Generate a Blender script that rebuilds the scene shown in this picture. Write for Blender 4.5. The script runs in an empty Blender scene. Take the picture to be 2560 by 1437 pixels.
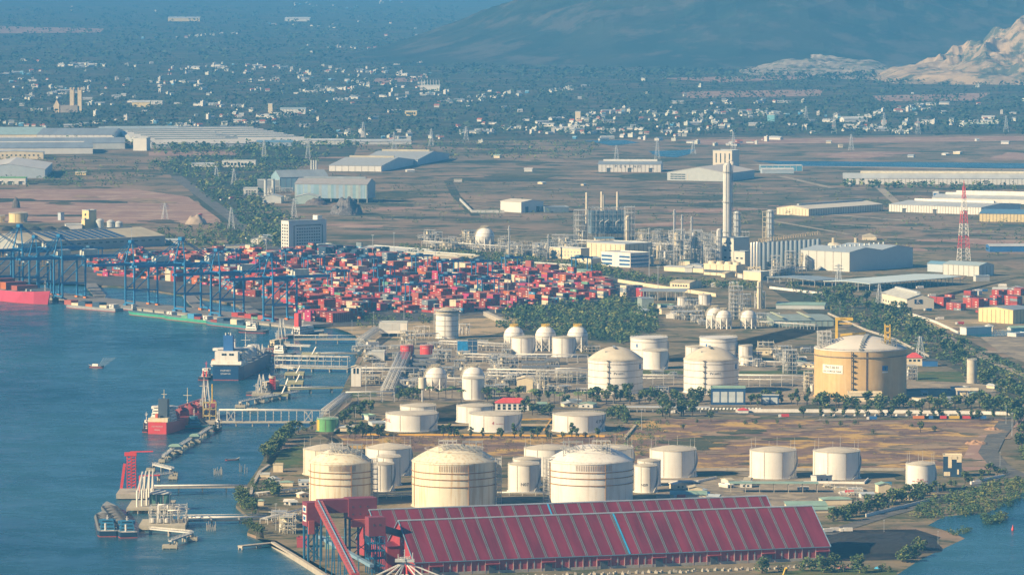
import bpy, math, random
from math import sin, cos, tan, radians, pi, sqrt, atan2, hypot
from mathutils import Vector, Matrix, noise
# ---------------------------------------------------------------- camera, sky, sun, exposure
SC = bpy.context.scene
COL = SC.collection
HC, FPX, YH, CY = 430.0, 13300.0, -200.0, -5000.0      # camera height, focal length in photo pixels, horizon row, camera y
PIT = math.atan((718.5 - YH) / FPX)
cam_d = bpy.data.cameras.new('camera'); cam = bpy.data.objects.new('camera', cam_d); COL.objects.link(cam)
cam_d.sensor_width = 36; cam_d.lens = 36 * FPX / 2560; cam_d.clip_start = 10; cam_d.clip_end = 200000
cam.location = (0, CY, HC); cam.rotation_euler = (pi / 2 - PIT, 0, 0)
SC.camera = cam
SUN_AZ, SUN_EL = radians(62), radians(29)               # azimuth to the left of the line towards the camera
SUN_STR, SKY_STR, EXPO = 5.0, 0.05, 1.0
HAZE = 0.000047
to_sun = Vector((-sin(SUN_AZ) * cos(SUN_EL), -cos(SUN_AZ) * cos(SUN_EL), sin(SUN_EL)))
w = bpy.data.worlds.new('World'); SC.world = w; w.use_nodes = True
nt = w.node_tree; bg = nt.nodes['Background']
sky = nt.nodes.new('ShaderNodeTexSky'); sky.sky_type = 'NISHITA'; sky.sun_disc = False
sky.sun_elevation = SUN_EL; sky.sun_rotation = atan2(to_sun.x, to_sun.y) % (2 * pi)
sky.air_density = 0.8; sky.dust_density = 0.0; sky.ozone_density = 6.0; sky.altitude = 0
nt.links.new(sky.outputs[0], bg.inputs[0]); bg.inputs[1].default_value = SKY_STR
sl = bpy.data.lights.new('sun', 'SUN'); sl.energy = SUN_STR; sl.angle = radians(0.5); sl.color = (1.0, 0.77, 0.46)
so = bpy.data.objects.new('sun', sl); COL.objects.link(so); so.location = (0, 0, 3000)
so.rotation_euler = to_sun.to_track_quat('Z', 'Y').to_euler()
SC.view_settings.view_transform = 'Standard'; SC.view_settings.look = 'None'
SC.view_settings.exposure = EXPO; SC.view_settings.gamma = 1; SC.view_settings.use_curve_mapping = False
try:
    SC.cycles.use_denoising = True; SC.cycles.max_bounces = 4; SC.cycles.diffuse_bounces = 1; SC.cycles.glossy_bounces = 2
    SC.cycles.volume_bounces = 0; SC.cycles.use_adaptive_sampling = True
except Exception: pass
# ---------------------------------------------------------------- pixel <-> ground
FW = Vector((0, cos(PIT), -sin(PIT))); UP = Vector((0, sin(PIT), cos(PIT))); CAM = Vector((0, CY, HC))
def G(px, py, z=0.0):
    d = FW + Vector((1, 0, 0)) * ((px - 1280) / FPX) - UP * ((py - 718.5) / FPX)
    return CAM + d * ((z - HC) / d.z)
def S(p): return FPX / (Vector(p) - CAM).dot(FW)        # photo pixels per metre at a point
def proj(p):
    q = Vector(p) - CAM; d = q.dot(FW)
    return 1280 + FPX * q.x / d, 718.5 - FPX * q.dot(UP) / d
# ---------------------------------------------------------------- materials
MATS = {}
def mat(name, col, rough=0.65, var=0.18, scale=0.15, col2=None, metal=0.0, streak=0.0, scol=(0.35, 0.2, 0.08), bump=0.0, stretch=(1, 1, 1), w2=0.5, det=4):
    if name in MATS: return MATS[name]
    m = bpy.data.materials.new(name); m.use_nodes = True; MATS[name] = m
    n, l = m.node_tree.nodes, m.node_tree.links; b = n['Principled BSDF']
    b.inputs['Roughness'].default_value = rough; b.inputs['Metallic'].default_value = metal
    tc = n.new('ShaderNodeTexCoord'); mp = n.new('ShaderNodeMapping'); l.new(tc.outputs['Object'], mp.inputs[0])
    mp.inputs['Scale'].default_value = stretch
    nz = n.new('ShaderNodeTexNoise'); nz.inputs['Scale'].default_value = scale; nz.inputs['Detail'].default_value = det; nz.inputs['Roughness'].default_value = 0.65
    l.new(mp.outputs[0], nz.inputs['Vector'])
    rp = n.new('ShaderNodeValToRGB'); l.new(nz.outputs[0], rp.inputs[0])
    c2 = col2 or tuple(c * (1 - var) for c in col); c1 = col if col2 else tuple(min(1, c * (1 + var * .5)) for c in col)
    rp.color_ramp.elements[0].position = w2 - 0.16; rp.color_ramp.elements[1].position = w2 + 0.16
    rp.color_ramp.elements[0].color = (*c2, 1); rp.color_ramp.elements[1].color = (*c1, 1)
    out = rp.outputs[0]
    if streak:
        m2 = n.new('ShaderNodeMapping'); m2.inputs['Scale'].default_value = (0.45, 0.45, 0.03); l.new(tc.outputs['Object'], m2.inputs[0])
        z2 = n.new('ShaderNodeTexNoise'); z2.inputs['Scale'].default_value = 1.0; z2.inputs['Detail'].default_value = 5; l.new(m2.outputs[0], z2.inputs['Vector'])
        r2 = n.new('ShaderNodeValToRGB'); r2.color_ramp.elements[0].position = 0.5; r2.color_ramp.elements[1].position = 0.72
        r2.color_ramp.elements[1].color = (streak,) * 3 + (1,); l.new(z2.outputs[0], r2.inputs[0])
        mx = n.new('ShaderNodeMix'); mx.data_type = 'RGBA'; l.new(r2.outputs[0], mx.inputs[0]); l.new(out, mx.inputs[6]); mx.inputs[7].default_value = (*scol, 1)
        out = mx.outputs[2]
    l.new(out, b.inputs['Base Color'])
    if bump:
        bp = n.new('ShaderNodeBump'); bp.inputs['Strength'].default_value = 0.6; bp.inputs['Distance'].default_value = bump
        l.new(nz.outputs[0], bp.inputs['Height']); l.new(bp.outputs[0], b.inputs['Normal'])
    return m
W_ = mat('white_paint', (0.78, 0.75, 0.68), 0.5, 0.10, 0.08, streak=0.25)
WS_ = mat('stained_white', (0.74, 0.68, 0.52), 0.55, 0.12, 0.05, streak=0.75, scol=(0.50, 0.33, 0.14))
WG_ = mat('grey_white', (0.58, 0.58, 0.54), 0.55, 0.15, 0.1, streak=0.2)
RF_ = mat('tank_roof_cream', (0.60, 0.54, 0.42), 0.6, 0.16, 0.07)
CR_ = mat('cream_wall', (0.72, 0.62, 0.42), 0.65, 0.12, 0.1, streak=0.2)
YW_ = mat('yellow_wall', (0.72, 0.58, 0.28), 0.65, 0.12, 0.1)
GR_ = mat('grey_metal', (0.34, 0.36, 0.36), 0.45, 0.2, 0.2)
DG_ = mat('dark_grey', (0.08, 0.09, 0.10), 0.6, 0.2, 0.3)
LG_ = mat('light_roof', (0.52, 0.54, 0.52), 0.45, 0.15, 0.05, stretch=(1, .1, 1))
GRF_ = mat('grey_roof', (0.27, 0.31, 0.34), 0.5, 0.18, 0.05, stretch=(1, .1, 1))
TAN_ = mat('tan_roof', (0.50, 0.44, 0.30), 0.6, 0.18, 0.05)
GRN_ = mat('green_roof', (0.28, 0.42, 0.33), 0.5, 0.16, 0.08)
BLW_ = mat('bluegrey_cladding', (0.44, 0.50, 0.54), 0.5, 0.08, 0.06)
BLU_ = mat('blue_paint', (0.03, 0.13, 0.36), 0.5, 0.15, 0.2)
CRN_ = mat('crane_blue', (0.03, 0.19, 0.40), 0.45, 0.15, 0.2)
RED_ = mat('red_paint', (0.66, 0.06, 0.055), 0.5, 0.12, 0.2)
MAR_ = mat('maroon_sheet', (0.185, 0.022, 0.045), 0.5, 0.34, 0.12, stretch=(1, .15, .15))
RCL_ = mat('red_cladding', (0.36, 0.05, 0.06), 0.5, 0.10, 0.1)
ORG_ = mat('orange_paint', (0.70, 0.22, 0.04), 0.5, 0.12, 0.2)
YEL_ = mat('yellow_paint', (0.70, 0.46, 0.05), 0.5, 0.12, 0.2)
CON_ = mat('concrete', (0.42, 0.38, 0.31), 0.85, 0.2, 0.2)
LNG_ = mat('ochre_concrete', (0.56, 0.38, 0.165), 0.8, 0.16, 0.06, streak=0.25, scol=(0.72, 0.60, 0.36))
STL_ = mat('galvanised_steel', (0.55, 0.54, 0.50), 0.45, 0.2, 0.5)
PIP_ = mat('pipe_white', (0.68, 0.66, 0.60), 0.4, 0.15, 0.3)
BLK_ = mat('black_coal', (0.018, 0.018, 0.020), 0.9, 0.4, 0.3)
WIN_ = mat('window_glass', (0.02, 0.035, 0.05), 0.12, 0.2, 0.5)
GLS_ = mat('green_glass', (0.10, 0.22, 0.20), 0.15, 0.2, 0.3)
LINE_ = mat('seam_line', (0.22, 0.19, 0.14), 0.7, 0.2, 0.3)
RUST_ = mat('rust_line', (0.36, 0.20, 0.08), 0.8, 0.3, 0.2)
LEAF = [mat('leaf_a', (0.12, 0.175, 0.045), 0.8, 0.45, 0.25), mat('leaf_b', (0.06, 0.115, 0.035), 0.8, 0.4, 0.25),
        mat('leaf_c', (0.22, 0.235, 0.055), 0.8, 0.4, 0.25)]
BARK_ = mat('bark', (0.12, 0.09, 0.06), 0.9)
# ---------------------------------------------------------------- mesh builder
class MB:
    def __init__(s): s.v = []; s.f = []; s.mi = []; s.sm = []; s.m = 0
    def face(s, idx, sm=False): s.f.append(idx); s.mi.append(s.m); s.sm.append(sm)
    def add(s, vs, fs, sm=False):
        o = len(s.v); s.v += [tuple(v) for v in vs]
        for f in fs: s.face([i + o for i in f], sm)
    def box(s, cx, cy, z0, sx, sy, h, rot=0.0):
        c, n = cos(rot), sin(rot); q = [(-sx/2, -sy/2), (sx/2, -sy/2), (sx/2, sy/2), (-sx/2, sy/2)]
        p = [(cx + x*c - y*n, cy + x*n + y*c) for x, y in q]
        s.add([(x, y, z0) for x, y in p] + [(x, y, z0 + h) for x, y in p], [(3,2,1,0), (4,5,6,7), (0,1,5,4), (1,2,6,5), (2,3,7,6), (3,0,4,7)])
    def prism(s, poly, z0, z1):
        n = len(poly); s.add([(x, y, z0) for x, y in poly] + [(x, y, z1) for x, y in poly],
            [tuple(range(n-1, -1, -1)), tuple(range(n, 2*n))] + [(i, (i+1) % n, n+(i+1) % n, n+i) for i in range(n)])
    def lathe(s, prof, cx=0, cy=0, seg=24, sm=True):
        n = len(prof); cs = [(cos(2*pi*k/seg), sin(2*pi*k/seg)) for k in range(seg)]
        def ring(r, z):
            o = len(s.v); s.v += [(cx + r*c, cy + r*d, z) for c, d in cs]; return o
        prev = None; pd = None
        for i in range(n-1):
            (r0, z0), (r1, z1) = prof[i], prof[i+1]; d = atan2(z1-z0, r1-r0)
            o0 = prev if prev is not None and pd is not None and abs((d-pd+pi) % (2*pi) - pi) < 0.55 else ring(r0, z0)
            o1 = ring(r1, z1)
            for k in range(seg): k2 = (k+1) % seg; s.face([o0+k, o0+k2, o1+k2, o1+k], sm)
            prev, pd = o1, d
        if prof[0][0] > 0.05: o = ring(*prof[0]); s.face([o+k for k in range(seg-1, -1, -1)])
        if prof[-1][0] > 0.05: o = ring(*prof[-1]); s.face([o+k for k in range(seg)])
    def cyl(s, cx, cy, z0, z1, r, r2=None, seg=12): s.lathe([(r, z0), (r if r2 is None else r2, z1)], cx, cy, seg)
    def ball(s, cx, cy, cz, r, seg=20, rings=10, sq=1.0):
        s.lathe([(max(r*sin(pi*i/rings), 0.02), cz - r*sq*cos(pi*i/rings)) for i in range(rings+1)], cx, cy, seg)
    def beam(s, p, q, wd, n=4):
        p, q = Vector(p), Vector(q); d = q - p
        if d.length < 1e-4: return
        d.normalize(); a = d.cross(Vector((0, 0, 1)))
        if a.length < 1e-3: a = Vector((1, 0, 0))
        a.normalize(); b = d.cross(a); o = len(s.v); off = pi/4 if n == 4 else 0; r = wd/2 * (1.414 if n == 4 else 1)
        for c in (p, q):
            for k in range(n):
                t = 2*pi*k/n + off; s.v.append(tuple(c + a*(r*cos(t)) + b*(r*sin(t))))
        for k in range(n): s.face([o+k, o+(k+1) % n, o+n+(k+1) % n, o+n+k], n > 5)
        s.face([o+k for k in range(n-1, -1, -1)]); s.face([o+n+k for k in range(n)])
    def path(s, pts, wd, n=6):
        for a, b in zip(pts, pts[1:]): s.beam(a, b, wd, n)
    def build(s, name, mats, parent=None, loc=None, rz=0):
        me = bpy.data.meshes.new(name); me.from_pydata(s.v, [], s.f)
        if not isinstance(mats, (list, tuple)): mats = [mats]
        for m in mats: me.materials.append(m)
        me.polygons.foreach_set('material_index', s.mi); me.polygons.foreach_set('use_smooth', s.sm); me.update()
        o = bpy.data.objects.new(name, me); COL.objects.link(o)
        if parent: o.parent = parent
        if loc is not None: o.location = loc
        if rz: o.rotation_euler = (0, 0, rz)
        return o
def tag(o, label=None, cat=None, group=None, kind=None):
    if label: o['label'] = label
    if cat: o['category'] = cat
    if group: o['group'] = group
    if kind: o['kind'] = kind
    return o
def thing(name, label, cat, loc, rz=0.0, group=None):
    o = bpy.data.objects.new(name, None); COL.objects.link(o); o.location = loc; o.rotation_euler = (0, 0, rz); o.empty_display_size = 1
    return tag(o, label, cat, group)
KIDS = {}
def copy_tree(o, loc, rz=0.0, label=None, group=None, scale=None):
    if o.name not in KIDS: KIDS[o.name] = [(c, list(c.children)) for c in o.children]
    r = o.copy(); COL.objects.link(r); r.location = loc; r.rotation_euler = (0, 0, rz)
    if scale: r.scale = (scale,) * 3 if not isinstance(scale, tuple) else scale
    if label: r['label'] = label
    if group: r['group'] = group
    for c, gs in KIDS[o.name]:
        d = c.copy(); COL.objects.link(d); d.parent = r
        for g in gs: e = g.copy(); COL.objects.link(e); e.parent = d
    return r
def sheet(name, pix, m, z, kind='structure'):
    b = MB(); b.add([G(x, y, z) for x, y in pix], [tuple(range(len(pix)))])
    o = b.build(name, m)
    me = o.data
    if me.polygons[0].normal.z < 0: me.flip_normals()
    return tag(o, kind=kind)
def strip(name, pix, wd, m, z, kind='structure'):
    p = [G(x, y, z) for x, y in pix]; b = MB(); L = []; R = []
    for i, c in enumerate(p):
        d = (p[min(i+1, len(p)-1)] - p[max(i-1, 0)]); d.z = 0; d.normalize(); n = Vector((-d.y, d.x, 0)) * wd / 2
        L.append(c + n); R.append(c - n)
    n = len(p); b.add(L + R, [(i, n+i, n+i+1, i+1) for i in range(n-1)])
    return tag(b.build(name, m), kind=kind)
FONT_CACHE = {}
def text_mesh(body):
    if body not in FONT_CACHE:
        c = bpy.data.curves.new('lettering', 'FONT'); c.body = body; c.align_x = 'CENTER'; c.align_y = 'CENTER'; c.resolution_u = 2
        o = bpy.data.objects.new('lettering', c); COL.objects.link(o)
        dg = bpy.context.evaluated_depsgraph_get(); me = bpy.data.meshes.new_from_object(o.evaluated_get(dg))
        FONT_CACHE[body] = ([tuple(v.co) for v in me.vertices], [tuple(p.vertices) for p in me.polygons])
        bpy.data.objects.remove(o); bpy.data.curves.remove(c)
    return FONT_CACHE[body]
def text_on_cyl(b, body, r, ang, z, size):                 # ang: direction the lettering faces
    vs, fs = text_mesh(body)
    b.add([((r) * cos(ang + x*size/r), (r) * sin(ang + x*size/r), z + y*size) for x, y, _ in vs], fs)
def text_flat(b, body, p, ux, size, n=(0, 0, 0)):          # ux: unit direction of writing, upright
    vs, fs = text_mesh(body); p = Vector(p); ux = Vector(ux)
    b.add([p + ux*(x*size) + Vector((0, 0, y*size)) for x, y, _ in vs], fs)
R = random.Random(7)
# ---------------------------------------------------------------- ground, water, roads, hills
def gmat(name, ca, cb, cc, s1, s2, rough=0.95):
    m = bpy.data.materials.new(name); m.use_nodes = True; n, l = m.node_tree.nodes, m.node_tree.links; b = n['Principled BSDF']
    b.inputs['Roughness'].default_value = rough; b.inputs['Specular IOR Level'].default_value = 0.1
    tc = n.new('ShaderNodeTexCoord')
    def nz(s, d=6):
        x = n.new('ShaderNodeTexNoise'); x.inputs['Scale'].default_value = s; x.inputs['Detail'].default_value = d; x.inputs['Roughness'].default_value = 0.7
        l.new(tc.outputs['Object'], x.inputs['Vector']); return x.outputs[0]
    def ramp(f, p0, p1):
        r = n.new('ShaderNodeMapRange'); r.inputs[1].default_value = p0; r.inputs[2].default_value = p1; l.new(f, r.inputs[0]); return r.outputs[0]
    def mix(f, a, c):
        x = n.new('ShaderNodeMix'); x.data_type = 'RGBA'; l.new(f, x.inputs[0])
        for i, k in ((6, a), (7, c)):
            if isinstance(k, tuple): x.inputs[i].default_value = (*k, 1)
            else: l.new(k, x.inputs[i])
        return x.outputs[2]
    a = mix(ramp(nz(s1, 9), .43, .57), ca, cb)
    a = mix(ramp(nz(s2, 10), .50, .58), a, cc)
    l.new(a, b.inputs['Base Color']); return m
M_plain = gmat('dry_plain', (0.27, 0.195, 0.135), (0.15, 0.13, 0.085), (0.065, 0.08, 0.045), 0.006, 0.011)
M_scrub = gmat('scrub_ground', (0.045, 0.06, 0.035), (0.07, 0.075, 0.045), (0.12, 0.10, 0.07), 0.004, 0.008)
M_gold = gmat('golden_grass', (0.24, 0.155, 0.11), (0.14, 0.095, 0.078), (0.50, 0.33, 0.10), 0.03, 0.022)
M_soil = gmat('industrial_ground', (0.26, 0.205, 0.125), (0.16, 0.14, 0.09), (0.08, 0.09, 0.04), 0.02, 0.03)
M_yard = gmat('yard_asphalt', (0.10, 0.10, 0.10), (0.07, 0.075, 0.08), (0.14, 0.13, 0.12), 0.01, 0.03)
M_sand = gmat('sand_fill', (0.46, 0.35, 0.20), (0.36, 0.28, 0.17), (0.22, 0.19, 0.11), 0.02, 0.03)
M_bare = gmat('bare_earth', (0.34, 0.22, 0.17), (0.28, 0.18, 0.145), (0.40, 0.29, 0.22), 0.008, 0.02)
M_mud = gmat('shore_mud', (0.20, 0.17, 0.11), (0.11, 0.11, 0.06), (0.07, 0.09, 0.04), 0.05, 0.08)
M_grass = gmat('green_lawn', (0.09, 0.13, 0.04), (0.07, 0.10, 0.035), (0.14, 0.13, 0.05), 0.03, 0.05)
M_road = gmat('road_asphalt', (0.13, 0.13, 0.125), (0.10, 0.10, 0.10), (0.17, 0.16, 0.14), 0.03, 0.08)
M_conc = gmat('concrete_apron', (0.28, 0.235, 0.17), (0.19, 0.165, 0.13), (0.36, 0.30, 0.21), 0.02, 0.05)
M_dust = gmat('dust_track', (0.38, 0.33, 0.25), (0.32, 0.27, 0.21), (0.25, 0.2, 0.15), 0.02, 0.04)
M_coalshade = gmat('coal_shadow_ground', (0.016, 0.016, 0.018), (0.025, 0.024, 0.024), (0.05, 0.045, 0.04), 0.03, 0.06)  # coal ground, with the maroon shed's shadow put into its black
def wmat():
    m = bpy.data.materials.new('harbour_water'); m.use_nodes = True; n, l = m.node_tree.nodes, m.node_tree.links; b = n['Principled BSDF']
    b.inputs['Roughness'].default_value = 0.22; b.inputs['IOR'].default_value = 1.14
    tc = n.new('ShaderNodeTexCoord')
    a = n.new('ShaderNodeTexNoise'); a.inputs['Scale'].default_value = 0.0032; a.inputs['Detail'].default_value = 7; l.new(tc.outputs['Object'], a.inputs['Vector'])
    r = n.new('ShaderNodeValToRGB'); r.color_ramp.elements[0].position = .35; r.color_ramp.elements[1].position = .65
    r.color_ramp.elements[0].color = (0.008, 0.058, 0.100, 1); r.color_ramp.elements[1].color = (0.030, 0.115, 0.17, 1)
    l.new(a.outputs[0], r.inputs[0]); l.new(r.outputs[0], b.inputs['Base Color'])
    a2 = n.new('ShaderNodeTexNoise'); a2.inputs['Scale'].default_value = 0.018; a2.inputs['Detail'].default_value = 8; a2.inputs['Roughness'].default_value = .75; l.new(tc.outputs['Object'], a2.inputs['Vector'])
    mr = n.new('ShaderNodeMapRange'); mr.inputs[1].default_value = .3; mr.inputs[2].default_value = .7; mr.inputs[3].default_value = .10; mr.inputs[4].default_value = .42; l.new(a2.outputs[0], mr.inputs[0]); l.new(mr.outputs[0], b.inputs['Roughness'])
    c = n.new('ShaderNodeTexNoise'); c.inputs['Scale'].default_value = 0.07; c.inputs['Detail'].default_value = 6; c.inputs['Roughness'].default_value = .7; l.new(tc.outputs['Object'], c.inputs['Vector'])
    c2 = n.new('ShaderNodeTexNoise'); c2.inputs['Scale'].default_value = 0.012; c2.inputs['Detail'].default_value = 4; l.new(tc.outputs['Object'], c2.inputs['Vector'])
    mu = n.new('ShaderNodeMath'); mu.operation = 'MULTIPLY'; l.new(c.outputs[0], mu.inputs[0]); l.new(c2.outputs[0], mu.inputs[1])
    bp = n.new('ShaderNodeBump'); bp.inputs['Strength'].default_value = 0.5; bp.inputs['Distance'].default_value = 2.5; l.new(mu.outputs[0], bp.inputs['Height']); l.new(bp.outputs[0], b.inputs['Normal'])
    return m
M_water = wmat()
WZ = -2.2
b = MB(); b.add([(-60000, -4500, WZ), (60000, -4500, WZ), (60000, 60000, WZ), (-60000, 60000, WZ)], [(0, 1, 2, 3)]); tag(b.build('water', M_water), kind='structure')
SHORE = [(-900, 640), (-300, 672), (60, 690), (200, 706), (262, 714), (330, 716), (450, 735), (545, 752), (600, 764), (680, 790), (735, 812), (800, 815), (868, 816), (905, 850), (915, 872), (895, 893), (880, 925),
         (862, 960), (850, 990), (826, 1008), (812, 1030), (800, 1050), (770, 1068), (716, 1084), (672, 1120), (652, 1160), (630, 1200), (604, 1232), (590, 1262), (612, 1282), (632, 1300), (618, 1330), (660, 1345), (682, 1358),
         (745, 1395), (800, 1432), (900, 1500), (1060, 1600)]
g0 = [G(x, y) for x, y in SHORE]
poly = [(p.x, p.y) for p in g0] + [(3000, -4000), (60000, -2000), (60000, 70000), (-60000, 70000), (-60000, g0[0].y + 400), (g0[0].x - 2000, g0[0].y + 200)]
b = MB(); n = len(poly)
b.add([(x, y, 0) for x, y in poly] + [(x, y, -4) for x, y in poly], [tuple(range(n))] + [(i, n + i, n + (i+1) % n, (i+1) % n) for i in range(n)])
ground = tag(b.build('ground', M_plain), kind='structure')
if ground.data.polygons[0].normal.z < 0: ground.data.flip_normals()
# zones laid one above the other (lowest first)
sheet('scrub_plain', [(-900, -120), (3500, -120), (3500, 345), (2560, 335), (1900, 342), (1300, 352), (900, 352), (880, 400), (700, 400), (380, 340), (-900, 320)], M_scrub, 0.10)
sheet('road_verge', [(380, 405), (640, 372), (830, 372), (745, 420), (640, 520), (760, 600), (690, 640), (600, 640), (470, 470)], M_scrub, 0.10)
sheet('bare_field', [(-300, 475), (330, 472), (470, 492), (545, 545), (560, 560), (-300, 552)], M_bare, 0.12)
sheet('bare_field', [(-300, 440), (420, 438), (440, 470), (-300, 470)], M_plain, 0.11)
sheet('bare_field', [(372, 380), (600, 376), (590, 388), (372, 390)], M_bare, 0.13)
sheet('industrial_ground', [(870, 820), (1180, 800), (1560, 800), (1680, 690), (2000, 700), (2560, 690), (2900, 700), (2900, 1045), (2400, 1050), (1640, 1048), (1500, 1095), (900, 1090), (800, 1085), (700, 1130), (660, 1180), (640, 1250), (640, 1300), (640, 1345), (690, 1350), (830, 1430), (960, 1500), (1500, 1560), (2100, 1500), (2560, 1400), (2900, 1300), (2900, 1140), (2420, 1140), (2380, 1180), (1500, 1190), (900, 1180), (900, 1140), (800, 1120), (830, 1090), (860, 1030), (905, 960), (930, 880)], M_soil, 0.13)
sheet('dry_field', [(1560, 1060), (1640, 1047), (2400, 1050), (2520, 1045), (2440, 1100), (2395, 1170), (2300, 1172), (1500, 1178), (1460, 1150), (1560, 1105)], M_gold, 0.2)
sheet('scrub_field', [(840, 1085), (1560, 1085), (1500, 1130), (1480, 1150), (880, 1120)], M_gold, 0.18)
sheet('scrub_plain', [(1560, 800), (1180, 800), (1250, 775), (1540, 745), (1640, 760), (1640, 830), (1560, 858), (1240, 830)], M_scrub, 0.2)
sheet('container_yard', [(-300, 640), (200, 630), (700, 618), (900, 618), (1200, 650), (1500, 672), (1610, 700), (1600, 745), (1240, 780), (900, 815), (780, 815), (700, 795), (600, 762), (545, 750), (450, 735), (330, 716), (-300, 690)], M_yard, 0.22)
sheet('terminal_ground', [(1040, 612), (1200, 590), (1640, 575), (2060, 585), (2480, 655), (2600, 690), (1960, 720), (1660, 670), (1500, 655), (1200, 640)], M_soil, 0.22)
sheet('concrete_apron', [(915, 850), (1200, 850), (1560, 905), (2040, 905), (2270, 930), (2500, 960), (2480, 1005), (1640, 1018), (1240, 1005), (900, 1000), (860, 985), (890, 930)], M_conc, 0.24)
sheet('sand_bank', [(835, 818), (960, 812), (1060, 800), (1300, 790), (1320, 815), (1190, 845), (900, 845), (870, 830)], M_sand, 0.26)
sheet('lawn', [(865, 982), (940, 976), (942, 990), (862, 994)], M_grass, 0.3)
sheet('lawn', [(1605, 925), (1715, 925), (1715, 935), (1605, 938)], M_grass, 0.3)
sheet('lawn', [(1848, 927), (2035, 925), (2035, 935), (1848, 938)], M_grass, 0.3)
sheet('lawn', [(2290, 930), (2400, 928), (2415, 955), (2290, 952)], M_grass, 0.3)
sheet('lawn', [(680, 1130), (760, 1110), (760, 1165), (690, 1170), (665, 1155)], M_grass, 0.3)
sheet('lawn', [(1530, 1085), (1640, 1050), (1640, 1110), (1590, 1150), (1500, 1140)], M_gold, 0.3)
sheet('shore_mud', [(862, 960), (905, 900), (915, 880), (880, 960), (862, 1000), (830, 1040), (812, 1030), (826, 1008), (850, 990)], M_mud, 0.3)
sheet('shore_mud', [(672, 1120), (700, 1130), (665, 1190), (640, 1250), (650, 1345), (660, 1345), (618, 1330), (632, 1300), (612, 1282), (590, 1262), (604, 1232), (652, 1160)], M_mud, 0.3)
sheet('dry_field', [(2160, 820), (2280, 790), (2430, 800), (2400, 832), (2560, 880), (2560, 960), (2440, 900), (2300, 850)], M_plain, 0.24)
sheet('dry_field', [(2270, 800), (2460, 798), (2475, 810), (2400, 832), (2340, 820)], M_sand, 0.28)
sheet('scrub_plain', [(1900, 705), (2060, 722), (2260, 790), (2420, 850), (2700, 990), (2700, 1045), (2540, 1000), (2380, 920), (2270, 880), (2190, 850), (2030, 790)], M_scrub, 0.3)
sheet('dust_track', [(2245, 785), (2340, 822), (2470, 890), (2600, 950), (2600, 960), (2450, 895), (2320, 830), (2235, 792)], M_dust, 0.36)
sheet('dust_track', [(2400, 1160), (2430, 1100), (2500, 1055), (2560, 1048), (2560, 1060), (2490, 1085), (2470, 1120), (2480, 1172), (2410, 1176)], M_bare, 0.34)
sheet('concrete_apron', [(1640, 1195), (2160, 1195), (2240, 1215), (2250, 1260), (2000, 1285), (1880, 1270), (1640, 1250)], M_conc, 0.3)
sheet('earth_bank', [(2060, 1330), (2200, 1310), (2300, 1305), (2420, 1345), (2300, 1400), (2100, 1400)], M_plain, 0.26)
sheet('coal_shadow_ground', [(2050, 1332), (2120, 1324), (2290, 1322), (2352, 1342), (2290, 1396), (2060, 1402)], M_coalshade, 0.34)
sheet('lawn', [(1880, 1437), (2060, 1418), (2240, 1425), (2250, 1480), (1800, 1480)], M_grass, 0.3)
# irregular patches on the plain
pr = random.Random(31); PZ = 0.15
def blob(px, py, wx, wy, m, name='scrub_patch'):
    global PZ
    PZ += 0.0035; n = 26; ph = [pr.uniform(0, 6.3) for _ in range(4)]
    pts = []
    for k in range(n):
        a = 2*pi*k/n; r = 1 + .28*sin(2*a+ph[0]) + .2*sin(3*a+ph[1]) + .14*sin(5*a+ph[2]) + .1*sin(9*a+ph[3]); pts.append((px + wx*r*cos(a), py + wy*r*sin(a)))
    sheet(name, pts, m, PZ)
M_olive = gmat('olive_scrub', (0.085, 0.085, 0.04), (0.05, 0.065, 0.035), (0.13, 0.115, 0.06), 0.012, 0.03)
M_straw = gmat('straw_grass', (0.33, 0.24, 0.15), (0.24, 0.17, 0.12), (0.12, 0.11, 0.065), 0.014, 0.02)
for k in range(64):
    x, y = pr.uniform(820, 2600), pr.uniform(360, 640)
    if 1040 < x < 2060 and y > 590: continue
    blob(x, y, pr.uniform(30, 150), pr.uniform(2, 7), pr.choice((M_scrub, M_olive, M_olive, M_straw, M_bare)))
for k in range(16): blob(pr.uniform(0, 420), pr.uniform(398, 560), pr.uniform(30, 120), pr.uniform(2, 5), pr.choice((M_olive, M_scrub, M_straw)))
for k in range(26): blob(pr.uniform(1640, 2440), pr.uniform(1058, 1160), pr.uniform(20, 120), pr.uniform(2, 7), pr.choice((M_olive, M_straw, M_straw, M_plain)))
for k in range(30): blob(pr.uniform(640, 2300), pr.uniform(1010, 1290), pr.uniform(15, 60), pr.uniform(2, 6), pr.choice((M_olive, M_olive, M_straw, M_conc)))
for k in range(22): blob(pr.uniform(900, 2400), pr.uniform(850, 1000), pr.uniform(15, 60), pr.uniform(2, 6), pr.choice((M_olive, M_yard, M_grass, M_road)))
for k in range(12): blob(pr.uniform(2050, 2560), pr.uniform(690, 900), pr.uniform(20, 80), pr.uniform(2, 6), pr.choice((M_olive, M_straw, M_dust)))
for q in ([(820, 500), (1120, 512), (1430, 522)], [(1590, 500), (1900, 520), (1960, 522)], [(1560, 470), (1790, 480)], [(830, 540), (1100, 552)], [(1950, 440), (2080, 470)], [(1200, 440), (1480, 452), (1800, 462)], [(2080, 560), (2560, 590)], [(1240, 400), (1480, 408)], [(2250, 515), (2200, 470), (2120, 440)]):
    strip('track', q, pr.uniform(8, 14), pr.choice((M_dust, M_scrub)), 0.42)
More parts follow.
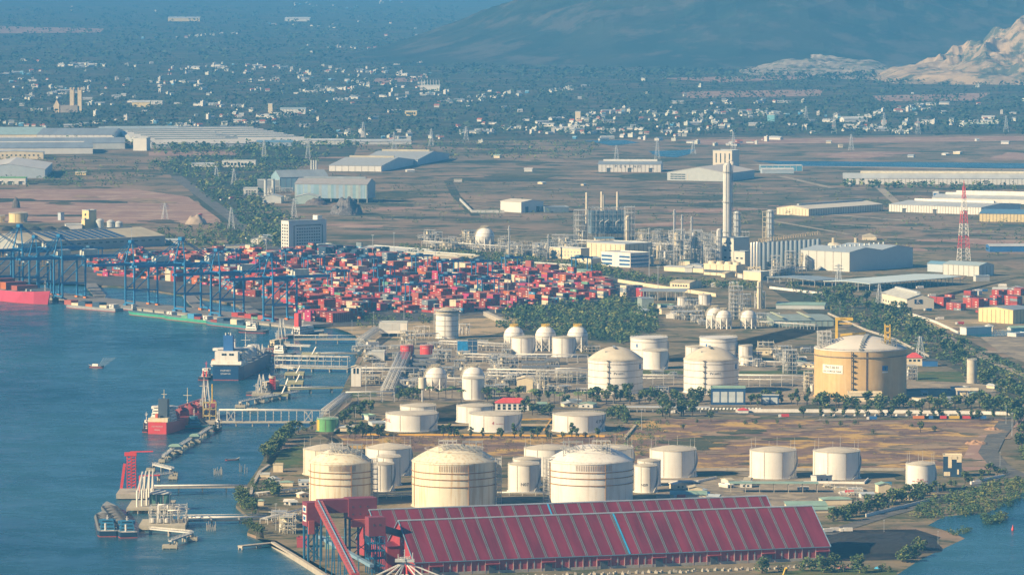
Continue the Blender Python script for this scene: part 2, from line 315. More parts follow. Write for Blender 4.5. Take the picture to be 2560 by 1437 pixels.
# inland water
sheet('water', [(2240, 1437), (2300, 1398), (2412, 1345), (2380, 1330), (2320, 1312), (2360, 1290), (2470, 1280), (2520, 1250), (2570, 1225), (2800, 1180), (2900, 1500), (2150, 1520)], M_water, 0.4)
sheet('water', [(1880, 402), (2100, 404), (2600, 409), (2900, 412), (2900, 420), (2560, 421), (2100, 416), (1980, 415)], M_water, 0.4)
sheet('water', [(1620, 378), (1700, 376), (1740, 372), (1725, 385), (1690, 394), (1640, 390)], M_water, 0.4)
sheet('water', [(1460, 352), (1560, 350), (1600, 357), (1530, 364)], M_water, 0.4)
sheet('water', [(2380, 832), (2480, 824), (2700, 815), (2700, 850), (2540, 838), (2450, 842)], M_water, 0.42)
sheet('mud_flat', [(2450, 842), (2540, 840), (2700, 852), (2700, 940), (2560, 905), (2500, 880)], M_conc, 0.4)
# roads
strip('road', [(1150, 1010), (1500, 1024), (1700, 1030), (2000, 1036), (2300, 1040), (2700, 1046)], 14, M_road, 0.45)
strip('road', [(2520, 1052), (2490, 1090), (2470, 1130), (2500, 1165), (2540, 1185), (2640, 1200)], 16, M_road, 0.46)
strip('road', [(2060, 1335), (2200, 1290), (2300, 1262), (2400, 1230), (2480, 1195), (2560, 1182)], 13, M_road, 0.44)
strip('road', [(440, 440), (520, 500), (600, 560), (680, 620)], 20, M_road, 0.3)
strip('road', [(1880, 690), (2060, 745), (2240, 770), (2700, 720)], 14, M_road, 0.4)
strip('road', [(880, 812), (1200, 792), (1560, 752)], 14, M_road, 0.4)
strip('road', [(820, 568), (1200, 577), (1500, 590)], 9, M_dust, 0.3)
strip('road', [(1780, 512), (2270, 552)], 16, M_dust, 0.3)
strip('road', [(1930, 552), (2120, 585), (2560, 618)], 9, M_dust, 0.3)
strip('road', [(1120, 452), (1140, 490), (1190, 540)], 14, M_scrub, 0.3)
strip('road', [(1620, 548), (1840, 556)], 8, M_dust, 0.3)
strip('road', [(1880, 412), (2600, 426)], 50, M_dust, 0.36)
for q in ([(1400, 142), (1700, 150), (1690, 160), (1450, 168)], [(1640, 196), (2030, 186), (2010, 198), (1800, 206)], [(2180, 240), (2480, 232), (2440, 252), (2200, 254)], [(0, 66), (260, 72), (250, 82), (0, 84)], [(940, 196), (1060, 194), (1040, 204), (930, 208)], [(1700, 230), (2060, 224), (2050, 240), (1720, 246)], [(1700, 350), (2560, 340), (2560, 352), (1760, 362)]):
    sheet('bare_field', q, M_bare, 0.2)
# hills
def hill(name, x0, x1, y0, y1, fn, m, nx, ny):
    b = MB(); vs = []
    for j in range(ny + 1):
        for i in range(nx + 1):
            x = x0 + (x1 - x0) * i / nx; y = y0 + (y1 - y0) * j / ny; vs.append((x, y, fn(x, y)))
    b.add(vs, [(j*(nx+1)+i, j*(nx+1)+i+1, (j+1)*(nx+1)+i+1, (j+1)*(nx+1)+i) for j in range(ny) for i in range(nx)], False)
    return tag(b.build(name, m), kind='structure')
M_hill = gmat('hill_forest', (0.025, 0.04, 0.03), (0.045, 0.055, 0.04), (0.085, 0.08, 0.065), 0.003, 0.005)
def rid(x, y, s): return 1 - abs(noise.noise(Vector((x * s, y * s, 3.1))))
def hz(x, y):
    tx = (x + 900 - (y - 11000) * 0.16 + 260 * noise.noise(Vector((x * .0012, y * .001, 9)))) / 1900; ty = (y - 10200 + 500 * noise.noise(Vector((x * .0008, 0, 0)))) / 2600
    e = max(0, min(1, tx)); f = max(0, min(1, ty)); e = e*e*(3 - 2*e); f = f*f*(3 - 2*f)
    return -6 + e * f * (560 + 330 * (rid(x, y, .0011) - .6) + 150 * (rid(x, y, .0035) - .6) + 60 * (rid(x, y, .009) - .6)) + 6 * noise.noise(Vector((x * .02, y * .02, 0))) * e * f
hill('hills', -1400, 6500, 9900, 17000, hz, M_hill, 260, 170)
M_rock = gmat('quarry_rock', (0.47, 0.345, 0.21), (0.31, 0.235, 0.155), (0.10, 0.105, 0.07), 0.009, 0.012)
qx, qy = G(2560, 205).x, G(2560, 205).y
def qz(x, y):
    tx = (x - (qx - 400)) / 520; ty = (y - (qy - 250)) / 480
    e = max(0, min(1, tx)); f = max(0, min(1, ty)); k = min(e, 1.0) ** 1.5 * f ** .75
    k2 = k + .10 * noise.noise(Vector((x * .009, y * .007, 7))) * min(1, k * 5)
    fr = k2 * 6; st = (math.floor(fr) + min(1, (fr - math.floor(fr)) * 2.6)) / 6
    v = rid(x + 40 * noise.noise(Vector((x * .01, y * .01, 3))), y * .35, .011) - .65; c = noise.noise(Vector((x * .006, y * .005, 5)))
    return -3 + max(0, 0.3 * k2 + 0.7 * st) * 172 + min(1, k*3) * (46 * v + 30 * c + 7 * noise.noise(Vector((x * .06, y * .03, 8))))
hill('quarry_cliff', qx - 460, qx + 900, qy - 260, qy + 520, qz, M_rock, 230, 120)
tx0, ty0 = G(2060, 185).x, G(2060, 185).y
def tz(x, y):
    a = max(0, 1 - abs(x - tx0) / 230); f = max(0, min(1, (y - ty0 + 100) / 500)); return -2 + a ** .4 * (8 + 34 * math.floor(f * 3.9) / 3) * (0.8 + .5 * noise.noise(Vector((x * .012, y * .012, 4)))) + 5 * a * noise.noise(Vector((x * .06, y * .05, 2))) * (1 if a > 0 else 0)
hill('quarry_terrace', tx0 - 235, tx0 + 235, ty0 - 200, ty0 + 600, tz, gmat('terrace_rock', (0.36, 0.31, 0.25), (0.26, 0.23, 0.19), (0.10, 0.11, 0.08), 0.012, 0.02), 110, 70)
sheet('quarry_floor', [(1900, 176), (2240, 180), (2600, 200), (2600, 215), (2300, 208), (2080, 196)], M_dust, 0.6)
# ---------------------------------------------------------------- storage tanks and spheres
def rail(b, r, z, n=20, h=1.1, wd=0.12, a0=0, a1=2*pi):
    pts = [(r*cos(a0 + (a1-a0)*k/n), r*sin(a0 + (a1-a0)*k/n)) for k in range(n+1)]
    for i, (x, y) in enumerate(pts):
        b.beam((x, y, z), (x, y, z+h), wd)
        if i:
            for hh in (h, h*.5): b.beam((*pts[i-1], z+hh), (x, y, z+hh), wd)
def stair(b, r, h, a0, a1, n=14, wd=0.9):                  # spiral stair round a shell
    pts = [((r+.6)*cos(a0+(a1-a0)*k/n), (r+.6)*sin(a0+(a1-a0)*k/n), .3 + (h-.3)*k/n) for k in range(n+1)]
    for p, q in zip(pts, pts[1:]):
        b.beam(p, q, wd); b.beam((p[0], p[1], p[2]+1.3), (q[0], q[1], q[2]+1.3), .18)
def tank_geo(xl, xr, yb, yt):
    xm = (xl + xr) / 2; f = G(xm, yb); s = S(f); r = (xr - xl) / 2 / s
    c = Vector((f.x, f.y, 0)); d = Vector((c.x, c.y - CY, 0)).normalized(); c = c + d * r; s = S(c)
    r = (xr - xl) / 2 / s; yc = proj(c)[1]
    return c, r, (yc - yt) / s
def seams(b, r, h, n, a0=0.0, wd=0.35):
    if not n: return
    for k in range(n):
        a = a0 + 2*pi*k/n; b.beam((r*cos(a), r*sin(a), 0.2), (r*cos(a), r*sin(a), h), wd)
    o = len(b.v); q = len(b.f); b.v.append((0, 0, .2))
    for k in range(n): b.face([o, o - 8*n + 8*k, o - 8*n + 8*((k+1) % n)])
def rings(b, r, zs, t=.35, seg=40):
    for z in zs: b.lathe([(r, z-t/2), (r+t*.9, z-t/2), (r+t*.9, z+t/2), (r, z+t/2)], 0, 0, seg, False)
def tank(label, xl, xr, yb, yt, rise=6, group='white oil storage tanks', shell=None, roof=None, kind='cone', lines=8, ringn=0, st=True, poles=False, name='storage_tank', kerb=True, letters=None):
    c, r, h = tank_geo(xl, xr, yb, yt); s = S(c); rz = rise / s
    t = thing(name, label, 'tank', c, 0, group); t['r'] = r
    b = MB(); b.cyl(0, 0, 0, h, r, seg=48)
    if kerb: b.lathe([(r+.05, 0), (r+1.0, 0), (r+1.0, .5), (r+.05, .5)], 0, 0, 48, False)
    b.build('shell', shell or W_, t)
    b = MB()
    if kind == 'cone': b.lathe([(r+.25, h-.1), (r+.25, h+.25), (r*.5, h+.25+rz*.62), (.02, h+.25+rz)], 0, 0, 48)
    elif kind == 'dome':
        b.lathe([(r+.4, h-.3), (r+.4, h+.5)] + [(max(.02, r*(1-k/8)), h+.5+rz*(1-(1-k/8)**2)) for k in range(9)], 0, 0, 48)
    else:                                                   # floating roof sunk inside the rim
        b.lathe([(r-.4, h-1.5), (r*.6, h-1.6), (.02, h-1.6)], 0, 0, 48); b.lathe([(r+.6, h-.6), (r+.6, h+.1), (r-.4, h+.1), (r-.4, h-1.5)], 0, 0, 48, False)
    b.build('roof', roof or RF_, t)
    b = MB(); seams(b, r+.02, h-.2, lines, .35)
    if ringn: rings(b, r, [h*(k+.5)/ringn for k in range(ringn)], .3, 48)
    b.build('plate_markings', LINE_, t)
    b = MB(); rail(b, r-.3, h+.2, 28); b.build('railing', STL_, t)
    if st: b = MB(); stair(b, r, h, -0.9, -0.9 + min(1.4, h*1.6/r)); b.build('stair', STL_, t)
    if poles:
        for k in range(6):
            a = .3 + k * pi/3; b = MB(); b.cyl((r-.4)*cos(a), (r-.4)*sin(a), h, h + 9, .16, .08, 6); b.build('lightning_rod', STL_, t)
    if letters:
        for txt, ang, z, size, m in letters:
            b = MB(); text_on_cyl(b, txt, r+.12, -pi/2 + ang, h*z, size); b.build('lettering', m, t)
    return t, r, h
BTX = mat('black_lettering', (0.03, 0.03, 0.035), 0.6); RTX = mat('red_lettering', (0.5, 0.06, 0.05), 0.6); WTX = mat('white_lettering', (0.8, 0.8, 0.78), 0.5)
# flat-topped depot tanks
tank('wide white tank behind the red-lettered one, half hidden, nearest the green tank', 1000, 1091, 1056, 1013, 5, 'low white tanks in the bunded depot', st=False)
tank('wide low white tank with small red lettering at its left edge', 964, 1094, 1080, 1032, 5, 'low white tanks in the bunded depot', letters=[('PVOIL', -1.15, .62, 4.2, RTX)])
tank('wide low white tank partly hidden, beside the red-roofed white building', 1141, 1233, 1058, 1013, 5, 'low white tanks in the bunded depot', st=False)
tank('wide low white tank with a small red flame emblem, in front of the red-roofed building', 1172, 1303, 1081, 1033, 5, 'low white tanks in the bunded depot', letters=[('4 -----', .1, .55, 4.0, RTX)])
tank('wide low white tank with dark PVB lettering at its right edge', 1381, 1512, 1082, 1034, 5, 'low white tanks in the bunded depot', letters=[('4 PVB', .95, .62, 4.6, BTX)])
gt, r_, h_ = tank('small green tank with a yellow sunlit side beside the pipe jetty root', 792, 846, 1079, 1046, 3, None, shell=mat('green_tank', (0.13, 0.36, 0.12), .5, .2, .1), roof=mat('green_tank_roof', (0.20, 0.42, 0.20), .5), lines=6)
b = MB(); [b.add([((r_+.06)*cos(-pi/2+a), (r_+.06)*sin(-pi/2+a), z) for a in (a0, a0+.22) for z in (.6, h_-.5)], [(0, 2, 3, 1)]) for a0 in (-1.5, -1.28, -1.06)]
b.build('sunlit_yellow', YEL_, gt)  # sunlight on the tank's left side put in as yellow panels
G1 = 'white domed tanks of the near oil depot'
tank('tall white tank with yellow stain on its side, left behind the leftmost gas tank', 758, 873, 1190, 1121, 12, G1, shell=WS_, poles=True)
tank('big white domed tank behind two slim tanks, right of the leftmost gas tank', 914, 1029, 1191, 1118, 12, G1, poles=True)
tank('slim white tank between a shorter slim tank and a big domed tank', 941, 1003, 1215, 1141, 5, G1, st=False)
tank('slim bluish white tank beside the riser of the leftmost gas tank', 926, 986, 1229, 1159, 5, G1, lines=6)
tank('big white domed tank mostly hidden behind the N07 tank', 1310, 1425, 1191, 1119, 9, G1, poles=True)
tank('slim white tank right behind the N07 tank', 1282, 1353, 1216, 1146, 6, G1, st=False)
tank('white tank marked N07 standing between two large gas tanks', 1270, 1349, 1231, 1159, 7, G1, letters=[('N07', .05, .3, 3.4, BTX)])
tank('white domed tank peeping over the roof of the rightmost gas tank', 1469, 1584, 1191, 1119, 9, G1, poles=True)
tank('slim white tank behind the N09 tank', 1593, 1652, 1217, 1150, 5, G1, st=False)
tank('slim white tank marked N09 right of the rightmost gas tank', 1585, 1643, 1232, 1163, 5, G1, letters=[('N09', -.15, .3, 3.0, BTX)])
tank('big white domed tank right of the rightmost gas tank, at the field edge', 1624, 1741, 1195, 1122, 10, G1, poles=True)
tank('big white domed tank behind the long pale green loading canopy', 1874, 1991, 1198, 1124, 9, G1, poles=True)
tank('big white domed tank at the right end of the loading canopy', 2032, 2150, 1200, 1126, 9, G1, poles=True)
tank('tall white fire water tank with red lettering next to the dark blue office block', 2264, 2338, 1231, 1159, 7, None, poles=True, lines=2, name='fire_water_tank', letters=[('TK-A05', -.1, .48, 1.7, RTX), ('FIRE WATER TANK', -.1, .41, 1.5, RTX)])
# jacketed gas tanks with pipework cages
def cage(b, x0, x1, y0, y1, z0, z1, nx, ny, nz, wd=.3, pip=6, seed=1):
    rr = random.Random(seed)
    for i in range(nx+1):
        for j in range(ny+1):
            x, y = x0+(x1-x0)*i/nx, y0+(y1-y0)*j/ny; b.beam((x, y, z0), (x, y, z1 + (rr.random()*2 if (i+j) % 2 else 0)), wd)
    for k in range(1, nz+1):
        z = z0 + (z1-z0)*k/nz
        for i in range(nx+1): x = x0+(x1-x0)*i/nx; b.beam((x, y0, z), (x, y1, z), wd)
        for j in range(ny+1): y = y0+(y1-y0)*j/ny; b.beam((x0, y, z), (x1, y, z), wd)
    for k in range(pip):
        x, y = rr.uniform(x0, x1), rr.uniform(y0, y1); z = rr.uniform(z0+.3*(z1-z0), z1)
        b.path([(x, y, z0), (x, y, z), (x + rr.uniform(-4, 4), y + rr.uniform(-3, 3), z)], .45, 6)
def gas_tank(label, xl, xr, yb, yt, rise, riser, shell, seed):
    t, r, h = tank(label, xl, xr, yb, yt, rise, 'large refrigerated gas tanks behind the maroon shed', shell=shell, roof=shell, kind='dome', lines=0, ringn=0, st=False, name='gas_tank')
    b = MB(); rings(b, r, [h*.50, h*.66, h*.80], .55, 48)
    for a in (-1.2, .35): b.beam((r*1.005*cos(-pi/2+a), r*1.005*sin(-pi/2+a), .5), (r*1.005*cos(-pi/2+a), r*1.005*sin(-pi/2+a), h), .5)
    b.build('stiffening_rings', RUST_, t)
    b = MB()
    for k in range(22): a = -pi/2 - .35 + k*.04; b.beam((r*1.004*cos(a), r*1.004*sin(a), h*.84), (r*1.004*cos(a), r*1.004*sin(a), h*.97), .22)
    b.build('drip_marks', RUST_, t)
    s = 1 if riser > 0 else -1
    b = MB(); z = h + rise / S(t.location) * .75
    cage(b, -.2*r*s - .16*r, -.2*r*s + .26*r, -.55*r, -.25*r, h + r*.12, z + 7, 4, 2, 3, .28, 12, seed); b.build('pipework_cage', STL_, t)
    b = MB(); cage(b, .42*r*s - .22*r, .42*r*s + .24*r, -.5*r, -.1*r, h + .5, z + 6, 3, 2, 3, .28, 14, seed+5); b.build('valve_deck', GR_, t)
    b = MB(); a = -.30 if s > 0 else pi+.30
    cx, cy = (r+2.6)*cos(a), (r+2.6)*sin(a)
    for k in range(5): b.path([(cx - 2 + k, cy, 0), (cx - 2 + k, cy, h+3), (cx - 2 + k - s*5, cy, h+3)], .55, 6)
    cage(b, cx-2.3, cx+2.3, cy-1.6, cy+1.6, 0, h+3, 1, 1, 9, .3, 0); b.build('riser', STL_, t)
    b = MB(); rail(b, r*.7, h + rise/S(t.location)*.72, 24); b.build('dome_railing', STL_, t)
    return t
gas_tank('large cream gas tank with rust-streaked rings, leftmost, behind the red conveyor house', 773, 933, 1266, 1153, 33, 1, WS_, 1)
gas_tank('largest cream gas tank with rust rings, middle of the three behind the maroon shed', 1030, 1242, 1274, 1150, 40, 1, WS_, 2)
gas_tank('large gas tank with its riser on the left and bluish right side, rightmost of three', 1369, 1582, 1268, 1149, 38, -1, W_, 3)
# domed pair and the floating-roof tanks behind
DTX = [(-.62, .5)]
for lab, xl, xr, tx in (('white domed tank with grey stained rim, left of the pair behind the trees', 1470, 1607, 'TK-01'), ('white domed tank with clean rim standing behind the blue glass office', 1709, 1846, 'TK-02')):
    t, r, h = tank(lab, xl, xr, 986, 896.5, 30, 'twin domed gas tanks', kind='dome', roof=RF_, lines=1, ringn=5, st=False, letters=[('PV-60' + tx[-2:], .12, .62, 3.0, BTX)])
    b = MB(); [b.box((r+.8)*cos(-pi/2-.28), (r+.8)*sin(-pi/2-.28), h*k/6, 2.6, 1.6, .4) for k in range(1, 7)]; b.beam(((r+1)*cos(-1.85), (r+1)*sin(-1.85), 0), ((r+1)*cos(-1.85), (r+1)*sin(-1.85), h), .5)
    b.build('ladder_landings', DG_, t)
    b = MB(); b.box(-r*.25, -r*.45, h + 6.5, 7, 4, 1.5); b.box(-r*.05, 0, h + 11, 2.5, r*.9, .6); b.build('roof_platform', GR_, t)
    b = MB(); b.add([((r+.15)*cos(-pi/2+a), (r+.15)*sin(-pi/2+a), z) for a in (1.02, 1.16) for z in (h*.73, h*.88)], [(0, 2, 3, 1)]); b.build('blue_emblem', BLU_, t)
G2 = 'floating roof tanks beside the mangrove'
for lab, a in (('big open-topped white tank behind a smaller domed one, left of two by the green wood', (1576, 1669, 906, 842, 0)), ('big open-topped white tank half hidden behind the right domed tank', (1749, 1843, 906, 842, 0))):
    t, r, h = tank(lab, *a, G2, kind='float', lines=1, ringn=3, roof=WG_)
    b = MB(); b.add([((r+.15)*cos(-pi/2+k), (r+.15)*sin(-pi/2+k), z) for k in (-.78, -.68) for z in (h*.62, h*.76)], [(0, 2, 3, 1)]); b.build('blue_emblem', BLU_, t)
tank('small white tank with a diagonal stair in front of an open-topped tank', 1605, 1670, 924, 876, 5, G2, lines=4)
tank('small white tank left behind the right domed tank', 1713, 1762, 906, 866, 3, G2, st=False)
tank('slim white tank right of the right domed tank, rear of a pair', 1846, 1882, 906, 864, 3, G2, st=False)
tank('short white tank with a diagonal stair, front of a pair right of the domed tank', 1850, 1882, 914, 893, 3, G2)
# ochre LNG tank
t, r, h = tank('huge ochre concrete gas tank with a white dome and name board', 2035, 2266, 1000, 869, 30, None, shell=LNG_, roof=mat('pale_dome', (0.66, 0.62, 0.55), .6, .08, .05), kind='dome', lines=0, st=False, name='lng_tank')
def patch(b, r, a0, a1, z0, z1, n=14):
    for k in range(n):
        p, q = a0 + (a1-a0)*k/n, a0 + (a1-a0)*(k+1)/n
        b.add([(r*cos(-pi/2+p), r*sin(-pi/2+p), z0), (r*cos(-pi/2+q), r*sin(-pi/2+q), z0), (r*cos(-pi/2+q), r*sin(-pi/2+q), z1), (r*cos(-pi/2+p), r*sin(-pi/2+p), z1)], [(0, 1, 2, 3)])
b = MB(); rings(b, r, [h - 5.5], .8, 64); b.build('ring_beam', LINE_, t)
b = MB(); patch(b, r+.2, .06, .095, 1, h - .5, 1); b.build('expansion_joint', mat('dark_joint', (.10, .07, .06), .8), t)
b = MB(); patch(b, r+.25, -1.0, -.45, h*.53, h*.71); nb = b.build('name_board', mat('board_white', (.8, .76, .66), .5, .05), t)
b = MB(); text_on_cyl(b, 'TN-T-02 01', r+.5, -pi/2-.725, h*.655, 3.3); b.build('lettering', BTX, nb); b = MB(); text_on_cyl(b, 'LNG STORAGE TANK', r+.5, -pi/2-.725, h*.575, 2.15); b.build('lettering', BTX, nb)
b = MB(); patch(b, r+.25, .42, .56, h*.60, h*.70, 2); lb = b.build('blue_sign', BLU_, t)
b = MB(); patch(b, r+.3, .42, .56, h*.555, h*.585, 2); b.build('caption_strip', mat('board_white', (.8, .76, .66)), lb)
b = MB(); patch(b, r+.5, .475, .505, h*.62, h*.68, 1); b.build('emblem', mat('navy', (.01, .03, .10)), lb)
b = MB()
for k in range(1, 9): a = -pi/2 - .21; b.box((r+1)*cos(a), (r+1)*sin(a), h*k/8.6, 3.4, 2.0, .5)
b.beam(((r+1.2)*cos(-pi/2-.25), (r+1.2)*sin(-pi/2-.25), 0), ((r+1.2)*cos(-pi/2-.25), (r+1.2)*sin(-pi/2-.25), h), .6); b.build('ladder_landings', DG_, t)
b = MB()
for k in range(9): a = k/8; x = -.06*r + a*.2*r; y = -.96*r + a*.9*r; b.box(x, y, h + .5 + 11*(1-(hypot(x, y)/r)**2), 3.2, 4.6, 1.4)
b.build('roof_stair', GR_, t)
b = MB(); cage(b, -.94*r, -.66*r, -.45*r, -.1*r, h, h + 16, 3, 2, 4, .45, 14, 9); b.build('pipework_cage', STL_, t)
b = MB(); cage(b, .42*r, .74*r, -.55*r, -.2*r, h+2, h + 9, 3, 2, 2, .45, 12, 4); b.build('valve_deck', GR_, t)
b = MB(); cage(b, .50*r, .60*r, -.5*r, -.4*r, h+4, h+21, 1, 1, 3, 1.1, 3, 2); b.build('yellow_davit', YEL_, t)
b = MB(); b.beam((-.4*r, .55*r, h+10), (.15*r, .55*r, h+12), 1.6); b.beam((-.4*r, .55*r, h+8.5), (.15*r, .55*r, h+10), .5); b.build('yellow_pipe', YEL_, t)
b = MB(); rail(b, r-.6, h+.6, 60, 1.3, .15); b.build('railing', STL_, t)
o = thing('jib_crane', 'yellow jib crane rising behind the ochre gas tank, its arm pointing right', 'crane', t.location + Vector((-.5*r, .3*r, 0)))
s = S(o.location); b = MB(); b.box(0, 0, 0, 2.2, 2.2, h + 24); b.build('mast', YEL_, o)
b = MB(); b.box(6.8, 0, h + 24, 16, 2.4, 2.6); b.box(6.8, 0, h + 20.6, 14, 1.0, 1.0); b.build('jib', YEL_, o)
b = MB(); text_flat(b, 'DEMAG', (6, -1.3, h + 25.2), (1, 0, 0), 1.7); b.build('lettering', BTX, o)
# slim cold tank with ringed dome
t, r, h = tank('tall white cold tank with a ringed walkway below a tan dome, by the sand bank', 1089, 1146, 847, 781, 13, None, kind='dome', shell=W_, roof=TAN_, lines=3, ringn=5, st=False, name='cold_tank')
b = MB(); rings(b, r+.8, [h-1, h+2.5], .5, 40); rail(b, r+1.6, h+2.6, 26, 1.4, .25); b.build('walkway', STL_, t)
b = MB(); b.path([(-r-1.4, -2, 0), (-r-1.4, -2, h+9), (-r+6, -2, h+9)], .7); b.build('vent_pipe', STL_, t)
for k in range(14):
    a = 2*pi*k/14; b = MB(); b.cyl((r-.6)*cos(a), (r-.6)*sin(a), -1.6, 0, .5, seg=6); b.build('footing', CON_, t)
for lab, xl, xr, yb in (('squat red tank with a white name line, left of a pair by the sand bank', 1001, 1033, 898), ('squat red tank with a white name line, right of a pair by the sand bank', 1050, 1083, 892)):
    t, r, h = tank(lab, xl, xr, yb, 863, 2, 'red fire water tanks', shell=RED_, roof=mat('pink_roof', (.5, .2, .18)), lines=5)
    b = MB(); text_on_cyl(b, 'FIRE WATER', r+.2, -pi/2-.3, h*.78, 1.1); b.build('lettering', WTX, t)
tank('white many-sided tank in front of the leftmost storage sphere', 1278, 1337, 893, 843, 3, 'faceted white tanks before the spheres', lines=6, roof=TAN_)
tank('white many-sided tank between the middle and right storage spheres', 1380, 1439, 894, 843, 3, 'faceted white tanks before the spheres', lines=6, roof=TAN_)
tank('tall plain white tank in front of a storage sphere above the palms', 1157, 1211, 1000, 945, 3, None, lines=3, st=False)
tank('pale grey concrete silo standing alone by the tree belt', 2417, 2442, 959, 899, 1, None, shell=mat('silo_grey', (.55, .5, .4), .8), lines=0, st=False, name='silo', kerb=False)
o = thing('water_tower', 'slim beige water tower on a single leg left of a sphere', 'water tower', G(1056, 1004)); s = S(o.location)
b = MB(); b.cyl(0, 0, 0, 34/s, .8, seg=8); b.build('column', STL_, o); b = MB(); b.lathe([(.8, 31/s), (3.6, 34/s), (3.6, 61/s), (.1, 62/s)], 0, 0, 20); b.build('vessel', mat('beige_tank', (.62, .56, .45)), o)
def sphere(label, cx, cyp, rp, ground, group, cap=TAN_, legs=8, letters=None, deck=True):
    p = G(cx, ground); s = S(p); r = rp / s; zc = (ground - cyp) / s + r * .06
    d = Vector((p.x, p.y - CY, 0)).normalized(); p = p + d * r * .9; s = S(p); r = rp / s; zc = (proj(p)[1] - cyp) / s
    t = thing('storage_sphere', label, 'sphere tank', p, 0, group)
    b = MB(); b.ball(0, 0, zc, r, 36, 20); b.build('vessel', W_, t)
    b = MB(); b.lathe([(r*1.002*cos(.35), zc + r*sin(.35) - .15), (r*1.002*cos(.35)+.15, zc + r*sin(.35)), (r*1.002*cos(.35), zc + r*sin(.35)+.2)], 0, 0, 36, False)
    b.lathe([(r, zc-.2), (r+.2, zc), (r, zc+.2)], 0, 0, 36, False); b.build('plate_markings', LINE_, t)
    for k in range(legs):
        a = 2*pi*(k+.5)/legs; b = MB(); b.cyl(r*.96*cos(a), r*.96*sin(a), 0, zc, .75, seg=8)
        a2 = 2*pi*(k+1.5)/legs; P = lambda q, z: (r*.96*cos(q), r*.96*sin(q), z)
        b.beam(P(a, .5), P(a2, zc*.62), .4); b.beam(P(a2, .5), P(a, zc*.62), .4); b.build('leg', W_, t)
    b = MB(); b.lathe([(r*.34, zc + r*.93), (r*.42, zc + r*.96), (r*.42, zc + r*1.02), (.1, zc + r*1.03)], 0, 0, 16, False); rail(b, r*.42, zc + r*1.02, 12, 1.6, .25)
    for k in range(4): b.cyl(-2.2 + 1.4*k, 0, zc + r, zc + r*1.22, .3, seg=6)
    b.build('top_platform', cap, t)
    b = MB(); n = 12; pts = [(-(r+.8)*cos(k/n*1.25 + .0), -(r+.8)*.3, zc + (r+.8)*sin(k/n*1.25)*.98) for k in range(n+1)]
    for p_, q_ in zip(pts, pts[1:]): b.beam(p_, q_, 1.0); b.beam((p_[0], p_[1], p_[2]+1.2), (q_[0], q_[1], q_[2]+1.2), .2)
    if deck: b.build('access_stair', TAN_, t)
    if letters:
        b = MB(); vs, fs = text_mesh(letters); sz = r*.28; R2 = r+.3
        b.add([(R2*cos(.2)*sin(x*sz/R2), -sqrt(max(.1, R2**2 - (r*.22 + y*sz)**2)) * cos(x*sz/R2), zc + r*.22 + y*sz) for x, y, _ in vs], fs); b.build('lettering', BTX, t)
    return t
G3 = 'three storage spheres with yellow tops'
sphere('white storage sphere with a yellow top, leftmost of three in a row', 1285, 840, 26, 879, G3, YEL_, deck=False)
sphere('white storage sphere with a yellow top, middle of three in a row', 1364, 840, 26, 879, G3, YEL_, deck=False)
sphere('white storage sphere with a yellow top, rightmost of three in a row', 1444, 840, 26, 880, G3, YEL_, deck=False)
sphere('cream storage sphere on stilts beside the beige water tower', 1090, 943, 28, 977, 'pair of storage spheres by the pipe racks')
sphere('cream storage sphere hidden below by a tall white tank', 1183, 943, 29, 980, 'pair of storage spheres by the pipe racks')
sphere('cream storage sphere lettered AGC at the back of its cluster', 1787, 789, 22, 822, 'cluster of process spheres', letters='AGC')
sphere('cream storage sphere standing in front of the lettered one', 1809, 794, 20.7, 823, 'cluster of process spheres')
sphere('cream storage sphere standing apart, right of its cluster', 1871, 794, 20.7, 822, 'cluster of process spheres')
sphere('large pale storage sphere at the far plant, alone on many stilts', 1212, 592, 24, 625, None, legs=10)
G4 = 'small white tanks by the process spheres'
tank('small white tank left of a taller one above the pipe yard', 1693, 1718, 767, 744, 2, G4, st=False)
tank('white upright tank behind the lettered sphere', 1746, 1777, 763, 737, 2, G4)
tank('low small white tank between two taller ones', 1725, 1742, 766, 755, 1, G4, st=False)
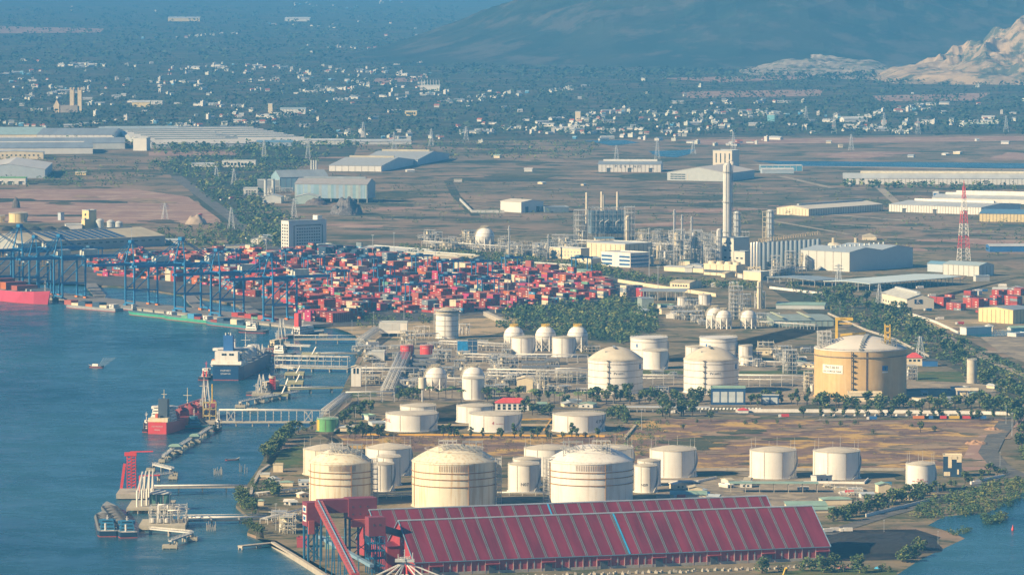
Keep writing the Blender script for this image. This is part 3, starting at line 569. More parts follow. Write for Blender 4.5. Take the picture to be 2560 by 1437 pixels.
# ---------------------------------------------------------------- buildings
def window_grid(t, face, L, M, h, nx, nz, x0, x1, z0, z1, ww, wh, m=None, name='window'):
    """windows on one face: 'f' along x at y=0, 'l' along y at x=0, 'r' at x=L"""
    b = MB(); b.box(0, 0, -wh/2, ww if face == 'f' else .24, .24 if face == 'f' else ww, wh); first = None
    for i in range(nx):
        for k in range(nz):
            u = x0 + (x1-x0)*(i+.5)/nx; z = z0 + (z1-z0)*(k+.5)/nz
            if first is None: o = first = b.build(name, m or WIN_, t)
            else: o = first.copy(); COL.objects.link(o); o.parent = t
            o.location = {'f': (u, -.06, z), 'l': (-.06, u, z), 'r': (L+.06, u, z)}[face]
def roof_mesh(t, L, M, h, kind, rz, m, ov=.6, name='roof', n=1, vent=None, ridge_m=None):
    b = MB(); x0, x1, y0, y1 = -ov, L+ov, -ov, M+ov
    if kind == 'flat':
        b.box(L/2, M/2, h, L+.5, M+.5, .35)
        r = b.build(name, m, t); b = MB(); q = .3
        for a in ((L/2, 0, L+.7, q), (L/2, M, L+.7, q), (0, M/2, q, M-.4), (L, M/2, q, M-.4)): b.box(a[0], a[1], h+.35, a[2], a[3], .8)
        b.build('parapet', ridge_m or m, r); return r
    if kind == 'shed': b.add([(x0, y0, h), (x1, y0, h), (x1, y1, h+rz), (x0, y1, h+rz), (x0, y0, h+.4), (x1, y0, h+.4), (x1, y1, h+rz+.4), (x0, y1, h+rz+.4)], [(3,2,1,0), (4,5,6,7), (0,1,5,4), (1,2,6,5), (2,3,7,6), (3,0,4,7)])
    elif kind == 'hip':
        k = min(L, M)/2; b.add([(x0, y0, h), (x1, y0, h), (x1, y1, h), (x0, y1, h), (k, M/2, h+rz), (L-k, M/2, h+rz)], [(0,1,5,4), (2,3,4,5), (1,2,5), (3,0,4), (3,2,1,0)])
    else:
        along = kind == 'gable_u'; W = (y1-y0 if along else x1-x0)/n
        for i in range(n):
            a = (y0 if along else x0) + W*i; pr = [(a, h), (a+W/2, h+rz), (a+W, h), (a+W, h+.35), (a+W/2, h+rz+.4), (a, h+.35)]
            e0, e1 = (x0, x1) if along else (y0, y1)
            vs = [(e0, p, z) if along else (p, e0, z) for p, z in pr] + [(e1, p, z) if along else (p, e1, z) for p, z in pr]
            b.add(vs, [(0,1,4,5), (1,2,3,4), (6,11,10,7), (7,10,9,8), (5,4,10,11), (4,3,9,10), (0,5,11,6), (3,2,8,9), (1,0,6,7), (2,1,7,8)])
    r = b.build(name, m, t)
    if vent:
        b = MB(); along = kind == 'gable_u'; W = (M if along else L)/n
        for i in range(n):
            c = W*(i+.5)
            if along: b.box(L/2, c, h+rz, L*.86, vent, vent*.6)
            else: b.box(c, M/2, h+rz, vent, M*.86, vent*.6)
        b.build('ridge_vent', ridge_m or LG_, r)
    return r
def bld(label, B, wr, dep, hp, th, kind='gable_u', rh=5, wall=None, roof=None, name='warehouse', cat='warehouse', group=None, n=1, vent=None, ridge_m=None, ribs=0, rib_m=None, doors=0, door_m=None, win=None, raise_=0, open_=0):
    p = G(*B); s = S(p); a = radians(th); L = wr/s/max(.2, cos(a)); M = dep if dep > 0 else -dep/s/abs(sin(a)); h = hp/s; rz = rh/s
    t = thing(name, label, cat, p, a, group); t['LMH'] = (L, M, h); b = MB(); z0 = open_*h
    b.box(L/2, M/2, z0, L, M, h - z0)
    if kind in ('gable_u', 'gable_v'):
        for i in range(n):
            if kind == 'gable_u':
                W = M/n
                for x in (0, L): b.add([(x, W*i, h), (x, W*(i+1), h), (x, W*(i+.5), h+rz)], [(0, 1, 2)])
            else:
                W = L/n
                for y in (0, M): b.add([(W*i, y, h), (W*(i+1), y, h), (W*(i+.5), y, h+rz)], [(0, 1, 2)])
    b.build('wall', wall or CR_, t)
    if open_:
        k = max(3, int(L/14))
        for i in range(k+1):
            for y in (.4, M-.4): b = MB(); b.box(.4 + (L-.8)*i/k, y, 0, .8, .8, z0); b.build('column', STL_, t)
        b = MB(); b.box(L/2, M*.6, 0, L-3, M*.5, z0*.98); b.build('shade_block', DG_, t)  # shade under the open base put in as a dark block
    roof_mesh(t, L, M, h, kind, rz, roof or LG_, n=n, vent=vent, ridge_m=ridge_m)
    if ribs:
        b = MB()
        def comb(T, n): return [(T+.3, .08), (-.3, .08)] + [c for i in range(n+1) for c in ((T*i/n-.25, .03), (T*i/n-.25, -.25), (T*i/n+.25, -.25), (T*i/n+.25, .03))]
        b.prism(comb(L, ribs), z0 + .02, h*.97); b.prism([(y, x) for x, y in reversed(comb(M, max(2, int(ribs*M/L))))], z0 + .02, h*.97)
        b.build('cladding_rib', rib_m or LINE_, t)
    for k in range(doors):
        b = MB(); x = L*(k+.5)/doors; b.box(x, -.1, 0, min(6, L/doors*.5), .3, h*.55); d = b.build('door', door_m or DG_, t)
        b = MB(); b.box(x, -.9, h*.55, min(7.5, L/doors*.6), 1.8, .3); b.build('awning', wall or CR_, d)
    for wn in win or []: window_grid(t, wn[0], L, M, h, *wn[1:3], *[q*(L if wn[0] == 'f' else M) for q in wn[3:5]], *[q*h for q in wn[5:7]], wn[7], wn[8], wn[9] if len(wn) > 9 else None)
    return t
def canopy(label, B, wr, dep, hp, th, roof, rz=0.0, name='canopy', cat='canopy', group=None, nx=6, ny=2, thick=.5, col=None):
    p = G(*B); s = S(p); a = radians(th); L = wr/s/max(.2, cos(a)); M = dep if dep > 0 else -dep/s/abs(sin(a)); h = hp/s
    t = thing(name, label, cat, p, a, group); t['LMH'] = (L, M, h)
    b = MB(); r = rz/s
    if r: b.add([(-1, -1, h), (L+1, -1, h), (L+1, M/2, h+r), (-1, M/2, h+r), (L+1, M+1, h), (-1, M+1, h), (-1, -1, h+thick), (L+1, -1, h+thick), (L+1, M/2, h+r+thick), (-1, M/2, h+r+thick), (L+1, M+1, h+thick), (-1, M+1, h+thick)], [(0,3,2,1), (3,5,4,2), (6,7,8,9), (9,8,10,11), (0,1,7,6), (4,5,11,10), (1,2,8,7), (2,4,10,8), (3,0,6,9), (5,3,9,11)])
    else: b.box(L/2, M/2, h, L+1.5, M+1.5, thick)
    b.build('roof', roof, t)
    for i in range(nx+1):
        for j in range(ny+1): b = MB(); b.box(.4 + (L-.8)*i/nx, .4 + (M-.8)*j/ny, 0, .5, .5, h + (r if ny == 2 and j == 1 else 0)); b.build('column', col or STL_, t)
    return t
SOL_ = mat('solar_panel', (0.05, 0.08, 0.13), .25, .15, .3)
WLW = mat('wall_white', (.70, .68, .62), .6, .08, .1)
# ---- port side, left
t = bld('long port warehouse with a tan roof carrying dark solar panels behind the leftmost cranes', (62, 633), 331, 104, 26, 42, 'gable_u', 18, mat('grey_green_wall', (.36, .38, .36), .6, .1, .1), TAN_, vent=2.5, ridge_m=GR_)
L, M, h = t['LMH']; s = S(t.location); b = MB()
for k in range(10):
    x0 = L*(.22 + .052*k); w = L*.042
    q = lambda y: h + 18/s*(y/(M/2)) + .75
    b.add([(x0, 2, q(2)), (x0+w, 2, q(2)), (x0+w, M*.46, q(M*.46)), (x0, M*.46, q(M*.46))], [(0, 1, 2, 3)])
b.build('solar_panel_grid', SOL_, t); window_grid(t, 'f', L, M, h, 18, 1, L*.05, L*.97, h*.55, h*.75, 6, 1.6)
t = bld('pale nine-storey office block with a sunlit end wall by the container yard', (722, 626), 92, -20, 72, 35, 'flat', 0, WLW, LG_, 'office_block', 'office block')
L, M, h = t['LMH']; window_grid(t, 'f', L, M, h, 10, 6, L*.2, L*.84, h*.16, h*.78, 2.4, 1.9); window_grid(t, 'l', L, M, h, 3, 8, M*.06, M*.94, h*.06, h*.92, 2.6, 2.4)
b = MB(); b.box(L*.52, -.1, h*.83, L*.68, .3, h*.035); b.box(L*.14, -.1, h*.05, L*.022, .3, h*.8); b.box(L*.89, -.1, h*.05, L*.022, .3, h*.8); b.build('window_band', WIN_, t)
b = MB(); b.box(L*.86, M*.5, h+.4, L*.12, M*.6, 6); b.build('roof_house', WLW, t)
bld('low annex with a sunlit end wall at the foot of the office block', (796, 629), 37, -21, 16, 35, 'flat', 0, CR_, LG_, 'annex', 'building')
bld('tan-roofed shed standing left of the pale office block', (566, 631), 76, 26, 7, 30, 'gable_u', 7, CR_, TAN_, 'shed', 'shed', vent=3)
bld('long cream-roofed shed behind the dark container rows right of the office block', (893, 627), 165, 42, 5, -50, 'gable_u', 7, TAN_, LG_, 'shed', 'shed', vent=2)
bld('wide twin-roofed grey shed at the upper edge of the container yard', (985, 646), 150, 60, 7, -48, 'gable_u', 7, LG_, TAN_, 'shed', 'shed', n=2, vent=2)
bld('tan-roofed shed right of the white container stack', (1283, 668), 132, 30, 6, -46, 'gable_u', 6, CR_, TAN_, 'shed', 'shed', vent=2)
bld('short shed with a pale green roof at the right corner of the tan one', (1416, 686), 50, 26, 9, -40, 'gable_u', 4, CR_, GRN_, 'shed', 'shed')
bld('small grey shed at the right edge of the container yard', (1675, 720), 48, 30, 14, -30, 'gable_u', 5, CR_, TAN_, 'shed', 'shed', win=[('f', 6, 1, .1, .9, .3, .7, 2, 2)])
canopy('open grey-roofed shelter by the pump house at the yard corner', (1600, 752), 110, 40, 24, -12, GRF_, 4, nx=5)
bld('grey-green pump house beneath the open shelter at the yard corner', (1605, 778), 30, 26, 30, 10, 'flat', 0, mat('green_grey', (.30, .36, .33), .6), GRF_, 'pump_house', 'building')
# ---- silo works, far left
bld('tall yellow silo tower with a shaded right face left of the grey silos', (222, 573), 18, -18, 46, 45, 'flat', 0, YW_, LG_, 'silo_tower', 'tower', win=[('l', 1, 3, .3, .7, .2, .9, 3, 3)])
bld('yellow head house stacked lower against the silo tower', (212, 574), 12, -9, 24, 45, 'flat', 0, YW_, LG_, 'head_house', 'building')
bld('slim blue-grey tower on the left of the silo works', (152, 551), 8, -8, 18, 45, 'flat', 0, BLW_, GRF_, 'tower', 'tower')
bld('low white shed row at the foot of the yellow tower', (165, 575), 40, 30, 12, 8, 'flat', 0, WLW, LG_, 'shed', 'shed')
tank('ochre round tank at the left edge of the picture', 22, 68, 557, 533, 3, 'tanks of the silo works', shell=YW_, roof=TAN_, lines=6)
tank('pale round tank cut by the left edge', -14, 12, 556, 540, 2, 'tanks of the silo works', shell=YW_, roof=TAN_, lines=6)
for i, (x, lab) in enumerate(((250, 'grey silo touching the yellow tower'), (277, 'grey silo with a domed cap, middle of three'), (297, 'grey silo with a domed cap, farthest from the yellow tower'))):
    tank(lab, x-10, x+10, 573, 552 + i*3, 5, 'tanks of the silo works', shell=LG_, roof=LG_, kind='dome', lines=0, st=False, name='silo', kerb=False)
# ---- steel works
STR_ = [mat('strip_teal', (.24, .37, .43), .5, .1), mat('strip_pale', (.36, .45, .43), .5, .1), mat('strip_grey', (.34, .38, .38), .5, .1), mat('strip_blue', (.30, .42, .52), .5, .1)]
t = bld('big mill hall with a blue and green striped wall and an open base', (737, 506), 182, 62, 46, -10, 'gable_u', 12, STR_[2], mat('mill_roof', (.36, .34, .33), .6, .1), 'mill_hall', 'factory', vent=5, ridge_m=GRF_, open_=.22)
L, M, h = t['LMH']; rr = random.Random(3); x = 1.0
bs = [MB() for _ in STR_]
while x < L - 3:
    w = rr.uniform(1.2, 5); q = rr.randrange(4); w = min(w, L-1-x); bs[q].box(x + w/2, -.12, h*.23, w, .25, h*.74); x += w
for q in range(4): bs[q].build('cladding_stripe', STR_[q], t)
t = bld('rear mill hall with a long sloping grey roof left of the striped hall', (700, 478), 120, 60, 34, 16, 'gable_u', 16, STR_[0], GRF_, 'mill_hall', 'factory', ribs=9, rib_m=STR_[2])
for x, lab in ((664, 'left of two slim grey exhaust stacks before the mill'), (683, 'right of two slim grey exhaust stacks before the mill')):
    o = thing('exhaust_stack', lab, 'chimney', G(x, 492)); s = S(o.location); b = MB(); b.cyl(0, 0, 0, 44/s, 2.8, 2.4, 14); b.build('flue', LG_, o); b = MB(); b.lathe([(2.4, 43/s), (3.0, 43/s), (3.0, 44.5/s), (2.2, 44.5/s)], 0, 0, 14); b.build('cap', GR_, o)
for x, lab in ((779, 'leftmost of three short white flues on the mill roof'), (785, 'middle of three short white flues on the mill roof'), (791, 'rightmost of three short white flues on the mill roof')):
    o = thing('roof_flue', lab, 'chimney', G(x, 452)); s = S(o.location); b = MB(); b.cyl(0, 0, 0, 51/s, 1.7, 1.7, 12); b.build('flue', LG_, o); b = MB(); b.box(0, 2.5, 0, 9, 2, 26/s); b.build('support', GRF_, o)
bld('gabled pale shed in front of the exhaust stacks', (655, 508), 48, 30, 15, -6, 'gable_v', 6, LG_, LG_, 'shed', 'shed')
bld('gabled green-grey shed leaning on the striped hall', (738, 510), 58, 34, 18, -4, 'gable_v', 7, STR_[1], LG_, 'shed', 'shed')
bld('small white plant house with a grey roof at the left of the mill', (610, 490), 34, 30, 18, 4, 'flat', 0, WLW, LG_, 'plant_house', 'building', win=[('f', 4, 2, .1, .9, .2, .8, 3, 2)])
bld('boxy grey plant house behind the exhaust stacks', (645, 478), 60, 34, 26, 4, 'flat', 0, GR_, LG_, 'plant_house', 'building')
bld('broad pale-roofed hall with a tan eave strip behind the mill', (822, 428), 132, 250, 14, -12, 'gable_u', 13, WLW, mat('hall_roof', (.42, .44, .43), .5, .1), vent=5, ridge_m=TAN_, ribs=8)
bld('second pale-roofed hall with a shaded blue gable, farther behind the mill', (905, 412), 140, 250, 14, -12, 'gable_u', 13, BLW_, mat('hall_roof', (.42, .44, .43)), vent=5, ridge_m=TAN_)
# ---- far-left factories
FR_ = mat('factory_roof_blue', (.36, .44, .46), .5, .12, .03, stretch=(1, .1, 1)); FW_ = mat('factory_roof_white', (.62, .60, .54), .5, .12, .03, stretch=(1, .1, 1))
G5 = 'far factories left of the mill'
bld('factory with a pale teal roof cut by the left edge', (-60, 349), 165, 190, 12, 0, 'gable_u', 14, CR_, mat('teal_roof', (.36, .50, .48), .5), group=G5)
bld('factory with a long grey ribbed roof and arched trees before it', (92, 353), 190, 170, 16, -4, 'gable_u', 12, WLW, GRF_, group=G5, ribs=12)
bld('white gabled gate house between two long factories', (236, 349), 34, 24, 11, -8, 'gable_v', 4, WLW, LG_, group=G5)
bld('factory with a blue-grey multi-ridge roof behind the white tower', (282, 348), 220, 330, 8, 10, 'gable_u', 9, GR_, FR_, group=G5, n=3, vent=2)
bld('wide factory with four cream roof bays, largest of the far row', (378, 370), 240, 560, 9, 12, 'gable_u', 9, LG_, FW_, group=G5, n=6, vent=4, ridge_m=GRF_)
bld('wide cream-roofed factory at the right end of the far row', (560, 364), 210, 600, 8, 14, 'gable_u', 9, LG_, FW_, group=G5, n=6, vent=4, ridge_m=GRF_)
bld('low blue-roofed shed among trees right of the cream factories', (642, 366), 90, 40, 10, 2, 'gable_u', 4, BLW_, mat('blue_roof', (.16, .30, .42), .5), group=G5)
bld('long white-walled store with a grey roof by the pylons', (745, 362), 115, 30, 10, 2, 'gable_u', 4, WLW, LG_, group=G5, ribs=10)
bld('flat pale store at the right of the pylon row', (868, 362), 160, 40, 8, 8, 'gable_u', 4, WLW, LG_, group=G5)
bld('factory with three stepped grey roofs and a shaded gable', (-60, 386), 290, 190, 15, 5, 'gable_u', 9, WLW, GRF_, group=G5, n=1, vent=3, ridge_m=W_)
bld('second stepped grey-roofed factory closer to the tower', (-60, 374), 370, 180, 15, 5, 'gable_u', 9, LG_, GRF_, group=G5, vent=3, ridge_m=W_)
bld('square white tower block between the factories', (333, 377), 34, 26, 31, -12, 'flat', 0, WLW, LG_, 'tower_block', 'tower')
bld('sunlit white workshop with small windows before the stepped factories', (-40, 398), 148, 40, 17, 2, 'gable_v', 3, CR_, LG_, group=G5, win=[('f', 12, 1, .05, .95, .4, .7, 3, 2.4)])
bld('white-roofed factory with a shaded wall cut by the left edge', (-70, 446), 182, 240, 22, 2, 'gable_v', 14, BLW_, FW_, group=G5)
bld('small depot with a green eave at the left edge', (-40, 462), 104, 30, 16, 0, 'flat', 0, WLW, mat('green_eave', (.18, .40, .16), .5), 'depot', 'building', doors=4)
bld('tiny yellow hut alone on the brown field', (188, 438), 27, 10, 7, -4, 'flat', 0, YW_, LG_, 'hut', 'hut', win=[('f', 4, 1, .1, .9, .3, .8, 2, 1.6)])
bld('two-storey white office with a row of dark windows among trees', (555, 418), 84, 22, 15, -2, 'flat', 0, WLW, LG_, 'office', 'office', win=[('f', 9, 1, .04, .96, .3, .75, 4, 4)])
bld('low pale workshop left of the two-storey white office', (478, 418), 70, 26, 7, 2, 'gable_u', 3, WLW, LG_, 'workshop', 'workshop')
# ---- right middle plain
t = bld('white warehouse lettered PEVINO across its ribbed front', (1495, 430), 157, 70, 19, -4, 'gable_u', 6, WLW, GRF_, vent=5, ridge_m=W_, ribs=16, doors=3)
L, M, h = t['LMH']; b = MB()
for k, c in enumerate('PEVINO'): text_flat(b, c, (L*(.28 + .075*k), -.5, h*.72), (1, 0, 0), 6.5)
b.build('lettering', BTX, t)
t = bld('grey hall with a long sloping cream roof below the square tower', (1668, 451), 150, 130, 20, -22, 'gable_v', 14, mat('hall_grey', (.46, .48, .46), .6, .08), mat('cream_roof', (.62, .56, .46), .5, .1), 'hall', 'factory', win=[('f', 4, 3, .05, .3, .1, .9, 6, 1.6)])
bld('square cream tower with four slit windows above the grey hall', (1782, 432), 47, 34, 55, -24, 'flat', 0, mat('tower_cream', (.64, .58, .46), .6, .06), LG_, 'square_tower', 'tower', win=[('f', 4, 1, .06, .98, .45, .9, 1.8, 16)])
for k, (x, lab) in enumerate(((1718, 'low cream office wing left of the tall column'), (1776, 'low cream office wing right behind the tall column'))):
    bld(lab, (x, 452), 43, 22, 15, -3, 'flat', 0, CR_, CR_, 'office_wing', 'office', 'office wings before the grey hall', win=[('f', 4, 1, .08, .95, .3, .75, 5, 5)])
bld('long blue store with white and teal bays behind the grey hall', (1902, 428), 104, 26, 13, 3, 'flat', 0, mat('bay_blue', (.10, .30, .44), .5), LG_, 'store', 'store', ribs=7, rib_m=W_)
bld('white tarpaulin store beside the blue bays', (1905, 434), 80, 24, 9, 4, 'gable_u', 4, BLW_, WG_, 'store', 'store')
bld('very long white warehouse with ribbed walls beyond the mast', (2108, 461), 620, 60, 15, -3, 'gable_u', 11, WLW, LG_, vent=6, ridge_m=mat('cream_ridge', (.75, .68, .50)), ribs=60)
t = bld('long warehouse with a sunlit ribbed end and a blue shaded side', (2022, 540), 200, -77, 17, 49, 'gable_u', 7, CR_, mat('pale_cream_roof', (.70, .64, .50), .5, .08), vent=4, ridge_m=GR_, ribs=30)
bld('broad white warehouse with ribbed front and three dock doors left of the mast', (2222, 529), 218, 120, 18, -34, 'gable_u', 6, WLW, LG_, vent=5, ridge_m=W_, ribs=34, doors=3)
bld('farther grey-roofed warehouse above the broad white one', (2330, 506), 300, 110, 12, -22, 'gable_u', 7, WLW, LG_, n=2, vent=5, ridge_m=W_)
bld('small blue-white gate tower between the warehouse roofs', (2332, 498), 14, 16, 17, -10, 'flat', 0, WLW, LG_, 'gate_tower', 'tower', win=[('f', 1, 1, .2, .8, .3, .8, 7, 7, BLU_)])
bld('yellow warehouse with a dark blue roof cut by the right edge', (2448, 554), 170, 90, 20, -12, 'gable_u', 7, YW_, mat('deep_blue_roof', (.12, .24, .36), .5), ribs=20)
bld('small blue-roofed shed at the right edge below the yellow warehouse', (2475, 630), 110, 34, 14, 4, 'gable_u', 4, BLU_, LG_, 'shed', 'shed')
bld('small villa with a tan roof alone on the dry plain', (2155, 600), 36, 24, 9, -6, 'hip', 7, CR_, TAN_, 'villa', 'house')
# ---- petrochemical plant buildings
t = bld('huge grey-clad warehouse with six sunlit panels and a blue shaded side', (2124, 680), 172, -117, 49, 47, 'gable_v', 9, mat('panel_cream', (.55, .55, .51), .55, .05), mat('big_roof', (.38, .44, .48), .5, .08), n=2)
L, M, h = t['LMH']; b = MB()
for i in range(7): b.box(-.1, M*i/6, 0, .3, .5, h)
b.build('cladding_rib', LINE_, t); b = MB(); [b.box(L*(.1 + .075*k), M*.5, h + 9/S(t.location)*.8, 2, 2, 2.6) for k in range(12)]
b.build('roof_vent', LG_, t)
for k, (x, lab) in enumerate(((2084, 'left of two cream storage domes behind the huge warehouse'), (2140, 'right of two cream storage domes behind the huge warehouse'))):
    o = thing('storage_dome', lab, 'dome', G(x, 640)); s = S(o.location); r = 24/s; b = MB(); b.lathe([(r, 0), (r, 22/s)] + [(max(.02, r*cos(a*pi/16)), 22/s + r*.5*sin(a*pi/16)) for a in range(9)], 0, 0, 28); b.build('shell', WS_, o)
    b = MB(); b.cyl(0, 0, 22/s + r*.5, 22/s + r*.5 + 6, r*.2, seg=10); b.build('cap', TAN_, o)
canopy('open shed with a blue-grey roof before the huge warehouse', (2037, 717), 70, -112, 15, 40, mat('canopy_grey', (.26, .32, .36), .5), 3, nx=4, ny=4)
canopy('wide open shed with a pale teal roof, largest canopy of the plant', (2174, 730), 250, -108, 20, 47, mat('canopy_teal', (.62, .72, .70), .45, .12, .03, stretch=(1, .08, 1)), 3, nx=12, ny=4)
bld('gabled grey hall with a sunlit wall right of the huge warehouse', (2448, 692), 40, -84, 27, 47, 'gable_v', 7, mat('panel_cream', (.66, .62, .52)), FR_, 'hall', 'hall', ribs=4)
bld('low blue-roofed lean-to left of the gabled grey hall', (2372, 682), 20, -50, 20, 47, 'gable_v', 6, BLW_, mat('blue_roof', (.16, .30, .42)), 'lean_to', 'shed')
t = bld('tall grey tower house with rows of slit windows below the great column', (1834, 660), 41, -40, 63, 45, 'flat', 0, mat('tower_grey', (.60, .57, .48), .6, .05), GRF_, 'tower_house', 'tower', win=[('l', 3, 3, .05, .95, .1, .95, 4, 1.8)])
bld('lower grey wing attached to the tower house', (1862, 666), 15, -26, 36, 45, 'flat', 0, mat('tower_grey', (.60, .57, .48)), GRF_, 'wing', 'building', win=[('l', 2, 1, .1, .9, .4, .7, 4, 1.8)])
bld('sunlit cream block house below the steel silos', (1902, 702), 22, -42, 21, 45, 'flat', 0, CR_, LG_, 'block_house', 'building', doors=1)
t = bld('big windowless cream process hall, tallest of the plant offices', (1563, 648), 69, -95, 36, 45, 'flat', 0, CR_, LG_, 'process_hall', 'factory', ribs=6)
bld('cream substation with rows of cabinets along its front', (1452, 650), 22, -78, 27, 45, 'flat', 0, CR_, LG_, 'substation', 'building', win=[('l', 9, 2, .04, .96, .2, .85, 2, 2.4, GR_)])
t = bld('white office with dark blue window bands before the process hall', (1576, 669), 49, -72, 34, 45, 'flat', 0, W_, W_, 'office', 'office')
L, M, h = t['LMH']
for z in (.14, .42, .70):
    b = MB(); b.box(-.1, M*.2, h*z, .3, M*.36, h*.14); b.box(-.1, M*.8, h*z, .3, M*.36, h*.14); b.box(L*.5, -.1, h*z, L*.95, .3, h*.14); b.build('window_band', mat('blue_band', (.03, .12, .30), .2), t)
bld('small pale gabled shed left of the banded white office', (1478, 660), 30, -36, 12, 45, 'gable_u', 4, CR_, FR_, 'shed', 'shed')
t = bld('long cream cooling tower with four fans on its roof', (1759, 687), 79, -24, 27, -42, 'flat', 0, CR_, CR_, 'cooling_tower', 'cooling tower', ribs=5)
L, M, h = t['LMH']
for k in range(4): b = MB(); b.lathe([(5.4, h), (4.6, h+3.2), (4.6, h+4), (4.2, h+4), (4.2, h+.6)], L*(k+.5)/4, M/2, 18); b.build('fan_stack', CR_, t)
b = MB(); b.box(L/2, -.1, h*.28, L*.96, .4, h*.25); b.build('louvre', DG_, t)
bld('long low white store left of the cooling tower', (1660, 677), 97, 18, 11, -42, 'gable_u', 2, CR_, LG_, 'store', 'store')
bld('angular white hall with folded roof planes on the brown plain', (1303, 532), 56, -52, 26, 42, 'gable_v', 5, mat('hall_white', (.66, .65, .60), .5, .05), mat('hall_roof_cream', (.72, .66, .52), .5, .06), 'hall', 'hall', doors=2)
bld('low dark annex with a blue roof right of the angular white hall', (1362, 531), 60, 30, 12, 10, 'flat', 0, mat('deep_grey', (.16, .20, .24)), GRF_, 'annex', 'building')
# ---- along the eastern road
t = bld('cream logistics shed with a dark K sign and a row of small windows', (2267, 773), 69, -48, 25, 12, 'gable_v', 12, mat('shed_cream', (.70, .64, .50), .6, .06), mat('shed_roof', (.52, .52, .46), .5), vent=4, ridge_m=LG_, win=[('l', 9, 1, .06, .96, .25, .4, 3, 2.4)])
L, M, h = t['LMH']; b = MB(); b.box(L*.42, -.25, h*.55, L*.28, .3, h*.42); sg = b.build('sign', mat('navy', (.01, .03, .10)), t); b = MB(); text_flat(b, 'K', (L*.42, -.5, h*.77), (1, 0, 0), 7); b.build('lettering', WTX, sg)
bld('cream ribbed hall with a shaded side near the right edge', (2533, 810), 60, -80, 35, 45, 'gable_u', 5, YW_, GRF_, 'hall', 'hall', ribs=6)
bld('long low pale store at the edge of the tree belt', (2416, 838), 66, -14, 17, 28, 'flat', 0, WLW, LG_, 'store', 'store')
t = bld('broad green-grey roofed factory with two pale ridge strips left of the tree belt', (1935, 817), 150, 90, 15, 6, 'gable_u', 5, mat('factory_green', (.30, .38, .34), .6), mat('slate_green_roof', (.27, .33, .30), .6, .15, .1), 'factory', 'factory', ribs=10)
L, M, h = t['LMH']; b = MB(); [b.box(L*x, M*.45, h + 3.2, 3, M*.9, .5, ) for x in (.15, .6)]; b.build('ridge_strip', mat('ridge_green', (.52, .55, .36)), t)
bld('long green-roofed shed behind the broad green-grey factory', (1940, 772), 120, 40, 10, -8, 'gable_u', 4, LG_, GRN_, 'shed', 'shed')
# ---- gas terminal, middle ground
bld('white box house raised on steel legs by the sand bank', (949, 842), 69, 12, 36, -3, 'flat', 0, W_, LG_, 'raised_house', 'building', open_=.25, win=[('f', 1, 1, .1, .6, .5, .9, 22, 7, WG_)])
bld('slim white tower house with two slot windows by the lagoon shore', (878, 966), 24, 9, 48, -2, 'gable_v', 4, W_, CR_, 'tower_house', 'tower', win=[('f', 2, 1, .15, .85, .68, .95, 1.8, 5)])
bld('white flat-roofed garage on the shore above the jetties', (923, 902), 38, 16, 22, -3, 'flat', 0, WG_, LG_, 'garage', 'building')
bld('cream control house with a pitched roof among the pipe racks', (1292, 982), 40, 18, 34, -2, 'gable_v', 5, CR_, CR_, 'control_house', 'building', win=[('f', 2, 1, .1, .6, .1, .5, 3, 6, DG_)])
t = bld('white house with a bright red hipped roof above the low tanks', (1238, 1026), 84, 14, 19, -1, 'hip', 12, W_, mat('villa_red', (.62, .08, .07), .6), 'villa', 'house', win=[('f', 6, 2, .03, .97, .1, .9, 2.4, 2.2)])
bld('small white house with a red hipped roof behind the ochre tank', (2266, 914), 40, 12, 20, -2, 'hip', 12, CR_, mat('villa_red', (.62, .08, .07)), 'villa', 'house', win=[('f', 3, 1, .1, .9, .5, .85, 2.4, 2)])
bld('dark blue shed in the shade beside the red-roofed house', (2306, 916), 38, 14, 14, -2, 'flat', 0, BLU_, DG_, 'shed', 'shed')
for lab, B, wr, hp, nx in (('blue-framed glass office with four tall panes behind palms', (1777, 1012), 86, 42, 4), ('small blue-framed glass office right of the larger one', (1903, 1012), 44, 24, 2)):
    bld(lab, B, wr, 14, hp, -3, 'flat', 0, mat('office_blue', (.02, .07, .18), .5), GRN_ if nx == 4 else LG_, 'glass_office', 'office', win=[('f', nx, 1, .04, .96, .06, .9, wr*.75/nx/2.75, hp*.62/2.75, mat('pale_glass', (.50, .56, .58), .2))])
bld('cream pump house with a slot window at the foot of the ochre tank', (2120, 1004), 84, 12, 21, -2, 'flat', 0, CR_, CR_, 'pump_house', 'building', win=[('f', 1, 1, .1, .95, .45, .75, 26, 1.2)])
canopy('open shelter with a folded cream roof right of the ochre tank', (2392, 1000), 52, 18, 24, -2, CR_, 4, nx=2)
canopy('long white truck-loading roof along the road', (1532, 1030), 240, 10, 12, -3, LG_, nx=12, ny=1)
bld('tiny guard booth with a red roof by the road', (1845, 1033), 26, 9, 8, -2, 'hip', 6, W_, mat('villa_red', (.62, .08, .07)), 'guard_booth', 'booth')
canopy('long pale green loading canopy on thick columns before two domed tanks', (1826, 1232), 218, 12, 24, -1.2, GRN_, nx=6, ny=1, col=CON_)
t = bld('dark blue cubic office with white panels beside the fire water tank', (2358, 1192), 46, 13, 52, -4, 'flat', 0, mat('office_navy', (.02, .05, .10), .5), CR_, 'office', 'office')
L, M, h = t['LMH']; b = MB(); b.box(L*.36, -.15, h*.45, L*.2, .3, h*.55); b.box(L*.62, -.15, h*.86, L*.36, .3, h*.14); b.box(L*.86, -.15, h*.72, L*.26, .3, h*.28); b.box(L*.2, -.15, h*.06, L*.34, .3, h*.2); b.box(L*.8, -.15, h*.14, L*.1, .3, h*.24); b.build('cladding', CR_, t)
G6 = 'small depot sheds by the lower road'
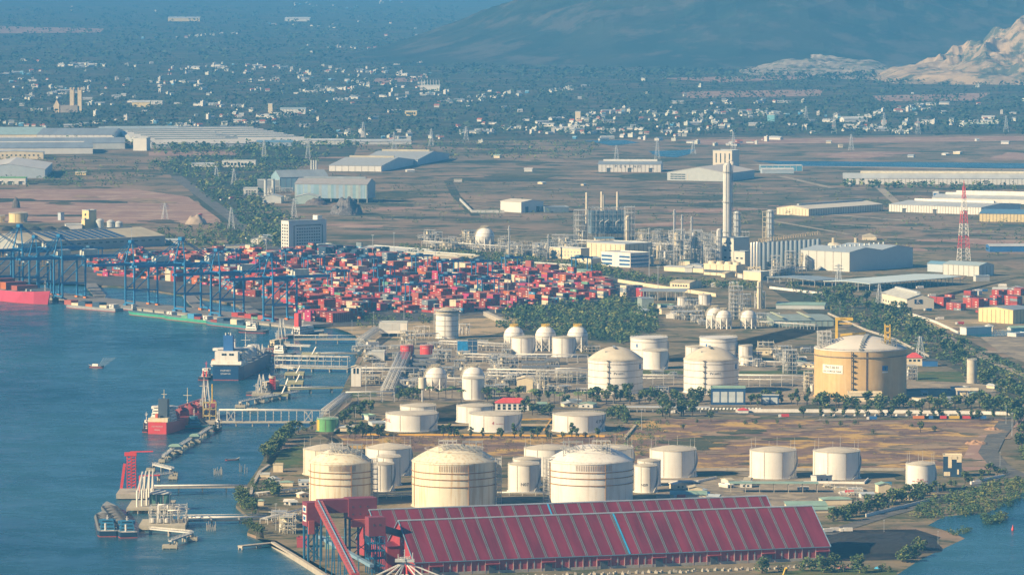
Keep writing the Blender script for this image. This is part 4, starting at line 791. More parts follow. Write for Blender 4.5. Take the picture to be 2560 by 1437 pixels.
for lab, B, wr, dep, hp, th, kd, rm in (('small shed with a pale green roof right of the loading canopy', (2196, 1232), 32, 10, 20, 10, 'gable_v', GRN_), ('white kiosk shed with a tan roof below the fire water tank', (2262, 1250), 50, 11, 16, -4, 'gable_u', TAN_),
        ('cream shed beside a red canopy near the lower road', (2176, 1262), 52, 10, 14, -6, 'hip', TAN_), ('grey-roofed house behind the maroon shed end', (2056, 1262), 74, 14, 14, 8, 'hip', GRN_), ('pale green lean-to touching the maroon shed end', (1968, 1276), 100, 16, 12, 4, 'shed', GRN_),
        ('low green shed at the corner of the coal yard trees', (2030, 1282), 60, 12, 8, 10, 'gable_u', GRN_), ('teal-roofed pump shed right of the N09 tank', (1676, 1246), 90, 12, 10, -2, 'shed', GRN_), ('small blue pump shed with a folded roof', (1722, 1240), 34, 12, 20, 0, 'gable_v', TAN_)):
    bld(lab, B, wr, dep, hp, th, kd, 5, CR_, rm, 'shed', 'shed', G6)
G7 = 'huts on the near shore'
for lab, B, wr, hp, kd, rm in (('cream hut with a flat roof at the mangrove corner', (683, 1180), 24, 18, 'flat', TAN_), ('hut with a pale green hip roof by the yellow pipe', (700, 1215), 32, 10, 'hip', GRN_), ('tiny white kiosk with a green pyramid roof by the pipe jetty', (645, 1263), 14, 12, 'hip', GRN_),
        ('grey-green pump house beside the tall lamp mast', (700, 1320), 26, 26, 'flat', GRN_), ('low white hut row near the shore wall', (650, 1193), 24, 7, 'flat', LG_), ('pale green tin shelter right of the green tank', (850, 1078), 34, 10, 'gable_u', LG_)):
    bld(lab, B, wr, 7, hp, -2, kd, 4, CR_, rm, 'hut', 'hut', G7)
# ---- maroon bulk sheds
def bulk(label, Lft, wr, th, span, hw, rz, cat='shed', front=True, blue=.51):
    p = G(*Lft); s = S(p); a = radians(th); L = wr/s/cos(a)
    t = thing('bulk_shed', label, cat, p, a, 'maroon bulk sheds'); b = MB(); h = hw/s
    b.box(L/2, span/2, .0, L, span, h); [b.add([(x, 0, h), (x, span, h), (x, span/2, h+rz)], [(0, 1, 2)]) for x in (0, L)]
    b.build('wall', RCL_, t)
    rm = roof_mesh(t, L, span, h, 'gable_u', rz, MAR_, ov=.9)
    q = lambda y, o: (y, h + rz*(y+.9)/(span/2+.9) + .44 + o)
    for k in range(int(L/9.45)):
        x = 6 + k*9.45; b = MB()
        for dx in (-.75, .35):
            b.add([(x+dx, *q(-.6, 0)), (x+dx+.42, *q(-.6, 0)), (x+dx+.42, *q(span/2, 0)), (x+dx, *q(span/2, 0)), (x+dx, *q(-.6, .2)), (x+dx+.42, *q(-.6, .2)), (x+dx+.42, *q(span/2, .2)), (x+dx, *q(span/2, .2))], [(4,5,6,7), (0,1,5,4), (1,2,6,5), (3,0,4,7), (2,3,7,6)])
        b.build('skylight_strip', mat('skylight_grey', (.15, .21, .23), .4), rm)
    x = L*blue; b = MB(); b.add([(x, *q(-.6, .25)), (x+1.3, *q(-.6, .25)), (x+1.3, *q(span/2, .25)), (x, *q(span/2, .25))], [(0, 1, 2, 3)]); b.build('blue_strip', mat('blue_strip', (.05, .35, .62), .5), rm)
    b = MB(); b.box(L/2, span/2, h + rz + .2, L+2, 1.6, .7); b.build('ridge_cap', mat('ridge_silver', (.50, .58, .62), .4), rm)
    b = MB(); b.box(L/2, -.8, h+.1, L+2, .4, .5); b.build('gutter', mat('gutter_blue', (.16, .30, .42)), rm)
    for x in (-.95, L+.95):
        b = MB(); b.beam((x, -.9, h+.5), (x, span/2, h+rz+.6), .5); b.beam((x, span+.9, h+.5), (x, span/2, h+rz+.6), .5); b.build('verge_trim', mat('gutter_blue', (.16, .30, .42)), rm)
    if front:
        n = int(L/9.45)
        b = MB(); b.box(L/2, -.25, 0, L, .5, 2.0); b.build('plinth', CON_, t)
        for k in range(n+1): b = MB(); b.box(L*k/n, -.3, 0, .5, .6, h); b.build('pilaster', mat('pale_pilaster', (.45, .30, .30)), t)
        for k in range(n):
            x = L*(k+.5)/n
            if k % 4 == 1:
                b = MB(); b.box(x, -.4, 0, 5.0, .7, 5.0); d = b.build('door', DG_, t); b = MB(); b.box(x, -1.6, 6.3, 9.2, 3.0, .4); b.build('awning', RCL_, d)
            else: b = MB(); b.box(x, -.12, 2.0, .8, .26, h*.62); b.build('vent_strip', GR_, t)
    return t
t = bulk('huge maroon shed in the foreground with grey roof strips and one blue strip', (1037, 1440), 1056, 18, 69, 33, 24)
b = MB(); [b.box(-.3, 30 - q*2.0, 22 - q*2.2, .5, .8, .8) for q in range(3)]; [b.box(-.3, 25 - q*.6, 14 - q*1.6, .5, 1.0, .9) for q in range(4)]; b.build('marking', W_, t)
p = G(1037, 1440); a = radians(18); q = p + Vector((-sin(a)*69.6, cos(a)*69.6, 0)); pq = proj(q)
bulk('second maroon shed mostly hidden behind the foreground one', pq, 1056*S(q)/S(p)*.975, 18, 66, 33*S(q)/S(p), 24, front=False, blue=.44)
# ---------------------------------------------------------------- container terminal
TH = radians(35); U = Vector((cos(TH), sin(TH), 0)); V = Vector((-sin(TH), cos(TH), 0))
CC = [('red', (.37, .045, .028)), ('pink', (.42, .04, .12)), ('brown red', (.24, .045, .03)), ('orange', (.46, .13, .03)), ('dark blue', (.035, .07, .12)), ('white', (.62, .54, .38)), ('grey', (.20, .24, .26)), ('green', (.13, .30, .20)), ('salmon', (.36, .10, .07)), ('sky blue', (.06, .26, .45))]
CMAT = {n: mat('container_' + n.replace(' ', '_'), c, .55, .12, .2) for n, c in CC}
CNAMES = list(CMAT)
CL, CW, CH = 12.19, 2.44, 2.6
def cont_mesh(col):
    b = MB(); b.box(0, 0, 0, CL, CW, CH)
    for k in range(9): b.box(-CL/2 + CL*(k+.5)/9, 0, .2, .35, CW+.12, CH-.4)                 # pressed wall panels
    b.m = 1
    for y in (-1, 1): b.box(-CL*.12, y*(CW/2+.08), CH*.45, CL*.26, .06, CH*.3)                       # company panel
    b.box(CL/2+.04, 0, .15, .08, .12, CH-.3); b.box(-CL/2-.04, 0, .15, .08, .12, CH-.3)
    return b
CPROTO = {}
def container(col, loc, rz, label, group):
    if col not in CPROTO:
        lm = mat('panel_pale', (.72, .62, .56), .5) if col != 'white' else mat('panel_tan', (.45, .33, .20), .5)
        o = cont_mesh(col).build('shipping_container', [CMAT[col], lm]); CPROTO[col] = o
        o.location = loc; o.rotation_euler = (0, 0, rz); return tag(o, label, 'container', group)
    o = CPROTO[col].copy(); COL.objects.link(o); o.location = loc; o.rotation_euler = (0, 0, rz); return tag(o, label, 'container', group)
def inpoly(p, poly):
    x, y = p; c = False
    for (x1, y1), (x2, y2) in zip(poly, poly[1:] + poly[:1]):
        if (y1 > y) != (y2 > y) and x < (x2-x1)*(y-y1)/(y2-y1)+x1: c = not c
    return c
YARD = [(215, 655), (330, 640), (480, 632), (610, 636), (700, 632), (830, 628), (900, 626), (1000, 648), (1180, 668), (1290, 672), (1400, 690), (1520, 706), (1535, 742), (1400, 760), (1240, 775), (1130, 785), (930, 780), (880, 806), (770, 808), (735, 770), (700, 752), (600, 742), (560, 720), (400, 700), (250, 690)]
LANE = [(255, 668), (300, 668), (300, 680), (255, 682)]
cr = random.Random(11); slots = {}
O0 = G(900, 700)
HM_ = {}; HU_ = {}
for bi in range(-22, 22):
    for bj in range(-60, 60):
        hmean = HM_.setdefault((bi, bj), cr.choice([0, 1, 1, 2, 2, 3, 3, 4, 5])); hue = HU_.setdefault((bi, bj), cr.choice(['red', 'red', 'red', 'brown red', 'brown red', 'brown red', 'salmon', 'salmon', 'orange', 'dark blue', 'grey', 'white', 'pink', None]))
        for k in range(6):
            p = O0 + U*(bi*28.5 + k*2.6) + V*(bj*12.9)
            px, py = proj(p)
            if not inpoly((px, py), YARD) or cr.random() < .03: continue
            if bj % 7 == 0: continue
            far = py < 668
            n = int(round(hmean + cr.uniform(-.6, .55))); n = max(0, min(5, n - (k == 0 and cr.random() < .3)))
            if px > 1480: n = max(n, 3)
            slots[(bi, k, bj)] = (p, n, hue)
cands = []; NAMEW = ['red', 'red', 'red', 'pink', 'brown red', 'brown red', 'brown red', 'brown red', 'orange', 'orange', 'salmon', 'salmon', 'white', 'grey', 'green', 'dark blue', 'dark blue', 'sky blue']
for (bi, k, bj), (p, n, hue) in slots.items():
    nl = slots[(bi, k-1, bj)][1] if (bi, k-1, bj) in slots else 0
    for z in range(n):
        px, py = proj(p)
        c = hue if hue and cr.random() < .6 else cr.choice(NAMEW)
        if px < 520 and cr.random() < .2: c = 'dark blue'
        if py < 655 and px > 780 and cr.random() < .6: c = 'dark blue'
        vis = (z >= nl) * 3 + (z == n-1)
        cands.append((vis > 0, S(p) * (1 + .12*vis), p + Vector((0, 0, z*(CH+.03))), c))
# the fixed landmark stacks
def stack_at(px, py, nu, nv, nz, cols, rag=0.0):
    o = G(px, py); out = []
    for i in range(nu):
        for j in range(nv):
            for z in range(nz - (1 if cr.random() < rag else 0)):
                out.append((True, S(o)*2, o + U*(i*2.6) + V*(j*12.8) + Vector((0, 0, z*2.63)), cr.choice(cols)))
    return out
LM = stack_at(826, 806, 9, 3, 4, ['salmon', 'brown red', 'brown red', 'red'], .15) + stack_at(1158, 690, 4, 2, 6, ['white']) + stack_at(768, 768, 8, 1, 5, ['brown red', 'red', 'brown red']) + stack_at(892, 775, 10, 1, 5, ['pink', 'brown red']) + stack_at(1560, 742, 9, 1, 5, ['white', 'grey']) + stack_at(1600, 743, 3, 1, 4, ['pink', 'red'])
RY = [(2352, 766, 4, 2, 4), (2395, 776, 3, 2, 3), (2418, 762, 3, 1, 4), (2440, 770, 6, 2, 4), (2485, 762, 5, 1, 4), (2536, 764, 3, 2, 4), (2368, 748, 3, 1, 2), (2420, 744, 4, 1, 3), (2490, 742, 5, 1, 3), (2545, 738, 6, 2, 3), (2450, 782, 7, 1, 1)]
for i, q in enumerate(RY): LM += stack_at(*q, ['red', 'red', 'salmon', 'red', 'brown red', 'grey'] if i != 4 else ['dark blue', 'sky blue', 'red'], .2)
cands.sort(key=lambda c: (-c[0], -c[1])); LM.sort(key=lambda c: -c[1]); rest = []
NI = 0; st_ = {}
def where(p):
    px, py = proj(p)
    return 'in the small stacks right of the K sign shed' if px > 2200 else 'near the front edge of the container yard'
vis = [c for c in cands if c[0]]
pick = LM[:150] + vis[:150 - 24]; rest = LM[150:] + vis[126:] + [c for c in cands if not c[0]]
for _, s_, p, c in pick:
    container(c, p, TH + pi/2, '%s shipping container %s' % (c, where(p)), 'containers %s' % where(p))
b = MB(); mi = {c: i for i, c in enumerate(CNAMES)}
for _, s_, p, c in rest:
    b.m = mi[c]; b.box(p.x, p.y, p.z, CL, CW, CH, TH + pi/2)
    if cr.random() < .55 and c != 'white':
        q = p - U*(CW/2+.06) - V*(CL*.12); b.m = len(CNAMES); b.box(q.x, q.y, p.z + CH*.42, CL*.26, .1, CH*.34, TH + pi/2)
tag(b.build('stacked_containers', [CMAT[c] for c in CNAMES] + [mat('panel_pale', (.72, .62, .56))]), 'dense rows of red, pink and orange containers filling the back of the yard', 'containers', None, 'stuff')
# ---- ship-to-shore cranes
def sts_crane():
    t = thing('quay_crane', '', 'crane', (0, 0, 0), 0, 'blue quay cranes on the wharf'); H = 44; GA = 30; WD = 19
    for x in (0, GA):
        for y in (-WD/2, WD/2):
            b = MB(); b.beam((x, y, 1), (x, y, H+2 if x else H+6), 1.7); b.build('leg', CRN_, t)
            b = MB(); b.box(x, y, 0, 3, 6, 1.6); b.build('wheel_bogie', ORG_ if x else CRN_, t)
    b = MB()
    for x in (0, GA): b.beam((x, -WD/2, 3), (x, WD/2, 3), 1.6); b.beam((x, -WD/2, H+3), (x, WD/2, H+3), 2.2)
    for y in (-WD/2, WD/2): b.beam((0, y, 17), (GA, y, 17), 1.3); b.beam((0, y, H), (GA, y, H), 1.3); b.beam((0, y, 17), (GA, y, H-2), .9)
    b.build('portal_beam', CRN_, t)
    b = MB()
    for y in (-4.2, 4.2): b.box(12, y, H+1, 128, 1.6, 2.6)
    for k in range(13): b.box(-50 + k*10.3, 0, H+1.6, .8, 8.4, 1.2)
    b.build('boom', CRN_, t)
    b = MB()
    for y in (-WD/2, WD/2): b.beam((0, y, H+4), (2, y*.25, H+27), 1.1)
    b.box(2, 0, H+26, 4, 7, 3); b.build('apex_frame', CRN_, t)
    for y in (-4, 4):
        b = MB(); b.beam((2, y*.6, H+27), (-36, y, H+3.4), .6); b.beam((2, y*.6, H+27), (-16, y, H+3.4), .5); b.beam((2, y*.6, H+27), (GA+12, y, H+3.4), .8); b.build('stay', CRN_, t)
    b = MB(); b.box(GA+10, 0, H+4, 18, 9, 6.5); b.build('machinery_house', mat('house_cream', (.60, .60, .50), .5), t)
    b = MB(); b.box(-12, 0, H-3, 4, 4, 3.2); b.build('cab', mat('cab_pale', (.6, .66, .66), .4), t)
    b = MB(); b.box(-18, 0, H-7, 12.3, 2.4, .7); b.beam((-20, 0, H-6.5), (-20, 0, H+1), .25); b.beam((-16, 0, H-6.5), (-16, 0, H+1), .25); b.build('spreader', YEL_, t)
    return t
sp_ = [(671, 803, 1.0, 'blue quay crane nearest the white jetty ship, last on the right'), (539, 789, 1.0, 'blue quay crane behind the loaded blue barge'), (450, 779, 1.12, 'tallest blue quay crane, behind the green barge'), (325, 764, 1.0, 'blue quay crane between the stacked barge and the canal'), (146, 746, 1.0, 'blue quay crane just right of the red ship bow'), (84, 740, .95, 'shorter blue quay crane over the red ship deck'), (46, 735, 1.1, 'blue quay crane with a spread fan of stays over the red ship'), (-18, 729, 1.0, 'blue quay crane cut by the left edge')]
qc = None
for x, y, k, lab in sp_:
    p = G(x, y, 1.5)
    if qc is None: qc = sts_crane(); qc.location = p; qc.rotation_euler = (0, 0, TH); qc['label'] = lab; qc.scale = (k,)*3
    else: copy_tree(qc, p, TH, lab, None, k)
# ---- yard gantries
def rtg():
    t = thing('yard_gantry', '', 'gantry crane', (0, 0, 0), 0, 'blue yard gantries among the containers'); W, D, H = 23.5, 9, 21
    for x in (0, W):
        for y in (0, D): b = MB(); b.beam((x, y, 1), (x, y, H), 1.0); b.build('leg', CRN_, t)
        b = MB(); b.box(x, D/2, 0, 1.4, D+4, 1.5); b.build('sill_beam', CRN_, t)
    b = MB(); [b.box(W/2, y, H, W+4, 1.1, 1.8) for y in (.5, D-.5)]; b.box(0, D/2, H-.4, 1, D, 1); b.box(W, D/2, H-.4, 1, D, 1); b.build('girder', CRN_, t)
    b = MB(); b.box(W*.35, D/2, H+1.8, 6, D-1, 2.2); b.build('trolley', mat('trolley_blue', (.05, .13, .22), .5), t)
    b = MB(); b.box(W*.35+4, D/2-2, H-3, 2.2, 2.2, 2.6); b.build('cab', mat('cab_pale', (.6, .66, .66)), t)
    return t
rg = None
rp_ = [(770, 690, 'behind the brown stack'), (715, 672, 'in front of the far dark row'), (830, 725, 'left of the yard centre'), (905, 690, 'before the dark blue rows'), (960, 742, 'above the pink stack'), (945, 715, 'at the yard centre'), (1025, 760, 'behind the cold tank'), (1040, 685, 'left of the white container stack'), (1110, 735, 'above the cold tank, farther back'), (1105, 700, 'below the twin-roofed shed'), (1190, 700, 'touching the white container stack'), (1265, 690, 'below the tan-roofed shed'), (1440, 690, 'near the green-roofed shed'), (1205, 745, 'in the front right block'), (650, 690, 'behind the last quay crane'), (560, 672, 'far back on the left'), (215, 665, 'at the left end of the yard')]
for x, y, lab in rp_:
    p = G(x, y)
    if rg is None: rg = rtg(); rg.location = p; rg.rotation_euler = (0, 0, TH); rg['label'] = 'blue yard gantry ' + lab
    else: copy_tree(rg, p, TH, 'blue yard gantry ' + lab)
# ---- the wharf behind which the canal runs
QW = [(-400, 655), (-60, 700), (60, 716), (130, 728), (330, 768), (460, 785), (560, 798), (700, 818), (800, 822), (905, 812)]
def deck(name, label, cat, A, B, wd, z, m, piles=True, rail_=False, group=None, pm=None, th=.9, step=16, rm=None):
    p, q = G(*A), G(*B); d = q - p; L = d.length; t = thing(name, label, cat, (p.x, p.y, 0), atan2(d.y, d.x), group); t['L'] = L
    b = MB(); b.box(L/2, 0, z - th, L, wd, th); b.build('deck', m, t)
    if piles:
        for k in range(int(L/step)+1):
            b = MB(); [b.box(min(L-.6, .6 + k*step), y, WZ-2, .9, .9, z - th - WZ + 2) for y in (-wd*.36, wd*.36)]; b.box(min(L-.6, .6 + k*step), 0, z-th-.8, 1.1, wd*.9, .8); b.build('pile_bent', pm or CON_, t)
    if rail_:
        b = MB(); n = int(L/8)
        for y in (-wd/2+.1, wd/2-.1):
            for hh in (.6, 1.2): b.beam((0, y, z+hh), (L, y, z+hh), .14)
            for k in range(n+1): b.beam((L*k/n, y, z), (L*k/n, y, z+1.2), .14)
        b.build('railing', rm or STL_, t)
    return t
wz = 1.5
b = MB(); pB = G(742, 817); pA = pB + V*1900; d = (pB - pA).normalized(); nrm = Vector((-d.y, d.x, 0))
def quad(b, P, z0, z1): b.prism([(p.x, p.y) for p in P], z0, z1)
wh = thing('wharf', 'long grey container wharf under the blue quay cranes', 'wharf', pA); L = (pB-pA).length
b = MB(); b.prism([(0, 0), (L*d.x - 0, L*d.y), (L*d.x + nrm.x*46, L*d.y + nrm.y*46), (nrm.x*46, nrm.y*46)], -.6, wz); b.build('deck', mat('wharf_concrete', (.20, .19, .18), .85, .2, .1), wh)
b = MB(); b.prism([(0, 0), (L*d.x, L*d.y), (L*d.x + nrm.x*3, L*d.y + nrm.y*3), (nrm.x*3, nrm.y*3)], WZ-3, -.6); b.build('quay_face', CON_, wh)
for k in range(1, int(L/24)):
    b = MB(); q = d*(k*24) - nrm*.5; b.box(q.x, q.y, WZ+.4, 1.6, 1.6, 2.6); b.build('fender', DG_, wh)
for lab, A, B in (('low link bridge from the wharf to the yard behind the tallest crane', (470, 741), (500, 772)), ('low link bridge from the wharf beside the last quay crane', (610, 768), (640, 786)), ('low link bridge from the wharf beside the red ship bow', (225, 711), (250, 742))):
    deck('link_bridge', lab, 'bridge', A, B, 14, 1.6, mat('wharf_concrete', (.20, .19, .18)), group='bridges joining the wharf to the yard')
# ---------------------------------------------------------------- ships, boats and jetties
def hull(L, B, D, T=1.0, bow=.22, stern=.06, sheer=1.6, flare=1.0, n=14):
    """x forward from the stern, z=0 at the waterline; returns builder with material 0 topsides, 1 boot-top, 2 deck"""
    b = MB(); secs = []
    for i in range(n+1):
        u = i/n; x = L*u
        w = 1.0 if u < 1-bow else max(.02, 1 - ((u-1+bow)/bow)**2.1)
        if u < stern: w = .82 + .18*u/stern
        up = D + sheer*max(0, (u-.7)/.3)**2 + .3*sheer*max(0, (.15-u)/.15); wl = w*.9 if u > 1-bow else w
        xl = x - (up*.35*max(0, (u-1+bow)/bow)) * flare
        secs.append([(xl, -B/2*wl*.96, -T), (xl, -B/2*wl, .5), (x, -B/2*w, up), (x, B/2*w, up), (xl, B/2*wl, .5), (xl, B/2*wl*.96, -T)])
    vs = [v for s in secs for v in s]; o = 0
    for i in range(n):
        for k in range(5):
            b.m = (1, 0, 2, 0, 1)[k]; b.add([], []); f = [o+i*6+k, o+i*6+k+1, o+(i+1)*6+k+1, o+(i+1)*6+k]; b.face(f)
    b.v = [tuple(v) for v in vs]
    b.m = 0; b.face([1, 4, 3, 2]); b.m = 1; b.face([0, 5, 4, 1]); b.m = 0; e = n*6; b.face([e+1, e+2, e+3, e+4])
    return b
DKR = mat('deck_red', (.28, .05, .06), .7, .2, .3); DKG = mat('deck_grey', (.28, .29, .28), .7, .2, .3); BOOT = mat('boot_red', (.42, .07, .05), .6); HBL = mat('hull_blue', (.010, .055, .15), .4, .1, .1); HBK = mat('hull_dark', (.02, .03, .05), .5); HRD = mat('hull_red', (.60, .06, .06), .4, .1, .1); HPK = mat('hull_pink', (.56, .075, .12), .35, .1, .05); HGR = mat('hull_green', (.06, .32, .20), .5, .15, .2)
def ship(name, label, cat, stern_px, heading, L, B, D, hm, dk, group=None, **kw):
    p = G(*stern_px, WZ); t = thing(name, label, cat, p, heading, group)
    hull(L, B, D, **kw).build('hull', [hm, BOOT, dk], t); return t
def house(t, x, D, w, l, tiers, taper=.5, th=2.6, wm=None, win=True, name='superstructure', wings=True):
    b = MB(); z = D
    for k in range(tiers): b.box(x + k*.3, 0, z, l - k*taper, w - k*taper*1.2, th); z += th
    if wings: b.box(x + l*.22, 0, z - th, l*.36, w*1.18, th*.9)
    h = b.build(name, wm or W_, t)
    if win:
        b = MB()
        for k in range(tiers): b.box(x + k*.3, 0, D + th*k + th*.45, l - k*taper + .1, w - k*taper*1.2 - 1.5, th*.28); b.box(x + k*.3, 0, D + th*k + th*.45, l - k*taper - 1.5, w - k*taper*1.2 + .1, th*.28)
        b.build('window_band', WIN_, h)
    return z
def mast(t, x, y, z0, h, m=None, r=.45):
    b = MB(); b.cyl(x, y, z0, z0+h, r, r*.5, 8); b.box(x, y, z0+h*.7, .4, h*.35, .3); b.box(x, y, z0+h*.5, 1.6, 1.6, .3); b.build('mast', m or W_, t)
# white-and-blue gas carrier (stern towards the camera)
hd = radians(83)
t = ship('gas_carrier', 'blue-hulled gas carrier with a white superstructure and tall blue funnel moored at the jetty', 'ship', (564, 950), hd, 215, 30, 12.5, HBL, DKG)
z = house(t, 26, 12.5, 29, 22, 6, 1.0); b = MB(); b.box(13, 0, 12.5, 20, 29, 5); b.box(10, 0, 17.5, 11, 22, 9); b.box(9, 0, 14.5, 19, 29.6, .5); b.build('aft_house', W_, t)
b = MB(); [b.box(4.4, y, 23, .3, 2, 1.8) for y in (-6, -3.6, 1, 3.4)]; b.build('window_pane', WIN_, t)
b = MB(); b.prism([(14, -4.5), (22, -4.5), (22, 4.5), (14, 4.5)], 16, 41); b.build('funnel', BLU_, t)
b = MB(); [b.cyl(16 + 2*(k % 2), -2.4 + 2.4*k, 41, 43.5, .8, seg=8) for k in range(3)]; b.build('exhaust_pipe', LG_, t)
mast(t, 34, 0, z, 12); mast(t, 110, 0, 11, 26)
for k in range(4): b = MB(); b.lathe([(8.5, 12), (8.5, 17), (5.6, 21), (.1, 22)], 66 + 30*k, 0, 18); b.build('tank_dome', WG_, t)
b = MB(); b.box(112, 0, 20, 118, 2.2, .6); [b.box(56 + 12*k, 0, 11, .5, 2, 9) for k in range(10)]; b.build('pipe_gantry', STL_, t)
b = MB(); b.cyl(96, 8, 11, 31, 1.1, seg=8); b.beam((96, 8, 29), (78, 10, 36), .9); b.build('deck_crane', W_, t)
b = MB(); b.ball(17, 14.5, 17, 2.0, 10, 6, .7); b.build('lifeboat', ORG_, t)
b = MB(); text_flat(b, 'HARVEST', (-.25, 0, 9.0), (0, -1, 0), 2.4); b.build('lettering', WTX, t); b = MB(); text_flat(b, 'SINGAPORE', (-.25, 0, 6.0), (0, -1, 0), 1.8); b.build('lettering', WTX, t)
# red gas carrier
t = ship('gas_carrier', 'red-hulled gas carrier with a cream superstructure, its red stern towards the camera', 'ship', (393, 1085), radians(78), 185, 19.5, 9.0, HRD, DKR, sheer=4)
z = house(t, 20, 9, 18.5, 18, 5, .8, wm=W_); b = MB(); b.box(8, 0, 9, 11, 17, 4.4); b.build('aft_house', CR_, t)
b = MB(); b.box(12, -2.5, 12, 7, 8, 17); b.build('funnel', mat('funnel_dark', (.06, .09, .13), .5), t)
mast(t, 22, 0, z, 14, CR_); mast(t, 150, 0, 11, 24, CR_); mast(t, 96, 0, 9, 22, CR_)
for k in range(4): b = MB(); b.lathe([(6.8, 8.5), (6.8, 13), (4.4, 15.6), (.1, 16.4)], 46 + 30*k, 0, 16); b.build('tank_dome', DKR, t)
b = MB(); b.box(95, 0, 17, 112, 2, .7); [b.box(44 + 12*k, 0, 9, .5, 2, 8) for k in range(9)]; b.box(110, -6, 9, 14, 5, 5); b.build('pipe_gantry', mat('gantry_red', (.35, .10, .10), .6), t)
b = MB(); b.box(4.5, 1.5, 10, 3, 2.2, 7); b.build('free_fall_lifeboat', mat('lifeboat_red', (.6, .12, .05), .5), t)
b = MB(); [b.box(3, y, 8.6, 2, 1.6, 1.8) for y in (-2, 0, 2)]; b.build('winch', YEL_, t)
b = MB(); text_flat(b, 'LADY VALENCIA', (-.25, 0, 6.6), (0, -1, 0), 1.3); b.build('lettering', WTX, t); b = MB(); text_flat(b, 'PANAMA', (-.25, 0, 3.6), (0, -1, 0), 1.25); b.build('lettering', WTX, t)
# red container ship (bow at the right)
bp = G(126, 762, WZ); hdv = TH - pi/2
st = bp - Vector((cos(hdv + radians(2)), sin(hdv + radians(2)), 0)) * 235
t = thing('container_ship', 'pink-red container ship loaded with dark container rows, cut by the left edge', 'ship', st, hdv + radians(2)); hull(235, 32, 13, sheer=2.5, bow=.16).build('hull', [HPK, BOOT, DKG], t)
b = MB(); b.box(206, 0, 13, 3, 28, 4); b.build('breakwater', DKG, t)
for k in range(6):
    x = 60 + 24*k; b = MB(); hh = 3 + (k % 2) if k < 5 else 2
    b.box(x, 0, 14, 12.2, 27, 2.6*hh); b.build('container_bay', CMAT['brown red'] if k % 2 else mat('container_maroon', (.25, .045, .06)), t)
    b = MB(); [b.box(x - 6.15, -13.5, 14 + q*2.65, .1, 2.4, 2.5) for q in range(hh)]; b.box(x, -13.55, 14, 12.2, .1, 2.6*hh); b.build('outer_row', CMAT['orange'] if k == 4 else CMAT['salmon'], t)
mast(t, 224, 0, 15, 12, W_)
b = MB(); b.box(214, 0, 15, 3, 26, 1.2); b.build('bow_winch', LG_, t)
# river barges along the wharf
def barge(label, stern, hdg, L, B, D, hm, cargo, dk=None, cab=True, name='barge', bow=.2):
    t = ship(name, label, 'barge', stern, hdg, L, B, D, hm, dk or DKG, 'barges moored along the wharf', bow=bow, sheer=1.2)
    if cab:
        z = house(t, L*.09, D, B*.6, L*.08, 2, .4, 2.2, W_)
    rr = random.Random(L)
    for k, c in enumerate(cargo):
        b = MB(); b.box(L*.2 + 12.6*k + 3, 0, D, 12.2, B*.75, 2.6 * (1 + (k % 2))); b.build('container_bay', CMAT[c], t)
    return t
hq = TH + pi/2
barge('grey-hulled barge stacked with white, blue and orange containers beyond the red bow', (298, 779), hq + radians(8), 96, 14, 3.4, mat('hull_grey', (.30, .31, .31), .5), ['white', 'dark blue', 'orange', 'dark blue', 'white', 'salmon'])
barge('empty green barge below the tallest quay crane', (442, 797), hq + radians(4), 92, 13, 3.2, HGR, [], mat('deck_teal', (.12, .22, .22), .7))
barge('green barge with a white rail carrying a few containers', (532, 809), hq + radians(2), 96, 14, 3.6, HGR, ['brown red', 'sky blue', 'green'])
barge('blue-green barge carrying dark blue and white containers', (640, 823), hq + radians(2), 96, 14, 3.4, mat('hull_teal', (.05, .22, .24), .5), ['dark blue', 'white', 'dark blue', 'dark blue', 'brown red'])
barge('barge hidden under a wall of orange-red containers beside the last crane', (712, 812), hq + radians(2), 110, 14, 3.0, HBK, ['red', 'salmon', 'green', 'red', 'salmon', 'red'], cab=False)
barge('small pale workboat wedged between the barge and the wharf', (338, 776), hq, 30, 8, 2.4, mat('hull_grey', (.30, .31, .31)), [])
# small craft
def tug(label, stern, hdg, L, B, hm, top=None, group='tugs and small boats', funnel=None):
    t = ship('tug', label, 'boat', stern, hdg, L, B, 2.6, hm, DKG, group, sheer=1.4)
    z = house(t, L*.5, 2.6, B*.62, L*.36, 3, 1.1, 2.5, top or W_); mast(t, L*.5, 0, z, 7, funnel or W_, .3)
    b = MB(); [b.cyl(L*.3, y, 2.6, 8, .7, seg=8) for y in (-1.6, 1.6)]; b.build('exhaust_pipe', funnel or DG_, t); return t
tug('dark tug with a white bridge and red mast beside the blue gas carrier', (508, 950), radians(82), 30, 11, HBK, None, funnel=RED_)
tug('white-topped tug moored off the end of the wharf', (668, 832), radians(160), 34, 11, HBK)
tug('white-topped tug between the upper jetties', (735, 890), radians(150), 32, 11, HBK)
tug('yellow-fronted coaster moored beside the upper jetty', (657, 880), radians(70), 70, 12, HBK, CR_)
tug('tiny dark launch beside the red stern', (362, 1080), radians(80), 12, 5, HBK)
tug('teal service boat moored under the red carrier berth', (522, 1068), radians(200), 26, 8, mat('hull_teal', (.05, .22, .24)), mat('top_teal', (.10, .32, .42), .5))
tug('white launch under the truss jetty end', (540, 1078), radians(80), 14, 5, HBK)
t = tug('white jetty ship with a red funnel moored beyond the first jetty', (706, 845), radians(60), 80, 16, HBK); b = MB(); b.box(30, 0, 10, 6, 5, 14); b.build('funnel', RED_, t)
t = tug('dark coaster with a cream deck in shade at the third berth', (628, 988), radians(66), 75, 13, HBK, CR_)
o = ship('speedboat', 'tiny white speedboat alone on open water with a wake', 'boat', (258, 919), radians(160), 16, 4.5, 1.6, HBK, W_); b = MB(); b.box(8, 0, 1.6, 6, 3, 2); b.build('cabin', W_, o)
